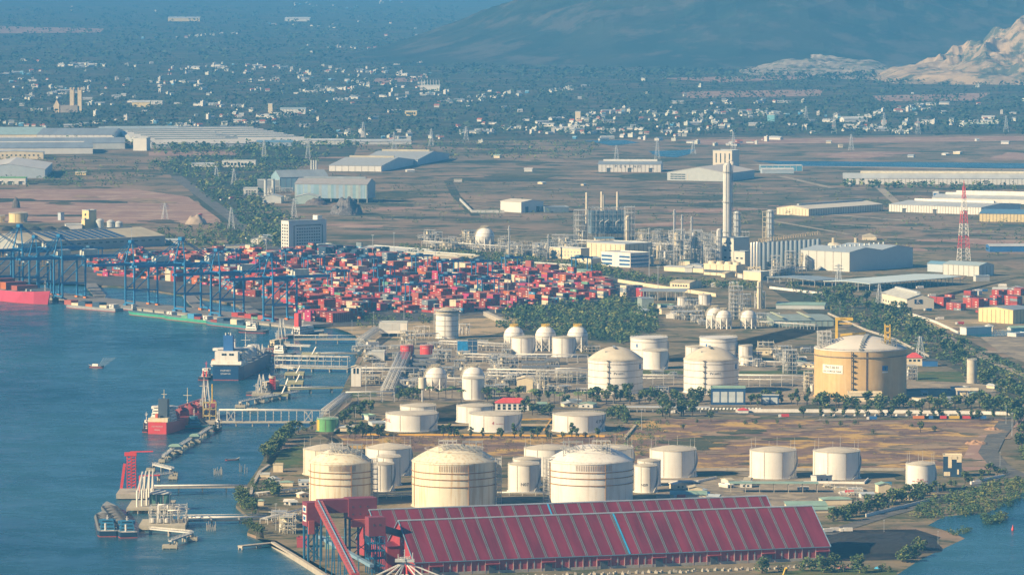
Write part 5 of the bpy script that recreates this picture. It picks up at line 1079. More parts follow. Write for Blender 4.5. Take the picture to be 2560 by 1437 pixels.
b = MB(); pw = G(251, 917, WZ+.06); [b.add([pw + Vector((dx, 4, 0)), pw + Vector((dx+.3, 4, 0)), pw + Vector((dx*2.2+.5, 110, 0)), pw + Vector((dx*2.2, 110, 0))], [(0, 1, 2, 3)]) for dx in (-2.4, -1.2, 0, 1.4, 2.6)]
tag(b.build('wake', mat('wake_foam', (.52, .62, .66), .5, .4, .4)), kind='structure')
for lab, st_, hdg, L in (('shorter dark river barge with a blue house moored on the open water side', (270, 1341), radians(96), 120), ('longer dark river barge with heaped grey cargo moored against the berth', (322, 1344), radians(99), 190)):
    t = ship('river_barge', lab, 'barge', st_, hdg, L, 14.5, 3.4, mat('hull_barge_blue', (.015, .045, .09), .5), DKG, 'barges at the bulk berth', sheer=2.0)
    b = MB(); b.box(L*.6, 0, 3.2, L*.56, 10.5, 1.4); b.build('hold_coaming', DG_, t); 
    for k in range(6):
        b = MB(); b.lathe([(1, 0), (.7, .5), (.3, .9), (.02, 1)], 0, 0, 10); cg = b.build('cargo_heap', mat('grey_cargo', (.16, .16, .155), .9, .4, .5), t); cg.location = (L*(.37 + .092*k), 0, 4.3); cg.scale = (L*.05, 4.6, 1.8)
        b = MB(); b.box(L*(.325 + .092*k), 0, 4.4, .8, 11, .8); b.build('hatch_beam', DG_, t)
    b = MB(); [b.box(L*.5, y, 4.3, L*.72, .5, .8) for y in (-5.6, 5.6)]; b.build('gunwale', mat('gunwale_dark', (.05, .06, .075), .6), t)
    house(t, 16, 3.4, 10, 9, 3, .6, 2.4, mat('house_blue', (.04, .20, .36), .5)); mast(t, 14, 0, 8, 6); b = MB(); b.box(4.5, 0, 3.2, 6, 9, .8); b.cyl(6, 1.5, 3.2, 9, .8, seg=8); b.build('aft_deck', WG_, t)
for lab, q in (('fishing skiff afloat near the stakes', (564, 1150)), ('skiff on the right lagoon', (2530, 1325))):
    o = ship('skiff', lab, 'boat', q, radians(20), 12, 3, .9, HBK, DKG)
# ---- jetties
PLK = mat('jetty_concrete', (.44, .40, .30), .85, .2, .2); YGR = mat('platform_olive', (.40, .38, .20), .8, .2, .2)
def pipes(t, L, ys, z, r=.35, m=None, x0=0): 
    b = MB(); [b.beam((x0, y, z), (L, y, z), r*2, 6) for y in ys]; b.build('pipe_run', m or PIP_, t)
J = 'jetty bridges'
t = deck('jetty', 'uppermost jetty bridge with a double rail and tan deck', 'jetty', (735, 853), (918, 853), 9, 2.4, PLK, rail_=True, group=J, step=22); pipes(t, t['L'], (2.5, 3.4), 6); b = MB(); [b.box(k*22, 3, 2.4, .4, 3, 3.4) for k in range(int(t['L']/22)+1)]; b.build('pipe_support', STL_, t)
t = deck('jetty', 'slim pale jetty bridge leading to the tug platform', 'jetty', (790, 890), (893, 888), 5, 2.4, PLK, group=J, step=20); pipes(t, t['L'], (-1, 1), 3.2)
t = deck('jetty', 'two-level pipe jetty with a white lattice behind the blue carrier', 'jetty', (690, 921), (872, 925), 9, 2, PLK, rail_=True, group=J, step=18)
def truss(t, L, wd, z0, z1, n, m, diag=(0, -1), wdm=.35):
    b = MB()
    for y in (-wd/2, wd/2):
        b.beam((0, y, z1), (L, y, z1), wdm*1.4); b.beam((0, y, z0), (L, y, z0), wdm*1.4)
        for k in range(n+1): b.beam((L*k/n, y, z0), (L*k/n, y, z1), wdm)
        for k in range(n):
            if diag == 'all' or k in [d % n for d in diag]: b.beam((L*k/n, y, z0), (L*(k+1)/n, y, z1), wdm); b.beam((L*k/n, y, z1), (L*(k+1)/n, y, z0), wdm)
    for k in range(n+1): b.beam((L*k/n, -wd/2, z1), (L*k/n, wd/2, z1), wdm)
    b.build('truss', m, t)
truss(t, t['L'], 8, 4, 13, 9, STL_, (), .4); pipes(t, t['L'], (-2, 0, 2), 8.5, .4); pipes(t, t['L'], (-2, 2), 12, .4)
t = deck('jetty', 'olive jetty bridge leading to the red loading tower', 'jetty', (722, 978), (858, 974), 7, 2.4, YGR, group=J, step=20); pipes(t, t['L'], (1.6, 2.4), 3.4)
t = deck('jetty', 'long truss jetty in white lattice behind the red carrier', 'jetty', (548, 1058), (800, 1058), 9, 1.6, PLK, group=J, step=14); truss(t, t['L'], 8, 1.6, 11.5, 13, STL_, (1, 11), .45); pipes(t, t['L'], (-2.4, 0, 2.4), 11.9, .45)
t = deck('jetty', 'long low jetty bridge with a white pipe on top', 'jetty', (385, 1224), (618, 1222), 6, 2.2, CON_, group=J, step=18, pm=DG_); pipes(t, t['L'], (-1.4, .2, 1.6), 3.3, .5)
t = deck('jetty', 'pipe jetty with a thick white pipe nearest the camera', 'jetty', (458, 1302), (668, 1299), 6, .8, DG_, group=J, step=20, pm=DG_); pipes(t, t['L'], (-2,), 2.6, 1.0, W_); pipes(t, t['L'], (1.6,), 4.2, .3)
b = MB(); [b.box(k*20, 0, .8, .8, 6, 2.2) for k in range(int(t['L']/20)+1)]; b.build('pipe_saddle', STL_, t)
t = deck('jetty', 'bare low jetty finger below the pipe jetty', 'jetty', (600, 1365), (680, 1357), 5, .6, CON_, group=J); 
# berth platforms
def plat(name, label, cx, cy, wpx, dep, z, m, group=None, th=1.6, th_=0.0):
    p = G(cx, cy); s = S(p); w = wpx/s; t = thing(name, label, 'platform', (p.x, p.y, 0), radians(th_), group); t['WD'] = (w, dep)
    b = MB(); b.box(0, dep/2, z - th, w, dep, th); b.build('deck', m, t)
    n = max(2, int(w/7))
    for k in range(n+1):
        for y in (.8, dep-.8): b = MB(); b.cyl(-w/2 + .6 + (w-1.2)*k/n, y, WZ-2, z-th, .55, seg=8); b.build('pile', CON_, t)
    return t
t = plat('berth_platform', 'large tan berth platform with pipework and a green-glazed shelter', 405, 1318, 116, 40, 1.6, PLK, th=3.2)
w, dep = t['WD']; b = MB(); cage(b, -w*.3, w*.48, 12, 34, 1.6, 13, 5, 2, 2, .35, 26, 21); b.build('pipework', STL_, t); b = MB(); b.path([(-w*.1, 12, 2), (-w*.1, 12, 15), (w*.1, 12, 15), (w*.1, 12, 11), (w*.48, 12, 11)], 1.0); b.build('loop_pipe', W_, t)
b = MB(); [b.lathe([(.1, 1.7), (2.4, 2.2), (2.4, 5.2), (.1, 5.8)], -w*.22 + 5*k, 14, 14) for k in range(3)]; b.build('surge_drum', STL_, t)
t = plat('berth_platform', 'rear berth platform holding the white loading arms and the green-glazed house', 372, 1276, 112, 55, 1.8, PLK)
w, dep = t['WD']; gh = thing('control_shelter', 'green-glazed control shelter with a pale hip roof on the rear berth platform', 'building', t.location + Vector((w*.2, 26, 1.8)))
b = MB(); b.box(0, 0, 0, 15, 10, 8); b.build('glazing', GLS_, gh); r0 = MB(); r0.prism([(-8.4, -6), (8.4, -6), (8.4, 6), (-8.4, 6)], 8, 8.5); r0.add([(-8.4, -6, 8.5), (8.4, -6, 8.5), (8.4, 6, 8.5), (-8.4, 6, 8.5), (-3, 0, 11), (3, 0, 11)], [(0,1,5,4), (2,3,4,5), (1,2,5), (3,0,4)]); r0.build('roof', LG_, gh)
b = MB(); [b.box(x, y, 0, .5, .5, 8.05) for x in (-7.4, -2.5, 2.5, 7.4) for y in (-5, 5)]; b.build('mullion', WG_, gh)
for k in range(4):
    o = thing('marine_loader', ('white loading arm folded upright, %s of four on the rear berth' % ('leftmost', 'second', 'third', 'rightmost')[k]), 'loading arm', t.location + Vector((-w*.28 + 3.2*k, 10 + 5*k, 1.8)), 0, 'white loading arms')
    b = MB(); b.cyl(0, 0, 0, 12, .8, seg=8); b.build('riser', W_, o); b = MB(); b.beam((0, 0, 11), (4 - k, 0, 26), 1.0); b.beam((4 - k, 0, 26), (1.5, -1, 6), .8); b.build('arm', W_, o)
o = thing('gangway_tower', 'bright red lattice gangway tower with a long red boom at the left berth', 'tower', G(327, 1236, 0)); s = S(o.location); H = 98/s
b = MB(); cage(b, -2.6, 3.8, -2, 2, 5, H, 2, 1, 10, .55, 0); [b.beam((-2.6, -2, 5 + (H-5)*k/10), (3.8, -2, 5 + (H-5)*(k+1)/10), .4) for k in range(10)]; b.build('lattice', RED_, o)
b = MB(); b.beam((-7, -1, 5), (-4.4, -1, H*.8), 2.0); b.build('lift_column', RED_, o); b = MB(); b.box(0, 0, H, 9, 5, 2.5); b.build('head', RED_, o); b = MB(); b.beam((0, -1, H+3), (17, -1, H+3.4), .9); b.beam((-3, -1, H+1), (0, -1, H+3), .6); b.build('boom', RED_, o)
b = MB(); b.box(2, 6, -1.5, 24, 40, 3.6); b.build('base_platform', CON_, o)
o = thing('crane_boom', 'short red boom crane above the white loading arms', 'crane', G(350, 1244, 0) ); b = MB(); b.cyl(0, 0, 0, 56/S(o.location), .7, seg=8); b.build('mast', RED_, o); b = MB(); b.beam((0, 0, 56/S(o.location)), (15, 0, 57.5/S(o.location)), .9); b.build('boom', RED_, o)
# dolphins and catwalks
DG1 = 'mooring dolphins and their catwalks'
dl = [('square mooring dolphin near the end of the zigzag catwalk', 424, 1364, 38, 5), ('mooring dolphin at the elbow of the zigzag catwalk', 480, 1345, 26, 4), ('mooring dolphin below the red boom, left of a short catwalk', 376, 1172, 22, 4), ('round mooring dolphin at the right end of the short catwalk', 434, 1184, 20, 4), ('low mooring dolphin joined to a thin catwalk', 432, 1192, 22, 4),
      ('mooring dolphin at the lower end of the stepped row', 404, 1150, 16, 5), ('mooring dolphin second in the stepped row', 418, 1138, 24, 5), ('roofed mooring dolphin with a teal canopy in the stepped row', 437, 1128, 38, 8), ('mooring dolphin fourth in the stepped row', 462, 1112, 16, 5), ('mooring dolphin with a white shed in the stepped row', 486, 1102, 30, 8), ('mooring dolphin at the upper end of the stepped row', 512, 1082, 24, 6),
      ('mooring dolphin at the far end of the olive jetty catwalk', 600, 1014, 26, 5), ('mooring dolphin beside a white skid near the olive jetty', 630, 1022, 28, 5), ('mooring dolphin under the third berth catwalk', 650, 1002, 22, 5), ('low mooring dolphin below the first jetty', 680, 872, 30, 6), ('mooring dolphin before the sand bank with a pale gangway', 808, 836, 22, 6)]
for k, (lab, x, y, wpx, dep) in enumerate(dl):
    t = plat('mooring_dolphin', lab, x, y, wpx, dep*1.8, .4, PLK, DG1, th=2.0); dep *= 1.8
    w = t['WD'][0]; b = MB(); b.cyl(0, dep/2, .4, 1.8, .6, .8, 8); b.cyl(w*.25, dep/2, .4, 1.6, .5, .7, 8); b.build('bollard', DG_, t)
    if 'teal' in lab or 'shed' in lab:
        b = MB(); b.box(0, dep/2, .4, w*.7, dep*.7, 3.4); b.build('cabin', WG_, t); b = MB(); b.add([(-w*.45, 0, 3.8), (w*.45, 0, 3.8), (w*.45, dep, 3.8), (-w*.45, dep, 3.8), (-w*.2, dep/2, 5.6), (w*.2, dep/2, 5.6)], [(0,1,5,4), (2,3,4,5), (1,2,5), (3,0,4), (3,2,1,0)]); b.build('roof', GRN_, t)
cw = [('catwalk', 'straight double-railed catwalk from the berth to the elbow dolphin', (375, 1327), (478, 1337)), ('catwalk', 'catwalk folding back from the elbow dolphin', (480, 1338), (425, 1358)), ('catwalk', 'short catwalk between two dolphins below the red boom', (384, 1166), (432, 1178)), ('catwalk', 'thin catwalk running to the white loading arms', (360, 1198), (430, 1188)), ('catwalk', 'lowest catwalk of the stepped dolphin row', (408, 1146), (432, 1128)), ('catwalk', 'middle catwalk of the stepped dolphin row', (445, 1122), (480, 1100)), ('catwalk', 'upper catwalk of the stepped dolphin row', (488, 1098), (528, 1072)),
      ('catwalk', 'pale catwalk below the third berth', (600, 1010), (690, 990)), ('catwalk', 'catwalk from the red tower to the olive platform', (650, 1000), (745, 984)), ('catwalk', 'pale catwalk beside the blue carrier bow', (670, 918), (735, 926)), ('catwalk', 'pale catwalk below the first jetty berth', (710, 868), (775, 870))]
for nm, lab, A, B in cw: deck(nm, lab, 'catwalk', A, B, 2.4, 2.2, WG_, rail_=True, group='white catwalks', step=18, rm=W_)
for lab, x, y, wpx, dep in (('olive platform beside the tug berth', 775, 893, 46, 24), ('olive platform with a white gangway, uppermost of the stepped three', 735, 940, 48, 20), ('olive platform, middle of the stepped three', 735, 962, 44, 18), ('olive platform, lowest of the stepped three', 710, 972, 30, 14), ('olive platform where the olive jetty ends', 700, 992, 40, 16)):
    t = plat('olive_platform', lab, x, y, wpx, dep*1.5, 2.2, YGR, 'olive jetty platforms'); w = t['WD'][0]
    b = MB(); b.beam((w*.1, dep*.3, 2.2), (w*.3, dep*.6, 9), 1.0); b.build('gangway', W_, t)
o = thing('loading_tower', 'red cylindrical loading tower at the olive jetty', 'tower', G(681, 975, 0)); s = S(o.location); H = 30/s; b = MB(); b.cyl(0, 0, 0, H, 2.2, seg=14); b.build('column', RED_, o); b = MB(); b.cyl(0, 0, H, H + 2, 3.2, 3.0, 14); b.build('top_deck', TAN_, o)
b = MB(); cage(b, -2.6, 2.6, -2.6, 2.6, 0, H, 1, 1, 5, .35, 0); b.build('ladder_frame', RED_, o)
o = thing('loading_tower', 'pinkish steel loading tower beyond the blue carrier', 'tower', G(674, 908, 0)); s = S(o.location); H = 36/s; b = MB(); cage(b, -3.5, 3.5, -3, 3, 0, H, 2, 1, 4, .7, 4); b.build('frame', mat('pink_steel', (.42, .22, .20), .6), o)
def arm_tower(label, px, py, hp, n, group):
    p = G(px, py, 0); s = S(p); H = hp/s; o = thing('loading_arm_group', label, 'loading arms', p, 0, group)
    for k in range(n):
        b = MB(); x = k*3.4; b.beam((x, 0, 0), (x, 0, H*.62), 1.1); b.beam((x, 0, H*.6), (x+1.4, 0, H), 1.0); b.beam((x+1.4, 0, H), (x+3.4, -1, H*.3), .8); b.build('arm', STL_, o)
    b = MB(); cage(b, -2, n*3.4, 1, 5, 0, H*.5, 2, 1, 3, .4, 4); b.build('frame', STL_, o); b = MB(); b.box(n*1.5, 3, -1, n*3.4+10, 22, 2.2); b.build('platform', PLK, o)
arm_tower('grey loading arms standing over the blue carrier midships', 626, 912, 52, 4, 'loading arm groups'); arm_tower('thin crossed loading arms at the third berth', 645, 985, 50, 2, 'loading arm groups'); arm_tower('tall slim loading arms at the first berth', 697, 858, 62, 2, 'loading arm groups')
arm_tower('tall cream loading arms over the red carrier', 506, 1048, 98, 2, 'loading arm groups')
o = thing('jetty_tower', 'yellow-railed steel jetty frame with a slim mast beside the red carrier', 'platform', G(522, 1056, 0)); b = MB(); cage(b, -5, 6, 0, 9, 0, 17, 2, 2, 3, .5, 6); b.build('frame', mat('frame_tan', (.50, .40, .16), .6), o); b = MB(); b.cyl(3, 2, 17, 33, .6, seg=8); b.build('mast', YEL_, o); b = MB(); b.box(0, 4, -1, 22, 20, 3); b.build('base', CON_, o)
for k, (x, y) in enumerate(((545, 1185), (602, 1178), (614, 1182), (528, 1325))):
    o = thing('stake_trap', ('ring of thin fishing stakes left of the skiff', 'small stake cluster off the shore wall', 'pair of thin stakes by the shore wall', 'ring of fishing stakes below the pipe jetty')[k], 'fishing stakes', G(x, y, WZ)); n = (14, 5, 3, 14)[k]
    for i in range(n):
        b = MB(); a = 2*pi*i/n; rr = 3.2 if n > 5 else 1.2; b.cyl(rr*cos(a), rr*2*sin(a), -1, 3 + R.random()*4, .22, seg=5); b.build('stake', mat('stake_grey', (.34, .33, .30), .9), o)
for lab, pts in (('concrete shore wall running along the near shore huts', [(672, 1165), (650, 1180), (632, 1215), (626, 1240)]), ('pale seawall of the bulk wharf, nearest the camera', [(682, 1358), (745, 1396), (805, 1434), (870, 1480)])):
    p = [G(*q) for q in pts]; b = MB()
    for a, c in zip(p, p[1:]): d = (c-a); m_ = (a+c)/2 - p[0]; b.box(m_.x, m_.y, -3, d.length + 1, 2.4, 4.4, atan2(d.y, d.x))
    o = b.build('seawall', CON_, loc=p[0]); tag(o, lab, 'wall')
# ---------------------------------------------------------------- process plant, pipe racks, conveyors
def rack(label, A, B, wd, hts, npip, step=9, mp=None, ms=None, group=None, z0=0.0):
    p, q = G(*A), G(*B); d = q - p; L = d.length; t = thing('pipe_rack', label, 'pipe rack', p, atan2(d.y, d.x), group)
    b = MB(); n = max(1, int(L/step)); H = max(hts)
    for k in range(n+1):
        x = L*k/n
        for y in (-wd/2, wd/2): b.beam((x, y, 0), (x, y, H), .4)
        for h in hts: b.beam((x, -wd/2, h), (x, wd/2, h), .4)
    for y in (-wd/2, wd/2): b.beam((0, y, H), (L, y, H), .3)
    b.build('steel_frame', ms or STL_, t)
    for i, h in enumerate(hts):
        b = MB()
        for k in range(npip): y = -wd*.42 + wd*.84*(k+.5)/npip; b.beam((0, y, h+.5), (L, y, h+.5), .35 + .5*((k*7+i) % 3)/2, 6)
        b.build('pipe_run', mp or PIP_, t)
    return t
def frame_tower(label, px, py, wpx, dep, hpx, nx, ny, nz, ves=3, seed=1, name='process_structure', cat='process unit', group=None, ms=None, th=0.0, vm=None, wd=.3):
    p = G(px, py); s = S(p); w, h = wpx/s, hpx/s; rr = random.Random(seed); t = thing(name, label, cat, p, radians(th), group)
    b = MB(); cage(b, -w/2, w/2, 0, dep, 0, h, nx, ny, nz, wd, 18 + int(w/3), seed); b.build('steel_frame', ms or STL_, t)
    b = MB()
    for k in range(1, nz+1): b.box(0, dep/2, h*k/nz - .2, w*rr.uniform(.6, 1), dep*rr.uniform(.6, 1), .25)
    b.build('floor_grating', GR_, t)
    for k in range(ves):
        x, y = rr.uniform(-w*.4, w*.4), rr.uniform(1, max(1.5, dep-1)); r = rr.uniform(.9, 2.2); z = h*rr.choice([0, 0, .25, .5]); b = MB(); hh = rr.uniform(.25, .5)*h
        b.lathe([(.05, z+.2), (r, z+.8), (r, z+hh), (.05, z+hh+r*.5)], x, y, 12); b.build('vessel', vm or (PIP_ if k % 2 else CR_), t)
    return t
def vcol(label, px, py, rpx, hpx, name='column', cat='column', m=None, lad=True, plats=4, lattice=0, group=None, vent=False, cone=1.0):
    p = G(px, py); s = S(p); r, h = rpx/s, hpx/s; t = thing(name, label, cat, p, 0, group)
    b = MB(); b.lathe([(r, 0), (r*cone, h - r*.6), (r*cone*.7, h), (.05, h + r*.2)], 0, 0, 20); b.build('shell', m or WG_, t)
    b = MB()
    for k in range(1, plats+1): z = h*k/(plats+.3); b.lathe([(r, z), (r+1.3, z), (r+1.3, z+.3), (r, z+.3)], 0, 0, 16, False); rail(b, r+1.2, z+.3, 10, 1.1, .14)
    if lad: b.beam((-r*.6, -r-.6, 0), (-r*.6, -r-.6, h), .5)
    b.build('platform_ring', STL_, t)
    if lattice:
        b = MB(); cage(b, -r-lattice, -r-.3, -r*.7, r*.5, 0, h*.97, 1, 1, 9, .5, 3); b.build('stair_lattice', mat('lattice_cream', (.60, .52, .34), .6), t)
    if vent: b = MB(); b.path([(r+1.2, 0, 0), (r+1.2, 0, h*1.02), (r*.3, 0, h*1.03), (0, 0, h*1.0)], .9); b.build('overhead_pipe', PIP_, t)
    return t
vcol('giant pale distillation column, tallest thing in the plant', 1818, 655, 11, 247, 'great_column', 'column', WG_, plats=3, vent=True)
vcol('thick column with a cream stair lattice right of the giant column', 1842, 645, 9, 116, m=LG_, plats=7, lattice=5)
vcol('thick column with a cream stair lattice standing alone behind the silos', 1925, 645, 9, 120, m=LG_, plats=8, lattice=5)
vcol('short cylindrical drum beside the foot of the giant column', 1798, 660, 7, 88, m=WG_, plats=1)
G9 = 'slim stacks of the plant'
for lab, x, y, r, h in (('slim white stack left of the tall slotted columns', 1686, 620, 2.6, 96), ('slim stack with a reddish tip among the process frames', 1705, 640, 2.4, 103), ('paired slim white tower with arched pipes at the heart of the plant', 1729, 650, 2.5, 108), ('thin white stack at the left end of the plant', 1273, 648, 2, 84), ('thin white stack left of the cream substation', 1371, 648, 2, 62), ('thin white column before the banded office right end', 1631, 664, 3.5, 26), ('short thin vent among low pipes, far right of the furnaces', 1623, 598, 2, 28)):
    vcol(lab, x, y, r, h, 'slim_stack', 'stack', WG_, plats=2, group=G9)
# cracking furnaces
p = G(1478, 600); s = S(p); t = thing('cracking_furnace', 'dark furnace bank carrying four pale stacks', 'furnace', p, radians(8)); w = 88/s
b = MB(); [b.box(w*.12 + w*.26*k, 14, 10, w*.23, 24, 72/s - 10) for k in range(4)]; b.box(w*.5, 14, 8, w, 26, 3); b.build('firebox', mat('furnace_blue', (.13, .19, .25), .6, .25, .2), t)
b = MB(); cage(b, 0, w, 0, 28, 0, 80/s, 8, 2, 5, .5, 26, 5); b.build('steel_frame', GR_, t)
for k, (x, top) in enumerate(((-8, 118), (30, 120), (34, 112), (70, 119))):
    b = MB(); b.cyl(x/s, 12, 40/s, top/s, 1.9, 1.7, 12); b.build('stack', mat('stack_cream', (.62, .55, .42), .5), t); b = MB(); b.lathe([(1.9, 60/s), (3.6, 60/s), (3.6, 60.6/s), (1.9, 60.6/s)], x/s, 12, 12, False); b.build('stack_platform', STL_, t)
b = MB(); [b.path([(x/s, -2, 34/s), (x/s, -2, 44/s), (x/s+5, -2, 50/s), (x/s+5, 4, 50/s)], 1.0) for x in (20, 34, 62)]; b.build('transfer_line', PIP_, t)
frame_tower('open frame with a big square pipe loop left of the furnaces', 1452, 604, 34, 20, 78, 3, 2, 6, 4, 31); frame_tower('cluttered frame with a flared vent top right of the furnaces', 1574, 604, 26, 20, 86, 3, 2, 6, 4, 32, vm=CR_)
vcol('cream-lit column in front of the furnace right end', 1569, 606, 5, 66, m=CR_, plats=2)
bld('small pale compressor house before the furnaces', (1490, 614), 46, 22, 17, 6, 'flat', 0, CR_, mat('blue_roof', (.16, .30, .42)), 'compressor_house', 'building', ribs=4)
for i, (x, y, wp, h, nx, nz, lab) in enumerate(((1696, 664, 26, 88, 3, 7, 'tall twin-column frame with looped pipes'), (1716, 660, 26, 60, 3, 5, 'cluttered frame right of the twin columns'), (1742, 662, 30, 84, 3, 6, 'frame with an arched pipe before the reactor house'), (1765, 650, 26, 66, 3, 5, 'pale teal frame left of the giant column'), (1776, 668, 24, 46, 2, 4, 'low pale frame at the foot of the tower house'), (1860, 640, 26, 60, 3, 5, 'cream frame between the giant column and the silos'),
        (1940, 692, 20, 52, 2, 6, 'slim open stair tower left of the huge warehouse'), (1976, 680, 26, 52, 2, 6, 'slim open stair tower farther behind the blue shed'), (2003, 676, 8, 44, 1, 6, 'narrow stair frame on the edge of the huge warehouse'), (1400, 606, 40, 18, 4, 2, 'low pipe frame left of the furnaces'), (1320, 640, 70, 26, 6, 3, 'low cluttered unit right of the far sphere'), (1430, 640, 30, 30, 3, 3, 'small unit of cream vessels above the substation'), (1660, 640, 36, 32, 4, 3, 'pipe-filled unit behind the banded office'),
        (1345, 648, 26, 40, 2, 4, 'pipe stack frame left of the substation'), (1110, 622, 80, 14, 7, 2, 'low pale pump frame left of the far sphere'), (1840, 800, 34, 84, 3, 8, 'tall slender frame with a flared top behind the process spheres'), (1862, 796, 30, 60, 3, 5, 'open frame with a slanting roof behind the process spheres'), (1900, 772, 26, 42, 2, 3, 'square frame round the foot of the thick stack'), (1720, 800, 70, 22, 6, 2, 'low pipe frame left of the process spheres'), (1690, 780, 40, 14, 4, 2, 'low frame under the small white tanks'), (1925, 800, 50, 16, 4, 2, 'low frame right of the process spheres'))):
    frame_tower(lab, x, y, wp, 14, h, nx, 2, nz, 3 + i % 3, 50+i, group='open steel frames of the plant')
vcol('thick short stack with a two-tone side above its square frame', 1899, 772, 6.5, 70, 'thick_stack', 'stack', CR_, plats=1)
for i in range(3): vcol(('leftmost', 'middle', 'rightmost')[i] + ' of the bright steel silos on a concrete frame', 1879 + 7*i, 690 - i, 3.6, 84, 'steel_silo', 'silo', mat('bright_steel', (.62, .58, .50), .3, .1, .2, metal=.4), lad=False, plats=0, group='bright steel silos')
o = thing('silo_stand', 'concrete frame carrying the bright steel silos', 'frame', G(1886, 694)); b = MB(); cage(b, -7, 7, -3, 5, 0, 12, 2, 1, 2, 1.4, 0); b.build('frame', CR_, o)
for i in range(14):
    vcol('grey silo in the long row left of the huge warehouse', 1900 + i*11.2, 676 - i*1.6, 5.6, 70 - i*.9, 'grey_silo', 'silo', mat('silo_blue', (.17, .21, .25), .5, .1, .1), lad=False, plats=0, group='grey silo row of the plant')
o = thing('silo_gallery', 'rusty-topped gallery running along the grey silo row', 'gallery', G(1900, 676)); dv = G(2046, 655) - G(1900, 676); b = MB(); L = dv.length; H = 70/S(o.location); o.rotation_euler = (0, 0, atan2(dv.y, dv.x))
cage(b, 0, L, -2, 2, H, H+4, 24, 1, 1, .4, 20, 8); b.build('gallery_frame', mat('gallery_rust', (.46, .36, .22), .7), o)
racks = [('long pipe rack along the left of the plant below the far sphere', (1060, 618), (1270, 632), 8, (5, 8), 5), ('pipe rack before the furnaces', (1400, 618), (1700, 630), 9, (6, 10), 6), ('pipe rack behind the process hall', (1580, 628), (1800, 650), 9, (6, 10, 13), 5), ('pipe rack leading to the steel silos', (1920, 694), (2010, 684), 7, (5, 8), 4), ('pipe rack right of the process spheres', (1900, 816), (2040, 824), 6, (5,), 4),
         ('broad diagonal pipe rack from the shore to the spheres', (968, 992), (1010, 900), 12, (5, 8), 8), ('long pipe rack crossing below the left spheres', (880, 944), (1060, 944), 8, (6, 9), 5), ('pipe rack bordering the lawn by the shore', (865, 1006), (985, 1004), 7, (6, 9), 4), ('pipe rack slanting down to the truss jetty', (812, 1048), (868, 1004), 8, (5, 8), 5), ('pipe rack between the two left spheres', (1060, 966), (1240, 968), 7, (5, 8), 4),
         ('pipe rack running towards the left domed tank', (1220, 955), (1470, 960), 8, (6, 9, 12), 5), ('pipe rack behind the left domed tank', (1390, 946), (1480, 944), 7, (6, 9), 4), ('pipe rack between the two domed tanks', (1606, 962), (1710, 962), 7, (6, 9), 4), ('pipe rack from the right domed tank to the ochre tank', (1845, 965), (2036, 966), 8, (6, 10), 5), ('thin rack behind the right domed tank', (1845, 915), (2030, 920), 6, (5,), 4), ('short rack beside the raised white house', (900, 870), (945, 838), 8, (5, 9), 4), ('rack leading from the cold tank', (1020, 852), (1095, 848), 7, (6,), 4),
         ('rack behind the red water tanks', (1100, 872), (1280, 880), 7, (5, 8), 4), ('rack left of the faceted tanks', (1160, 905), (1285, 908), 7, (5, 8), 4), ('rack under the faceted tanks', (1290, 906), (1470, 908), 7, (5, 8), 4), ('slim rack between the depot and the pipe jetty', (660, 1310), (760, 1285), 6, (4,), 4), ('twin white pipes behind the leftmost gas tank', (640, 1240), (770, 1225), 5, (2,), 3), ('white pipes between the gas tanks', (930, 1246), (1040, 1246), 5, (2, 4), 3), ('white pipes between the middle and right gas tanks', (1240, 1238), (1372, 1238), 5, (2,), 3)]
for i, (lab, A, B, wd, hts, npip) in enumerate(racks): rack(lab, A, B, wd, hts, npip, group='pipe racks')
units = [(1105, 905, 46, 30, 4, 3, 'stacked cream frame above the cream sphere'), (1160, 905, 30, 26, 3, 3, 'blue-shaded frame beneath the blue scaffold'), (1270, 938, 52, 46, 5, 5, 'tall cluttered cream frame left of the dark cooler banks'), (1355, 985, 30, 58, 3, 5, 'slender frame right of the cream control house'), (1240, 950, 40, 26, 4, 3, 'mid-height frame behind the plain white tank'), (1215, 968, 40, 22, 4, 2, 'frame beside the plain white tank'), (1020, 975, 40, 24, 4, 2, 'small frame right of the diagonal rack'),
         (1410, 955, 40, 24, 4, 2, 'frame right of the cooler banks'), (1345, 965, 50, 24, 4, 2, 'frame behind the control house'), (925, 960, 46, 20, 4, 2, 'small frame beside the slim white tower'), (900, 880, 40, 14, 4, 2, 'low frame behind the white garage'), (1020, 862, 40, 34, 3, 3, 'tangled grey frame right of the raised white house'), (1975, 935, 34, 60, 3, 6, 'tall cream frame with a flare mast left of the ochre tank'), (2022, 980, 22, 48, 2, 5, 'yellow-lit frame at the left foot of the ochre tank'), (2280, 950, 26, 36, 2, 4, 'small lattice frame at the right foot of the ochre tank'),
         (1915, 880, 40, 24, 3, 3, 'low frame with a red box behind the slim tank pair'), (1200, 868, 40, 16, 4, 2, 'low frame right of the cold tank'), (1480, 880, 40, 14, 4, 2, 'low frame left of an open-topped tank'), (1420, 870, 24, 12, 3, 1, 'low frame below the rightmost yellow-topped sphere'), (715, 1332, 34, 40, 3, 3, 'pump frame beside the tall lamp mast on the near shore')]
for i, (x, y, wp, h, nx, nz, lab) in enumerate(units): frame_tower(lab, x, y, wp, 12, h, nx, 2, nz, 3 + i % 2, 90+i, group='open steel frames of the gas terminal', ms=(mat('frame_cream', (.62, .57, .44), .6, .15, .3) if i % 2 else STL_), wd=.34)
CLR = mat('cooler_grey', (.17, .18, .19), .6, .25, .5)
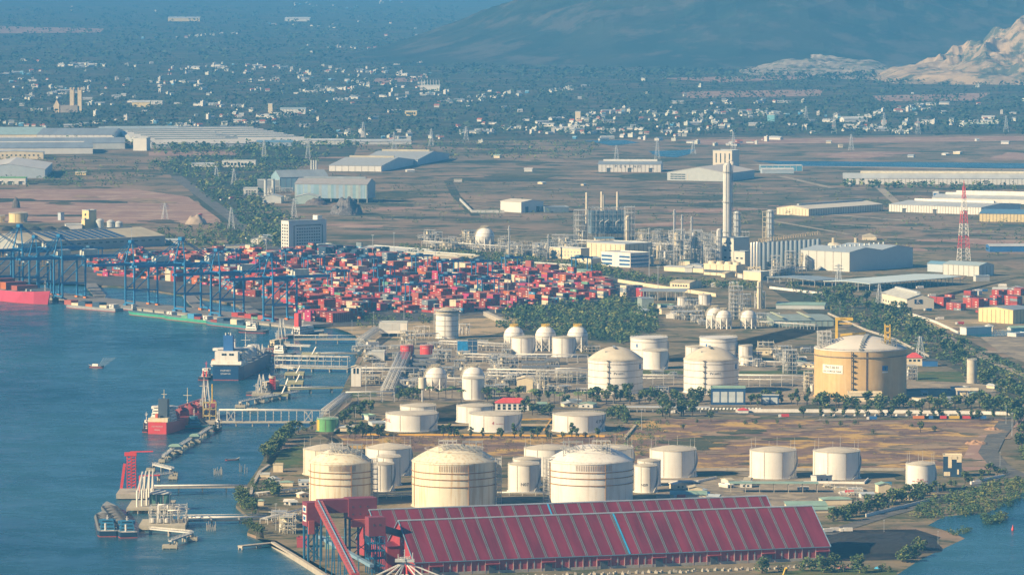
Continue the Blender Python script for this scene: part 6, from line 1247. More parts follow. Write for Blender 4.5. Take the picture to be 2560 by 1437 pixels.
for k, (x, y, wp) in enumerate(((1060, 902, 58), (1060, 912, 60), (1062, 922, 58), (1335, 905, 58), (1335, 918, 60), (1336, 930, 60), (1380, 912, 34), (1380, 928, 36), (1010, 925, 30))):
    lab = 'dark air-cooler bank in the %s of louvred banks' % ('left group', 'left group', 'left group', 'right group', 'right group', 'right group', 'small pair', 'small pair', 'single row')[k]
    t = canopy(('front' if k in (2, 5, 7) else 'rear' if k in (0, 3, 6) else 'middle') + ' ' + lab, (x - wp/2, y), wp, 14, 9, -1, CLR, name='air_cooler', cat='air cooler', group='air-cooler banks', nx=5, ny=1, thick=1.6)
for k, (x, y, w, h, lab) in enumerate(((966, 842, 50, 26, 'three grey louvre panels left of the cold tank'), (1160, 838, 36, 28, 'grey louvre panels right of the cold tank'))):
    frame_tower(lab, x + 88*(k == 0), y, w*.8, 6, h, 3, 1, 1, 0, 7+k, 'louvre_screen', 'screen', 'louvre screens', W_)
t = frame_tower('bright blue sheeted scaffold tower below the cold tank', 1168, 888, 52, 14, 36, 4, 2, 3, 0, 77, 'scaffold', 'scaffold'); s = S(t.location); b = MB(); w = 52/s; b.box(-w*.22, 7, .3, w*.5, 14.4, 34/s); b.build('blue_sheeting', mat('tarp_blue', (.02, .24, .55), .5, .3, .3), t); b = MB(); b.box(w*.26, 7, .3, w*.44, 14.2, 36/s); b.build('navy_sheeting', mat('tarp_navy', (.02, .07, .16), .6, .3, .3), t)
# flare / mast tower, red and white
def lattice_mast(name, label, cat, px, py, hpx, base, top, n, mats, group=None, arms=None):
    p = G(px, py); s = S(p); H = hpx/s; t = thing(name, label, cat, p, radians(20), group)
    for seg in range(len(mats)):
        b = MB()
        for k in range(n):
            z0, z1 = H*(seg + k/n)/len(mats), H*(seg + (k+1)/n)/len(mats); w0, w1 = base + (top-base)*z0/H, base + (top-base)*z1/H
            c = [(-1, -1), (1, -1), (1, 1), (-1, 1)]
            for i in range(4):
                a, d = c[i], c[(i+1) % 4]; q = .3 if H < 45 else .42
                b.beam((a[0]*w0/2, a[1]*w0/2, z0), (a[0]*w1/2, a[1]*w1/2, z1), q*1.3); b.beam((a[0]*w0/2, a[1]*w0/2, z0), (d[0]*w1/2, d[1]*w1/2, z1), q*.8); b.beam((a[0]*w1/2, a[1]*w1/2, z1), (d[0]*w1/2, d[1]*w1/2, z1), q*.8)
        b.build('lattice', mats[seg], t)
    if arms:
        b = MB()
        for z, w in arms: b.beam((-w, 0, H*z), (w, 0, H*z), .5); b.beam((-w, 0, H*z), (0, 0, H*(z+.04)), .3); b.beam((w, 0, H*z), (0, 0, H*(z+.04)), .3)
        b.build('cross_arm', mats[-1], t)
    return t
RW = [W_, RED_, W_, RED_, W_, RED_]
t = lattice_mast('radio_mast', 'tall red and white lattice mast on the right', 'mast', 2409, 652, 186, 13, 2.2, 3, RW); b = MB(); b.cyl(0, 0, 186/S(t.location), 200/S(t.location), .5, seg=6); b.build('antenna', RED_, t)
# maroon conveyor house on blue legs
T0 = G(782, 1402); s = S(T0); t = thing('conveyor_house', 'maroon conveyor house on tall blue legs at the left end of the maroon sheds', 'conveyor house', T0, radians(18))
def blk(x0, x1, y0, y1, z0, z1, nm, m): b = MB(); b.box((x0+x1)/2, (y0+y1)/2, z0, x1-x0, y1-y0, z1-z0); return b.build(nm, m, t)
HM = mat('house_maroon', (.24, .045, .06), .55, .12, .1); BLL = mat('leg_blue', (.03, .16, .30), .5, .15, .2)
a_ = blk(-5, 6, -4, 8, 24, 40, 'head_block', HM); b = MB(); [b.box(-5.1, 2, z, .2, 8, 4.5) for z in (27, 33)]; b.build('sign_panel', W_, a_); b = MB(); [b.box(-5.25, 2, z+1, .2, 5, 2.4) for z in (27, 33)]; b.build('sign_lettering', BLU_, a_)
blk(6, 26, 4, 13, 31.5, 40.5, 'gallery', HM); blk(26, 46, 3, 15, 27, 41, 'transfer_block', HM); 
b = MB(); [b.box(29 + 5.2*i, 2.95, 30 + 5*k, .9, .2, .9) for i in range(3) for k in range(2)]; b.build('window_pane', DG_, t)
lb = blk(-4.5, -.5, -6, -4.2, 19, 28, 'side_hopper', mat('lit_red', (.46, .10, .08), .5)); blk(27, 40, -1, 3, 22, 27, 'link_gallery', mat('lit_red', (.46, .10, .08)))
for x, y, z in ((-4, -3, 24), (0, -3, 24), (5, -3, 24), (-4, 7, 24), (5, 7, 24), (27, 4, 27), (33, 4, 27), (45, 4, 27), (27, 14, 27), (45, 14, 27)): b = MB(); b.box(x, y, 0, 1.3, 1.3, z); b.build('leg', BLL, t)
b = MB(); [b.beam((x0, y, z0), (x1, y, z1), .5) for x0, z0, x1, z1 in ((-4, 1, 5, 12), (5, 1, -4, 12), (-4, 12, 5, 24), (27, 1, 45, 14), (45, 1, 27, 14), (27, 14, 45, 27)) for y in (-3.1, 7.1) if not (x0 > 20 and y < 0)]; b.build('bracing', BLL, t)
T1 = G(938, 1432); t = thing('transfer_tower', 'small maroon transfer tower on blue trestles beside the maroon shed gable', 'tower', T1, radians(18))
blk(-5.5, 6, -4, 5, 25, 37.5, 'head_block', HM); b = MB(); [b.box(-2 + 4*i, -4.1, 32, 1, .2, 1.1) for i in range(2)]; b.build('window_pane', DG_, t)
b = MB(); cage(b, -5.2, 5.6, -3.6, 4.6, 0, 25, 3, 2, 5, .55, 8, 12); b.build('trestle', BLL, t); b = MB(); b.beam((6, 2, 29), (22, 8, 24), 4.5); b.build('feed_gallery', DG_, t)
pA, pB = G(797, 1404, 0) + Vector((0, 0, 38)), G(889, 1500, 0) + Vector((0, 0, 14)); t = thing('conveyor', 'maroon sloping conveyor gallery with pale ribs and a blue pipe running down towards the camera', 'conveyor', (pA.x, pA.y, 0))
D = pB - pA; Dn = D.normalized(); sd = Vector((Dn.y, -Dn.x, 0)).normalized(); up = Vector((0, 0, 1)); o0 = Vector((0, 0, 38)); b = MB()
q4 = [sd*-2.6, sd*2.6, sd*2.6 + up*3.4, sd*-2.6 + up*3.4]; b.add([o0 + v for v in q4] + [o0 + D + v for v in q4], [(0,1,2,3), (7,6,5,4), (0,4,5,1), (1,5,6,2), (2,6,7,3), (3,7,4,0)]); g = b.build('gallery', mat('conveyor_red', (.40, .07, .06), .5, .12, .2), t)
for k in range(30): c = o0 + D*((k+.5)/30) + up*3.5; b = MB(); b.beam(c - sd*2.6, c + sd*2.6, .3); b.build('roof_rib', mat('rib_pale', (.42, .30, .30), .5), g)
b = MB(); b.beam(o0 + up*3.8 + sd*.4, o0 + D + up*3.8 + sd*.4, .55); b.build('blue_pipe', mat('pipe_blue', (.22, .42, .60), .4), g)
for k in range(1, 6):
    c = o0 + D*(k/6.2); b = MB(); [b.beam((c + sd*e*2.2), Vector(((c+sd*e*3).x, (c+sd*e*3).y, 0)), .7) for e in (-1, 1)]; b.beam(c*1 - up*6 - sd*2.4, c - up*6 + sd*2.4, .5); b.build('trestle', BLL, t)
pA, pB = G(800, 1392), G(930, 1440); d = pB - pA; t = thing('belt_bridge', 'low blue-grey belt bridge under the sloping conveyor', 'conveyor', pA, atan2(d.y, d.x)); L = d.length; b = MB(); b.add([(0, -1.5, 13), (L, -1.5, 6), (L, 1.5, 6), (0, 1.5, 13), (0, -1.5, 15), (L, -1.5, 8), (L, 1.5, 8), (0, 1.5, 15)], [(3,2,1,0), (4,5,6,7), (0,1,5,4), (1,2,6,5), (2,3,7,6), (3,0,4,7)]); b.build('gallery', mat('bridge_blue', (.20, .32, .42), .5), t); b = MB(); [b.beam((L*k/4, 0, 0), (L*k/4, 0, 12 - 7*k/4), .6) for k in range(5)]; b.build('leg', BLL, t)
bld('red cladded store at the foot of the conveyor house', (742, 1368), 26, 8, 22, -6, 'flat', 0, RCL_, RCL_, 'store', 'store')
bld('pale green pent-roofed feeder hopper behind the conveyor', (812, 1372), 46, 8, 28, 0, 'hip', 5, GRN_, GRN_, 'feeder_house', 'building')
bld('red sheet wall house between the transfer tower and the shed gable', (968, 1426), 30, 14, 60, 16, 'shed', 6, RCL_, MAR_, 'gable_house', 'building')
# red and white derrick at the bottom edge
p = G(1012, 1540); s = S(p); H = 148/s; t = thing('derrick', 'white-topped red and white derrick fanning pale stays at the bottom edge', 'derrick', p)
for x in (-1.4, 1.4): b = MB(); b.cyl(x, 0, 0, H*.93, .7, seg=8); b.build('leg', RED_, t)
b = MB(); [b.box(x, -.4, H*(.2 + .22*k), 1.7, 1.7, H*.08) for x in (-1.4, 1.4) for k in range(3)]; b.build('white_band', W_, t)
b = MB(); b.box(0, 0, H*.93, 12, 5, 1.6); rail(b, 3, H*.95, 8, 2, .3); [b.cyl(x, 0, H*.95, H*.95 + h, .25, seg=6) for x, h in ((-4, 4), (0, 7), (3, 3), (5, 5))]; b.build('head_platform', LG_, t)
for dx, dy, z in ((-30, -6, .55), (-24, -8, .45), (-16, -6, .3), (-10, -4, .2), (26, -2, .4), (20, -6, .25), (34, 2, .55)): b = MB(); b.beam((0, 0, H*.93), (dx, dy, H*z), .8); b.build('stay', W_, t)
p = G(1958, 1500); t = thing('excavator_boom', 'small yellow crane boom tip poking up at the bottom edge', 'crane', p); b = MB(); b.box(0, 0, 0, 4, 3, 3); b.build('body', YEL_, t); b = MB(); b.path([(0, 0, 2), (-1.5, 0, 12), (1.5, 0, 21), (3, 0, 20)], 1.1); b.build('boom', YEL_, t)
# ---------------------------------------------------------------- vegetation, town, poles, vehicles, walls
LMK = [(790, 1080, 'the green tank'), (852, 1200, 'the leftmost gas tank'), (1136, 1200, 'the largest gas tank'), (1475, 1200, 'the rightmost gas tank'), (1680, 1160, 'the field-edge tank'), (1932, 1165, 'the loading canopy'), (2090, 1165, 'the last domed tank'), (2300, 1200, 'the fire water tank'), (2380, 1160, 'the navy office'), (2150, 950, 'the ochre tank'), (1776, 950, 'the right domed tank'), (1538, 950, 'the left domed tank'), (1280, 1005, 'the red-roofed villa'), (1184, 990, 'the plain white tank'), (1090, 950, 'the cream sphere'), (890, 940, 'the slim white tower'), (1029, 1055, 'the red-lettered tank'), (1238, 1060, 'the flame emblem tank'), (1447, 1060, 'the PVB tank'), (2430, 940, 'the concrete silo'), (2415, 985, 'the folded cream shelter'), (1365, 850, 'the yellow-topped spheres'), (1117, 815, 'the cold tank'), (1870, 800, 'the process spheres'), (2000, 790, 'the green-grey factory'), (2270, 760, 'the K sign shed'), (2500, 790, 'the cream ribbed hall'), (1540, 1340, 'the maroon shed'), (1980, 1310, 'the maroon shed end'), (2200, 1360, 'the coal yard'), (2440, 1280, 'the right lagoon'), (700, 1280, 'the near shore huts'), (630, 1260, 'the shore kiosk'), (690, 1120, 'the mangrove corner'), (2000, 1110, 'the golden field'), (2480, 1100, 'the dirt track'), (757, 590, 'the office block'), (640, 680, 'the last quay crane'), (420, 660, 'the tallest quay crane'), (1160, 680, 'the white container stack'), (1520, 720, 'the yard corner'), (1700, 710, 'the open grey shelter'), (2200, 650, 'the huge warehouse'), (2250, 700, 'the teal canopy'), (2409, 600, 'the red and white mast'), (1818, 560, 'the giant column'), (1530, 560, 'the furnaces'), (1300, 510, 'the angular hall'), (830, 470, 'the striped mill hall'), (640, 480, 'the mill plant house'), (600, 410, 'the white office'), (1575, 420, 'the PEVINO warehouse'), (1815, 400, 'the square cream tower'), (2330, 440, 'the very long warehouse'), (2100, 520, 'the ribbed-end warehouse'), (350, 360, 'the white tower block'), (620, 340, 'the cream factory roofs'), (222, 545, 'the yellow silo tower'), (200, 600, 'the solar roof warehouse'), (2128, 360, 'the far substation'), (1210, 600, 'the far sphere')]
def near(px, py):
    x, y, n = min(LMK, key=lambda q: (q[0]-px)**2 + ((q[1]-py)*2)**2); dx, dy = px - x, py - y
    return ('left of ' if dx < 0 else 'right of ') + n if abs(dx) > abs(dy)*1.2 else ('behind ' if dy < 0 else 'in front of ') + n
tr = random.Random(5)
def leaves(b, cx, cy, cz, rx, rz, n, sz, rr, mi=None):
    for _ in range(n):
        u, v = rr.uniform(-1, 1), rr.uniform(0, 2*pi); k = rr.uniform(.45, 1) ** .5; q = sqrt(1-u*u)
        x, y, z = cx + rx*k*q*cos(v), cy + rx*k*q*sin(v), cz + rz*k*u
        a, e = rr.uniform(0, 2*pi), rr.uniform(-.9, .9); s1 = sz*rr.uniform(.6, 1.3)
        d1 = Vector((cos(a)*cos(e), sin(a)*cos(e), sin(e))); d2 = Vector((-sin(a), cos(a), rr.uniform(-.6, .6))).normalized(); c = Vector((x, y, z))
        b.m = mi if mi is not None else rr.choice((0, 0, 1, 1, 2)); b.add([c - d1*s1, c + d2*s1*.8, c + d1*s1, c - d2*s1*.8], [(0, 1, 2, 3)])
def tree_proto(kind, rr):
    t = thing('tree', '', 'tree', (0, 0, -50)); b = MB(); h = {'round': 9, 'tall': 11, 'bush': 4.5, 'palm': 9, 'wide': 8}[kind]; t.name = {'palm': 'palm_tree', 'bush': 'shrub'}.get(kind, 'broadleaf_tree')
    tk = MB()
    if kind == 'palm':
        tk.path([(0, 0, 0), (.3, 0, h*.5), (.2, .2, h*.85)], .5, 6)
        for k in range(13):
            a = 2*pi*k/13 + rr.uniform(-.2, .2); L = rr.uniform(2.8, 3.8); pts = [(.2 + L*f*cos(a), .2 + L*f*sin(a), h*.85 + 1.3*sin(f*2.2)*1.2 - f*f*1.6) for f in (0, .35, .7, 1)]; b.m = rr.choice((0, 1))
            for p, q in zip(pts, pts[1:]):
                w = .45; s_ = Vector((-sin(a)*w, cos(a)*w, -.15)); p, q = Vector(p), Vector(q); b.add([p, q, q + s_, p + s_], [(0, 1, 2, 3)]); s_ = Vector((sin(a)*w, -cos(a)*w, -.15)); b.add([p, p + s_, q + s_, q], [(0, 1, 2, 3)])
    else:
        tk.beam((0, 0, 0), (0, 0, h*.5), .55, 6)
        for k in range(4): a = 2*pi*k/4 + .4; tk.beam((0, 0, h*.3), (h*.22*cos(a), h*.22*sin(a), h*.62), .28, 5)
        nl = {'round': 6, 'tall': 6, 'bush': 5, 'wide': 8}[kind]; W = {'round': .30, 'tall': .17, 'bush': .55, 'wide': .48}[kind]*h
        for k in range(nl):
            a, q = rr.uniform(0, 2*pi), rr.uniform(.2, .75)*W; z = h*rr.uniform(.3, .84) if kind != 'tall' else h*(.28 + .62*k/nl); r = W*rr.uniform(.42, .62)
            leaves(b, q*cos(a), q*sin(a), z, r, r*.9, 44, .7 if kind != 'bush' else .4, rr)
    b.build('crown', LEAF, t); tk.build('trunk', BARK_, t); return t
PT = {k: [tree_proto(k, random.Random(i*7 + len(k))) for i in range(3)] for k in ('round', 'tall', 'bush', 'palm', 'wide')}
USED = {}
KN = {'round': 'round dark green tree', 'tall': 'narrow upright green tree', 'bush': 'low grey-green bush', 'palm': 'feathery palm', 'wide': 'spreading green tree'}
def plant(kind, px, py, sc=1.0, group='trees'):
    p = G(px, py); o = tr.choice(PT[kind]); nr = near(px, py); lab = KN[kind] + ' ' + nr; group = ('palms ' if kind == 'palm' else 'bushes ' if kind == 'bush' else 'trees ') + nr; sc *= tr.uniform(1.15, 1.75)
    if o.name not in USED:
        USED[o.name] = 1; KIDS[o.name] = [(c, list(c.children)) for c in o.children]; o.location = p; o.rotation_euler.z = tr.uniform(0, 6.2); o.scale = (sc,)*3; o['label'] = lab; o['group'] = group; return
    copy_tree(o, p, tr.uniform(0, 6.2), lab, group, sc)
def rowp(kinds, x0, y0, x1, y1, n, jx=6, jy=3, sc=1.0, group='trees'):
    for k in range(n): f = (k+.5)/n; plant(tr.choice(kinds), x0 + (x1-x0)*f + tr.uniform(-jx, jx), y0 + (y1-y0)*f + tr.uniform(-jy, jy), sc, group)
rowp(['round', 'wide', 'round'], 1480, 1006, 1780, 1008, 20, 6, 5, 1.1, 'trees behind the domed tanks'); rowp(['round', 'tall'], 1860, 1012, 2030, 1010, 8, 6, 4, 1.0, 'trees behind the domed tanks')
rowp(['round', 'wide'], 2030, 1016, 2440, 1026, 26, 6, 6, 1.0, 'trees along the terminal wall'); rowp(['round', 'tall'], 2000, 1042, 2500, 1050, 16, 8, 3, .8, 'trees along the terminal wall'); rowp(['round', 'wide'], 2440, 1024, 2570, 1044, 9, 6, 5, 1.3, 'trees along the terminal wall')
rowp(['palm'], 990, 990, 1160, 1002, 9, 6, 5, .9, 'palms of the gas terminal'); rowp(['palm', 'round'], 1190, 1000, 1500, 1014, 22, 8, 5, .9, 'palms of the gas terminal'); rowp(['round', 'wide'], 990, 996, 1050, 1002, 5, 6, 4, 1.0, 'trees of the gas terminal'); rowp(['round'], 1310, 1034, 1380, 1040, 6, 6, 4, .9, 'trees of the gas terminal')
rowp(['tall', 'round'], 870, 1096, 960, 1092, 7, 6, 3, .9, 'trees beside the low tanks'); rowp(['tall', 'bush', 'bush', 'round'], 1090, 1094, 1500, 1096, 20, 10, 3, .8, 'trees beside the low tanks'); rowp(['wide', 'round'], 1520, 1050, 1570, 1060, 5, 8, 6, 1.1, 'trees beside the low tanks'); rowp(['round'], 1640, 1042, 1740, 1046, 6, 10, 4, 1.1, 'trees beside the low tanks')
rowp(['round', 'wide', 'wide'], 722, 1092, 664, 1150, 30, 12, 7, .9, 'shore trees at the mangrove corner'); rowp(['bush', 'round'], 740, 1082, 790, 1072, 4, 4, 3, .7, 'shore trees at the mangrove corner')
rowp(['wide', 'round'], 598, 1238, 632, 1290, 14, 9, 6, .75, 'shore trees by the kiosk'); rowp(['wide'], 672, 1236, 695, 1242, 3, 6, 3, 1.0, 'shore trees by the kiosk'); rowp(['bush'], 628, 1205, 640, 1230, 3, 4, 3, .9, 'shore trees by the kiosk'); rowp(['bush', 'round'], 616, 1310, 650, 1342, 9, 6, 4, .7, 'shore trees by the kiosk'); rowp(['round'], 850, 1060, 925, 1030, 7, 10, 6, 1.0, 'trees by the shore pipes')
rowp(['round', 'wide'], 2075, 1306, 2330, 1236, 30, 8, 8, .9, 'trees along the coal yard road'); rowp(['round', 'bush'], 2330, 1232, 2520, 1180, 14, 8, 5, .7, 'trees along the coal yard road')
rowp(['wide', 'round'], 2250, 1410, 2300, 1380, 6, 10, 6, .8, 'trees on the lagoon bank'); rowp(['bush', 'wide'], 1900, 1432, 2240, 1428, 12, 12, 4, .9, 'trees on the lagoon bank')
rowp(['round', 'wide'], 2060, 735, 2260, 800, 22, 20, 14, 1.2, 'trees of the eastern belt'); rowp(['round', 'wide'], 2200, 800, 2420, 900, 22, 26, 16, 1.1, 'trees of the eastern belt'); rowp(['round', 'wide'], 2420, 930, 2570, 1010, 10, 16, 12, 1.1, 'trees of the eastern belt'); rowp(['round'], 2540, 1060, 2580, 1180, 7, 8, 8, 1.3, 'trees of the eastern belt')
rowp(['bush', 'bush', 'round'], 1660, 1062, 2380, 1078, 14, 30, 12, .7, 'shrubs on the golden field')
FARL = [mat('far_leaf_a', (.05, .08, .035), .85, .2, .1), mat('far_leaf_b', (.04, .07, .032), .85, .2, .1), mat('far_leaf_c', (.065, .09, .04), .85, .2, .1)]
# masses nobody could count
def mass(name, label, cat, polyp, n, hm=(5, 9), sz=1.3, q=16, seed=1, flat=1.0, colm=None):
    rr = random.Random(seed); xs = [p[0] for p in polyp]; ys = [p[1] for p in polyp]; b = MB(); k = 0; tries = 0
    while k < n and tries < n*30:
        tries += 1; px, py = rr.uniform(min(xs), max(xs)), rr.uniform(min(ys), max(ys))
        if not inpoly((px, py), polyp): continue
        k += 1; p = G(px, py); h = rr.uniform(*hm); r = h*rr.uniform(.4, .65)*flat
        leaves(b, p.x, p.y, p.z + h*.55, r, h*.5, q, sz*h/7, rr, rr.choice((0, 1, 1, 2)))
    return tag(b.build(name, colm or LEAF), label, cat, None, 'stuff')
mass('mangrove_wood', 'dense green mangrove between the spheres and the container yard', 'wood', [(1270, 780), (1560, 752), (1640, 780), (1640, 830), (1560, 862), (1470, 850), (1240, 828)], 520, (5, 10), 1.2, 34, 2)
mass('lagoon_mangrove', 'green mangrove fringe around the right lagoon', 'mangrove', [(2270, 1292), (2330, 1250), (2480, 1210), (2640, 1190), (2640, 1232), (2540, 1262), (2480, 1285), (2400, 1292), (2330, 1300)], 330, (3, 6), 1.1, 40, 3)
mass('lagoon_mangrove', 'mangrove islet standing in the right lagoon', 'mangrove', [(2450, 1300), (2500, 1290), (2516, 1300), (2500, 1312), (2456, 1312)], 40, (3, 6), 1.1, 40, 4)
mass('lagoon_mangrove', 'thin mangrove strip on the lagoon spit', 'mangrove', [(2370, 1330), (2440, 1322), (2430, 1334), (2380, 1342)], 24, (2, 4), 1.0, 34, 5)
mass('tree_belt', 'dark green tree belt sloping across the right side', 'wood', [(1960, 715), (2060, 725), (2290, 800), (2460, 880), (2620, 960), (2620, 1010), (2500, 985), (2380, 915), (2290, 880), (2200, 840), (2060, 780)], 420, (4, 9), 1.3, 24, 6)
mass('hedge_belt', 'dark hedge belt between the container yard and the plant', 'wood', [(1000, 618), (1230, 640), (1500, 668), (1640, 700), (1860, 712), (1900, 726), (1640, 712), (1480, 690), (1190, 660), (1010, 636)], 900, (4, 8), 1.3, 18, 7)
mass('hedge_belt', 'dark trees between the solar roof warehouse and the yard', 'wood', [(390, 580), (560, 560), (700, 590), (700, 622), (540, 626), (400, 612)], 260, (5, 9), 1.5, 16, 8)
mass('hedge_belt', 'dark trees before the container front edge', 'wood', [(860, 806), (930, 790), (1090, 795), (1090, 808), (900, 822)], 60, (4, 7), 1.3, 18, 9)
mass('verge_wood', 'dark woodland flanking the long straight road', 'wood', [(380, 405), (640, 372), (830, 385), (735, 440), (640, 500), (760, 560), (700, 620), (600, 560), (470, 455)], 700, (6, 11), 1.8, 12, 10)
mass('verge_wood', 'dark trees around the white office and blue-roofed shed', 'wood', [(380, 350), (900, 345), (900, 372), (640, 384), (380, 388)], 400, (7, 12), 2.0, 10, 11)
mass('dry_scrub', 'dark shrubs dotted over the dry plain', 'shrubs', [(830, 440), (1500, 470), (1500, 560), (830, 560)], 260, (3, 6), 1.6, 10, 12, 1.3)
mass('dry_scrub', 'dark shrubs dotted over the right plain', 'shrubs', [(1590, 470), (2560, 430), (2560, 650), (2300, 640), (1900, 560), (1600, 560)], 420, (3, 7), 1.6, 10, 13, 1.3)
mass('dry_scrub', 'dark scrub strip left of the dry plain', 'shrubs', [(0, 395), (400, 405), (430, 430), (330, 470), (-20, 470)], 300, (4, 8), 1.8, 10, 14, 1.3)
mass('dry_scrub', 'low brown and green scrub across the depot strip', 'shrubs', [(840, 1090), (1560, 1098), (1560, 1130), (1480, 1140), (900, 1120)], 420, (1.2, 2.6), 1.5, 14, 15, 1.6, [LEAF[2], mat('dry_leaf', (.17, .12, .07), .9, .4, .3), mat('dry_leaf', (.17, .12, .07))])
mass('dry_scrub', 'low scrub in the corner of the golden field', 'shrubs', [(1540, 1062), (1680, 1052), (1660, 1100), (1600, 1150), (1500, 1146)], 160, (1.5, 4), 1.4, 18, 16, 1.4)
mass('dry_scrub', 'tufts of dry grass over the golden field', 'shrubs', [(1660, 1055), (2420, 1055), (2380, 1150), (1640, 1170)], 700, (.5, 1.3), 1.8, 8, 17, 2.4, [mat('dry_leaf', (.17, .12, .07)), mat('gold_leaf', (.40, .26, .08), .9, .3, .3), LEAF[2]])
mass('far_wood', 'dark far woodland filling the spaces between the town houses', 'wood', [(-80, 158), (1100, 150), (2640, 210), (2640, 338), (900, 345), (-80, 316)], 5200, (7, 13), 2.4, 7, 18, 1.5, FARL)
mass('far_wood', 'hazy far woodland above the town', 'wood', [(-80, 20), (1150, 20), (1100, 150), (-80, 160)], 1500, (9, 16), 3.2, 6, 19, 2.2, FARL)
mass('far_wood', 'hazy woodland at the foot of the hills', 'wood', [(1100, 140), (2640, 120), (2640, 215), (1100, 190)], 1300, (9, 15), 3.0, 6, 20, 2.0, FARL)
mass('hill_wood', 'tree clumps on the far plain by the river', 'wood', [(880, 352), (1500, 356), (1480, 400), (1080, 400), (900, 380)], 300, (5, 9), 1.8, 9, 21, 1.4)
mass('hill_wood', 'line of trees before the very long warehouse', 'wood', [(2090, 462), (2640, 474), (2640, 482), (2100, 470)], 80, (8, 12), 1.8, 16, 22)
mass('hill_wood', 'row of rounded trees before the grey factories', 'wood', [(150, 352), (560, 372), (560, 378), (150, 360)], 70, (9, 13), 1.8, 16, 23)
# ---- small process equipment packed between the larger units
cl_r = random.Random(77); ADJ = ['low pale', 'squat cream', 'narrow rusty', 'double-decked', 'broad pipe-filled', 'three-storey', 'slender', 'half-shaded', 'boxy grey', 'open-topped', 'vessel-packed', 'tangled', 'ladder-hung', 'sunlit', 'dull']; SEEN = set()
for poly_, n_, hmax in (([(1060, 600), (1440, 612), (1450, 650), (1360, 652), (1200, 636), (1060, 622)], 34, 34), ([(1580, 610), (1800, 600), (1800, 664), (1650, 664)], 36, 44), ([(1860, 640), (1960, 650), (2010, 690), (1910, 694)], 8, 30), ([(1660, 770), (1760, 770), (1760, 815), (1690, 800)], 9, 22), ([(1820, 780), (1930, 780), (1960, 818), (1830, 818)], 8, 26),
        ([(905, 870), (1090, 866), (1090, 990), (900, 955)], 30, 24), ([(1090, 880), (1280, 890), (1280, 990), (1120, 985)], 26, 28), ([(1280, 940), (1470, 945), (1470, 985), (1290, 985)], 13, 22), ([(1850, 880), (2030, 880), (2030, 925), (1850, 922)], 12, 22), ([(620, 470), (720, 450), (730, 505), (640, 505)], 8, 24), ([(1620, 930), (1700, 935), (1700, 985), (1620, 985)], 4, 18), ([(690, 1290), (750, 1290), (750, 1350), (690, 1350)], 5, 24), ([(2050, 1205), (2240, 1210), (2230, 1255), (2060, 1250)], 5, 10)):
    k = 0
    while k < n_:
        px, py = cl_r.uniform(min(a[0] for a in poly_), max(a[0] for a in poly_)), cl_r.uniform(min(a[1] for a in poly_), max(a[1] for a in poly_))
        if not inpoly((px, py), poly_): continue
        k += 1; ad = [a for a in ADJ if a + near(px, py) not in SEEN] or ['small']; ad = cl_r.choice(ad); SEEN.add(ad + near(px, py)); hh = cl_r.uniform(.35, 1)*hmax
        frame_tower(ad + ' steel unit ' + near(px, py), px, py, cl_r.uniform(14, 40), cl_r.uniform(7, 16), hh, cl_r.randint(2, 5), 1, cl_r.randint(1, 4), cl_r.randint(2, 5), 200 + k, group='small steel process units', ms=cl_r.choice((STL_, PIP_, GR_, mat('frame_cream', (.62, .57, .44)))), wd=.28)
# ---- the far town
HW = [mat('house_white', (.60, .57, .50), .6, .08), mat('house_cream', (.60, .50, .33), .6, .08), mat('house_blue', (.42, .56, .62), .6, .08), mat('house_pink', (.62, .40, .32), .6, .1)]
HR = [mat('tin_pale', (.46, .47, .46), .4, .1), mat('tin_grey', (.26, .29, .31), .45, .1), mat('tile_red', (.40, .14, .09), .7, .15), mat('tin_blue', (.24, .42, .52), .45, .1)]
hr = random.Random(21)
def house_mesh(b, w, d, h, rz, kind, wm, rm):
    b.m = wm; b.box(0, 0, -.5, w, d, h+.5)
    if kind == 'flat':
        b.m = rm; b.box(0, 0, h, w+.6, d+.6, .4); b.m = wm; b.box(w*.2, d*.1, h+.4, w*.3, d*.4, 2.2)
    else: b.m = rm; e = .5; b.add([(-w/2-e, -d/2-e, h), (w/2+e, -d/2-e, h), (w/2+e, 0, h+rz), (-w/2-e, 0, h+rz), (w/2+e, d/2+e, h), (-w/2-e, d/2+e, h)], [(0,1,2,3), (3,2,4,5), (0,3,5), (1,4,2), (5,4,1,0)])
HKN = [('white gabled house with a pale tin roof', 'gable', 0, 0), ('white gabled house with a red tile roof', 'gable', 0, 2), ('cream flat-roofed house', 'flat', 1, 0), ('tall white flat-roofed town house', 'flat', 0, 0), ('long white shed with a grey tin roof', 'gable', 0, 1), ('pale blue house with a blue tin roof', 'gable', 2, 3), ('cream gabled house with a grey roof', 'gable', 1, 1), ('long pale-roofed shed', 'gable', 0, 0)]
HDM = [(12, 8, 4.5, 3), (13, 9, 5, 3.5), (12, 9, 8, 0), (9, 9, 13, 0), (26, 10, 5, 2.6), (11, 8, 5, 3), (12, 8, 7, 3), (36, 11, 5, 3)]
HP = []
for (lab, kd, wm, rm), dm in zip(HKN, HDM):
    b = MB(); house_mesh(b, *dm, kd, wm, 4 + rm); HP.append((lab, b))
TOWN = [((-40, 160, 1090, 250), 330), ((-40, 250, 1090, 322), 140), ((1090, 225, 1300, 335), 60), ((1290, 278, 1980, 332), 190), ((1400, 200, 2600, 300), 95), ((1980, 285, 2600, 330), 70), ((-40, 0, 1150, 150), 90), ((1450, 90, 1960, 150), 22), ((1100, 330, 1900, 366), 40), ((880, 325, 1080, 352), 30)]
hl = []
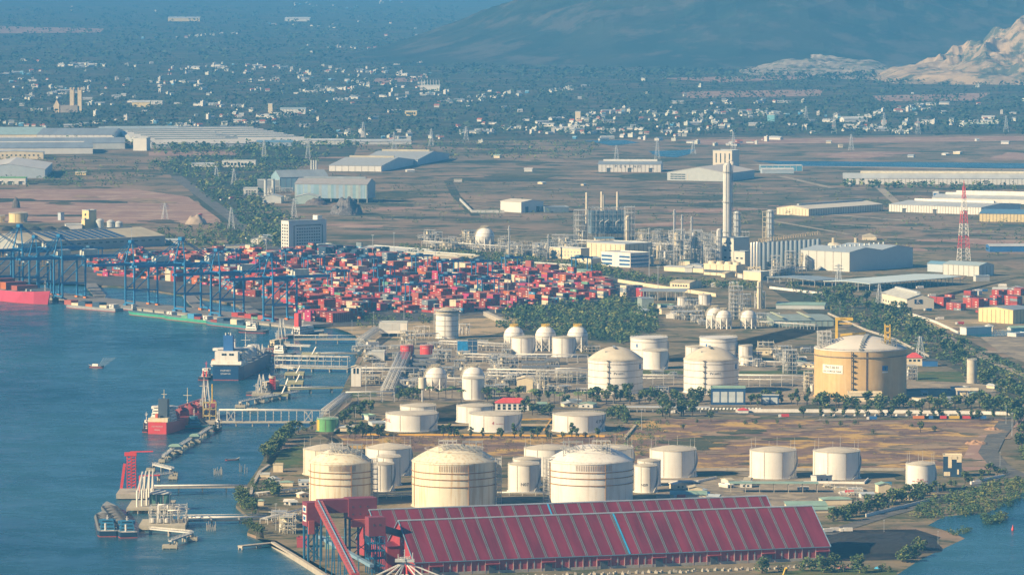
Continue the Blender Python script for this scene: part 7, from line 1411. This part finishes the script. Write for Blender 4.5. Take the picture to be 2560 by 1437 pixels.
for (x0, y0, x1, y1), n in TOWN:
    cl = [(hr.uniform(x0, x1), hr.uniform(y0, y1)) for _ in range(max(3, n//13))]
    for _ in range(n):
        c = hr.choice(cl); px = c[0] + hr.gauss(0, 52); py = c[1] + (px - c[0])*(-.16 + .32*((c[0]*7.3) % 1)) + hr.gauss(0, 1.9)
        if hr.random() < .22: px, py = hr.uniform(x0, x1), hr.uniform(y0, y1)
        if py < 2 or not (x0-40 < px < x1+40): continue
        k = hr.choices(range(8), (20, 10, 14, 9, 12, 6, 12, 9))[0]; hl.append((py, px, k, hr.uniform(-.9, 1.2), hr.uniform(.5, .95)))
hl.sort(reverse=True); MEMO = {}; far = MB(); HMATS = HW + HR
for i, (py, px, k, rz, sc) in enumerate(hl):
    p = G(px, py); lab, pb = HP[k]
    if i < 300:
        zone = 'among trees of the near town, ' + ('left part' if px < 900 else 'middle part' if px < 1700 else 'right part')
        if k not in MEMO: o = MEMO[k] = pb.build('house', HMATS)
        else: o = MEMO[k].copy(); COL.objects.link(o)
        o.location = p; o.rotation_euler = (0, 0, rz); o.scale = (sc,)*3; tag(o, lab + ' ' + zone, 'house', 'houses of the far town')
    else:
        o_ = len(far.v); c, s_ = cos(rz), sin(rz); far.v += [(p.x + (x*c - y*s_)*sc, p.y + (x*s_ + y*c)*sc, z*sc) for x, y, z in pb.v]
        far.f += [tuple(j + o_ for j in f) for f in pb.f]; far.mi += pb.mi; far.sm += pb.sm
tag(far.build('town_houses', HMATS), 'countless small pale houses fading into the haze', 'houses', None, 'stuff')
p = G(172, 282); s = S(p); t = thing('church', 'stone church with a gabled nave and two square towers in the far town', 'church', p, radians(-10)); ST = mat('church_stone', (.30, .26, .22), .8)
b = MB(); b.box(0, 12, 0, 40, 22, 16); b.build('nave', ST, t); roof_mesh(t, 12, 20, 18, 'gable_v', 12, ST).location = (-34, 0, 0); b = MB(); b.box(-28, 10, 0, 12, 20, 18); b.add([(-34, 0, 18), (-22, 0, 18), (-28, 0, 29)], [(0, 1, 2)]); b.build('transept', mat('church_cream', (.62, .50, .32), .7), t)
for x in (6, 24): b = MB(); b.box(x, 8, 0, 9, 9, 50); [b.box(x+e, 8+f, 50, 2, 2, 6) for e in (-3.5, 3.5) for f in (-3.5, 3.5)]; b.build('bell_tower', mat('church_cream', (.62, .50, .32)), t)
bld('blue-roofed white hall in the far town centre', (700, 286), 64, 24, 13, -4, 'gable_u', 3, WLW, FR_, 'hall', 'hall', ribs=8)
t = bld('small stadium stand with a row of roof masts in the far town', (1050, 226), 50, 24, 12, -4, 'flat', 0, WLW, LG_, 'stadium_stand', 'stadium'); L, M, h = t['LMH']; b = MB(); [b.cyl(L*(.06 + .88*k/6), M/2, h, h + 14, .6, seg=6) for k in range(7)]; b.build('roof_mast', W_, t)
bld('long sunlit cream hall with a tower at the top of the picture', (420, 54), 80, 60, 8, -2, 'gable_u', 3, YW_, LG_, 'hall', 'hall'); bld('pale twin sheds at the top of the picture', (712, 54), 62, 60, 7, -3, 'gable_u', 3, WLW, LG_, 'hall', 'hall', n=2)
bld('yellow hall with a pale roof right of the church', (330, 268), 45, 20, 12, -3, 'gable_u', 4, YW_, LG_, 'hall', 'hall'); bld('long white school block in the far town', (352, 262), 54, 18, 9, -3, 'flat', 0, WLW, LG_, 'school', 'building', ribs=9)
bld('small yellow town hall with four windows', (1012, 290), 30, 16, 12, -3, 'flat', 0, YW_, LG_, 'town_hall', 'building', win=[('f', 5, 1, .1, .9, .3, .8, 3, 4)]); bld('tall white tower house in the town right of centre', (1438, 306), 13, 12, 26, -8, 'flat', 0, CR_, LG_, 'tower_house', 'house'); bld('slim cream tower in the left town', (670, 284), 11, 10, 24, -5, 'flat', 0, CR_, LG_, 'tower_house', 'house')
bld('turquoise town house right of the middle', (1918, 306), 18, 12, 18, -8, 'flat', 0, mat('turq', (.22, .52, .56)), LG_, 'house', 'house'); bld('large pale school roof at the right of the town', (2110, 306), 60, 30, 8, 14, 'gable_u', 5, WLW, LG_, 'school', 'building'); bld('long green-roofed hall in the right town', (2410, 318), 90, 24, 6, 22, 'gable_u', 4, WLW, mat('pale_green_roof', (.56, .62, .48)), 'hall', 'hall')
# ---- power pylons and lamp masts
PY = [(1833, 382, 52), (1541, 404, 40), (1643, 400, 50), (1733, 386, 34), (2128, 376, 40), (770, 404, 58), (735, 548, 52), (541, 452, 36), (585, 462, 40), (660, 400, 50), (908, 345, 40), (985, 376, 46), (1078, 366, 44), (2085, 334, 50), (2210, 322, 40), (2015, 300, 34), (2295, 336, 40), (2096, 722, 62), (2198, 780, 70), (412, 548, 40), (578, 572, 54), (1165, 352, 36), (2515, 330, 40), (2300, 900, 60)]
PYM = mat('pylon_grey', (.50, .53, .54), .5)
for i, (x, y, h) in enumerate(PY):
    lattice_mast('power_pylon', 'grey lattice power pylon ' + near(x, y), 'pylon', x, y, h, 8, 1.4, 6, [PYM], 'lattice power pylons', [(.66, 8), (.8, 6.5), (.93, 5)])
def lamp_proto(h):
    t = thing('lamp_mast', '', 'lamp mast', (0, 0, 0)); b = MB(); b.cyl(0, 0, 0, h, .35, .2, 8); b.build('mast', PYM, t); b = MB(); b.box(0, 0, h, 3, 1.6, .8); b.box(0, 0, h-1.2, 2.2, 2.2, .2); b.build('lamp_head', LG_, t); return t
LMPS = [(250, 1.0, 0)]
LP = [(329, 640, 30), (666, 660, 30), (932, 650, 28), (985, 640, 26), (1088, 658, 34), (1262, 700, 30), (1322, 762, 32), (1623, 690, 32), (1645, 742, 34), (1270, 770, 30), (1010, 800, 22), (1148, 835, 22), (934, 815, 16), (880, 832, 14), (690, 1325, 30), (889, 1058, 18), (1604, 1076, 24), (1533, 1010, 14), (1668, 1008, 14), (2100, 790, 16), (2250, 790, 16), (2315, 860, 14), (2360, 880, 14), (2415, 925, 14), (2480, 980, 14), (2510, 1005, 16), (2530, 1090, 26), (2515, 1060, 20), (2080, 1230, 14), (2142, 1272, 18), (2230, 1262, 16), (2345, 1235, 14), (2500, 1165, 16), (2475, 1185, 14), (2210, 1330, 14), (2345, 1362, 16), (2130, 800, 16), (915, 985, 32), (1855, 1000, 16), (2455, 960, 14)]
lp = None
for x, y, h in LP:
    p = G(x, y); k = h*2.2/S(p)/30
    if lp is None: lp = lamp_proto(30); lp.location = p; lp.scale = (k,)*3; tag(lp, 'tall thin lamp mast ' + near(x, y), None, 'lamp masts')
    else: copy_tree(lp, p, 0, 'tall thin lamp mast ' + near(x, y), 'lamp masts', k)
# ---- walls, bunds, pipes on the ground
def wall(label, pts, h, wd, m, name='wall', cat='wall', group=None):
    p = [G(*q) for q in pts]; b = MB()
    for a, c in zip(p, p[1:]): d = (c-a); m_ = (a+c)/2 - p[0]; b.box(m_.x, m_.y, 0, d.length + wd, wd, h, atan2(d.y, d.x))
    return tag(b.build(name, m, loc=p[0]), label, cat, group)
wall('long white boundary wall along the road before the ochre tank', [(1840, 1030), (2100, 1031), (2420, 1035), (2560, 1038)], 3, .8, W_)
wall('white wall edging the tree belt behind the red-roofed house', [(2070, 786), (2166, 828), (2240, 852), (2322, 893)], 2.4, .8, CON_); wall('pale wall running down from the K sign shed', [(2272, 786), (2340, 808), (2395, 834)], 2.6, 1.2, W_); wall('pale wall below the long dust track', [(2180, 776), (2248, 792)], 2.2, 1, WG_)
wall('white fence beside the coal yard road', [(2165, 1292), (2250, 1272), (2330, 1252)], 2.6, .6, W_); wall('pale perimeter wall along the upper edge of the container yard', [(1546, 706), (1650, 722), (1790, 742)], 4, 1.2, CR_); wall('low dark wall behind the three domed tanks', [(1580, 1178), (1800, 1176), (2260, 1176)], 2.2, .8, CON_)
wall('low white bund wall before the field-edge tank', [(1590, 1206), (1745, 1206), (1790, 1196)], 2, .8, W_); wall('low white bund wall under the last domed tank', [(2010, 1208), (2160, 1210), (2170, 1200)], 2, .8, W_); wall('white fence along the lower right road', [(2440, 1206), (2510, 1192)], 2.4, .6, W_)
wall('pale wall of the solar roof warehouse road', [(1150, 502), (1180, 532), (1260, 532)], 4, 1.5, WG_); wall('pale wall along the mangrove foot', [(1586, 780), (1640, 800)], 3, 1.4, CR_); wall('white wall beside the open grey canopy', [(1925, 722), (2060, 738)], 3, 1, W_)
wall('yellow pipe line bordering the low white tanks', [(905, 1088), (1180, 1089), (1420, 1091), (1510, 1092)], 1.6, 1.4, mat('pipe_yellow', (.72, .42, .05), .5), 'pipe_line', 'pipe'); wall('ochre pipe slanting up to the red-lettered tank', [(905, 1088), (962, 1050)], 1.6, 1.6, mat('pipe_ochre', (.60, .42, .18), .6), 'pipe_line', 'pipe'); wall('yellow pipe right of the flame emblem tank', [(1305, 1050), (1380, 1049), (1360, 1076)], 1.4, 1.2, mat('pipe_yellow', (.72, .42, .05)), 'pipe_line', 'pipe')
for lab, pts in (('low earth bund between the red-lettered and flame emblem tanks', [(1096, 1064), (1170, 1064)]), ('low earth bund left of the PVB tank', [(1303, 1064), (1380, 1064)]), ('low earth bund right of the PVB tank', [(1512, 1066), (1590, 1064), (1560, 1100)])): wall(lab, pts, 1.6, 2.2, mat('bund_tan', (.46, .38, .26), .9), 'bund', 'bund', 'earth bunds of the depot')
wall('long elevated conduit along the front of the container yard', [(1240, 782), (1400, 768), (1606, 750)], 4, 1.6, CON_, 'conduit', 'conduit'); wall('pale pipe trestle sloping from the yard to the sand bank', [(1215, 790), (1272, 816)], 5, 5, CON_, 'conduit', 'conduit')
# ---- small working sheds and yard trucks that fill the open ground
sh_r = random.Random(41); SROOF = [('tan', TAN_), ('grey', LG_), ('green', GRN_), ('blue', BLW_), ('white', W_)]; SWALL = [('cream-walled', CR_), ('white-walled', WLW), ('grey-walled', WG_)]; SE2 = set()
for (x0, y0, x1, y1), n_ in (((1660, 1206, 2160, 1262), 9), ((650, 1190, 750, 1290), 6), ((900, 1010, 960, 1070), 3), ((2390, 690, 2560, 745), 5), ((1860, 880, 2040, 926), 5), ((1300, 992, 1460, 1020), 4), ((2280, 960, 2560, 1010), 8), ((900, 862, 990, 960), 4), ((1660, 690, 1860, 720), 5), ((400, 590, 690, 625), 5), ((950, 385, 1480, 470), 8), ((1620, 650, 1760, 690), 4), ((1600, 690, 1690, 800), 4), ((2440, 815, 2560, 850), 3), ((1900, 350, 2560, 395), 9)):
    for _ in range(n_):
        x, y = sh_r.uniform(x0, x1), sh_r.uniform(y0, y1); (rn, rm), (wn, wm) = sh_r.choice(SROOF), sh_r.choice(SWALL); lab = 'small %s shed with a %s roof %s' % (wn, rn, near(x, y))
        if lab in SE2: continue
        SE2.add(lab); k_ = 1 if y > 600 else .5; bld(lab, (x, y), k_*sh_r.uniform(14, 40), sh_r.uniform(7, 16), k_*sh_r.uniform(6, 14), sh_r.uniform(-25, 35), sh_r.choice(('gable_u', 'gable_v', 'flat')), 4*k_, wm, rm, 'work_shed', 'shed', 'small working sheds', win=[('f', 2, 1, .15, .85, .3, .75, 1.6, 1.4)] if y > 850 else None)
# ---- coal, rubble, vehicles
cz = G(2190, 1362); b = MB(); n = 26
for j in range(n+1):
    for i in range(n+1):
        x, y = -46 + 92*i/n, -52 + 104*j/n; e = max(0, 1 - (x/44)**2) * max(0, 1 - (y/50)**2); b.v.append((x, y, -.5 + e**.6*7*(1 + .5*noise.noise(Vector((x*.06, y*.05, 1)))) + e*.8*noise.noise(Vector((x*.3, y*.3, 3)))))
for j in range(n):
    for i in range(n): b.face([j*(n+1)+i, j*(n+1)+i+1, (j+1)*(n+1)+i+1, (j+1)*(n+1)+i])
tag(b.build('coal_heap', BLK_, loc=cz), 'broad black coal heap right of the maroon shed', 'coal heap')
def heap(label, px, py, wpx, hpx, m, name='heap', cat='heap', seed=1, rough=.35):
    p = G(px, py); s = S(p); w = wpx/s/2; h = hpx/s; b = MB(); n = 18
    for j in range(n+1):
        for i in range(n+1): x, y = -1 + 2*i/n, -1 + 2*j/n; e = max(0, 1 - x*x - y*y); b.v.append((x*w, y*w, -.3 + e**.7*h*(1 + rough*noise.noise(Vector((x*3 + seed, y*3, seed)))) + rough*e*h*.3*noise.noise(Vector((x*9, y*9, seed)))))
    for j in range(n):
        for i in range(n): b.face([j*(n+1)+i, j*(n+1)+i+1, (j+1)*(n+1)+i+1, (j+1)*(n+1)+i])
    return tag(b.build(name, m, loc=p), label, cat)
heap('big dark scrap metal heap before the striped mill hall', 866, 536, 84, 38, mat('scrap', (.14, .13, .13), .7, .6, .4), 'scrap_heap', 'scrap heap', 3, .8); heap('smaller brown scrap heap left of the big one', 790, 512, 60, 16, mat('scrap_brown', (.15, .12, .11), .8, .5, .4), 'scrap_heap', 'scrap heap', 5)
heap('tan sand heap on the bare ground left of the straight road', 490, 560, 56, 22, mat('heap_tan', (.40, .32, .24), .9, .2, .1), 'sand_heap', 'sand heap', 6, .3); heap('dark gravel hump at the far left field', 40, 520, 22, 26, mat('heap_dark', (.12, .11, .10), .9), 'gravel_heap', 'gravel heap', 7)
for k, x in enumerate((20, 52, 88, 126, 160)): heap('dark pointed coal pile %s the silo works' % ('cut by the left edge before', 'left of the round tank below', 'under the blue tower of', 'in the middle before', 'closest to the yellow tower of')[k], x, 576, 34, 11, BLK_, 'coal_pile', 'coal pile', 10+k, .1)
heap('pinkish heap of nets beside the maroon shed corner', 2110, 1420, 40, 8, mat('net_pink', (.45, .18, .16), .9, .4, .6), 'net_heap', 'net heap', 8, .6); heap('bright blue tarpaulin heap beside the pink nets', 2196, 1420, 24, 6, mat('tarp_bright', (.06, .35, .60), .6), 'tarpaulin', 'tarpaulin', 9); heap('orange earth spoil beside the dirt track', 2440, 1110, 60, 10, mat('spoil', (.42, .25, .14), .9, .3, .2), 'spoil_heap', 'spoil heap', 12, .6); heap('orange earth bank curling along the dirt track', 2480, 1075, 46, 8, mat('spoil', (.42, .25, .14)), 'spoil_heap', 'spoil heap', 13, .6)
bk = None
for k in range(46):
    x = 1290 + k*16.6 + tr.uniform(-4, 4); y = 1444 - (x-1290)*.034 + tr.uniform(-2, 2); p = G(x, y)
    if bk is None: b = MB(); b.box(0, 0, 0, 2.6, 1.8, 1.5, .2); b.box(.5, .1, 1.5, .9, .9, .7, .5); bk = b.build('concrete_block', CON_); o = bk
    else: o = bk.copy(); COL.objects.link(o)
    o.location = p; o.rotation_euler = (0, 0, tr.uniform(0, 3)); tag(o, 'rough concrete block strewn along the front of the maroon shed', 'concrete block', 'concrete blocks before the maroon shed')
def vehicle(kind, col):
    t = thing(kind, '', 'truck' if kind == 'truck' else 'car' if kind == 'parked_car' else 'train wagon', (0, 0, 0)); b = MB()
    if kind == 'truck': b.box(1, 0, 1, 6.5, 2.5, 2.4); b.build('cargo_body', col, t); b = MB(); b.box(-3.6, 0, .8, 2, 2.4, 2.2); b.build('cab', W_, t)
    elif kind == 'parked_car': b.box(0, 0, .4, 4.6, 1.8, .8); b.box(-.2, 0, 1.2, 2.6, 1.6, .7); b.build('body', col, t)
    else: b.box(0, 0, 1, 13.5, 2.8, 2.9); b.build('body', col, t)
    wn = [-3.2, 2.8] if kind == 'truck' else [-1.4, 1.4] if kind == 'parked_car' else [-5, 5]
    for x in wn:
        for y in (-1, 1): b = MB(); b.lathe([(.45, -.15), (.45, .15)], 0, 0, 8); o = b.build('wheel', DG_, t); o.location = (x, y*.9, .45); o.rotation_euler = (pi/2, 0, 0)
    return t
for lab, x, y, cm, rz in (('white truck at the coal yard corner by the maroon shed', 2066, 1332, W_, .3), ('small white truck behind the coal heap', 2084, 1330, W_, .2), ('white box truck on the coal yard track', 2116, 1330, W_, .1), ('orange truck on the straight road before the mill', 556, 502, ORG_, .9), ('red truck on the straight road verge', 578, 498, RED_, .9), ('white truck following on the straight road', 570, 512, W_, .9), ('white tank lorry under the loading canopy', 2008, 1226, W_, 0), ('small white truck below the truck-loading roof', 1690, 1034, W_, .0), ('red truck by the grey hall doors', 1862, 446, RED_, 0), ('dark blue truck parked before the K sign shed', 2320, 778, BLU_, .3), ('blue truck below the fire water tank', 2215, 1215, mat('cab_blue', (.05, .2, .4)), .2)):
    t = vehicle('truck', cm); t.location = G(x, y); t.rotation_euler = (0, 0, rz); t['label'] = lab
tk_ = {}
for k, (x, y, rz) in enumerate(((780, 760, .6), (870, 745, 2.2), (960, 700, .6), (1010, 730, 2.2), (1090, 762, .6), (1150, 720, .6), (1230, 730, 2.2), (1310, 760, .6), (1400, 730, .6), (2350, 800, .2), (2400, 812, .3), (2460, 730, .2), (2330, 742, .3), (1700, 1246, 0), (1760, 1240, .1), (1900, 1250, .2), (2120, 1236, 0), (2180, 1050, 0), (1560, 1038, 0), (1960, 1044, .1), (2100, 738, .4), (2300, 722, .3), (500, 540, .9), (620, 598, .9), (2440, 1212, .4))):
    c = k % 3; lab = ('white', 'red', 'blue')[c] + ' lorry ' + near(x, y)
    if c not in tk_: t = tk_[c] = vehicle('truck', (W_, RED_, BLU_)[c]); t.location = G(x, y); t.rotation_euler.z = rz; tag(t, lab, None, 'lorries about the yards')
    else: copy_tree(tk_[c], G(x, y), rz, lab)
for k, (x, cm, lab) in enumerate(((2302, ORG_, 'orange'), (2330, BLU_, 'blue'), (2352, RED_, 'red'), (2386, YEL_, 'yellow'), (2418, RED_, 'second red'), (2446, BLU_, 'last blue'))):
    t = vehicle('train_wagon', cm); t.location = G(x, 1048); t.scale = (1.0, 1, .8); t['label'] = lab + ' wagon of the colourful row behind the golden field'; t['group'] = 'colourful wagons by the road'
cp = {}
for k in range(34):
    x = 1730 + k*9 if k < 20 else 2060 + (k-20)*26; y = 1024 if k < 20 else 1040; c = k % 3
    if c not in cp: t = cp[c] = vehicle('parked_car', (W_, LG_, WG_)[c]); t.location = G(x, y); t.rotation_euler.z = 1.2; tag(t, 'pale parked car ' + near(x, y), None, 'cars parked behind the road wall')
    else: copy_tree(cp[c], G(x, y), 1.2, 'pale parked car ' + near(x, y))
t = thing('canal_buoy', 'small red channel buoy on the right lagoon', 'buoy', G(2532, 1325, .4)); b = MB(); b.lathe([(.9, 0), (1.1, .8), (.25, 3.2), (.25, 4)], 0, 0, 10); b.build('float', RED_, t)
# ---------------------------------------------------------------- the air
hm = bpy.data.materials.new('haze_air'); hm.use_nodes = True; n_, l_ = hm.node_tree.nodes, hm.node_tree.links
for x in list(n_):
    if x.type == 'BSDF_PRINCIPLED': n_.remove(x)
pv = n_.new('ShaderNodeVolumePrincipled'); pv.inputs['Color'].default_value = (0.115, 0.475, 1.0, 1); pv.inputs['Density'].default_value = HAZE; pv.inputs['Anisotropy'].default_value = -0.3
l_.new(pv.outputs[0], [x for x in n_ if x.type == 'OUTPUT_MATERIAL'][0].inputs['Volume'])
b = MB(); b.box(0, 35000, -6, 130000, 82000, 996); tag(b.build('haze', hm), kind='stuff')
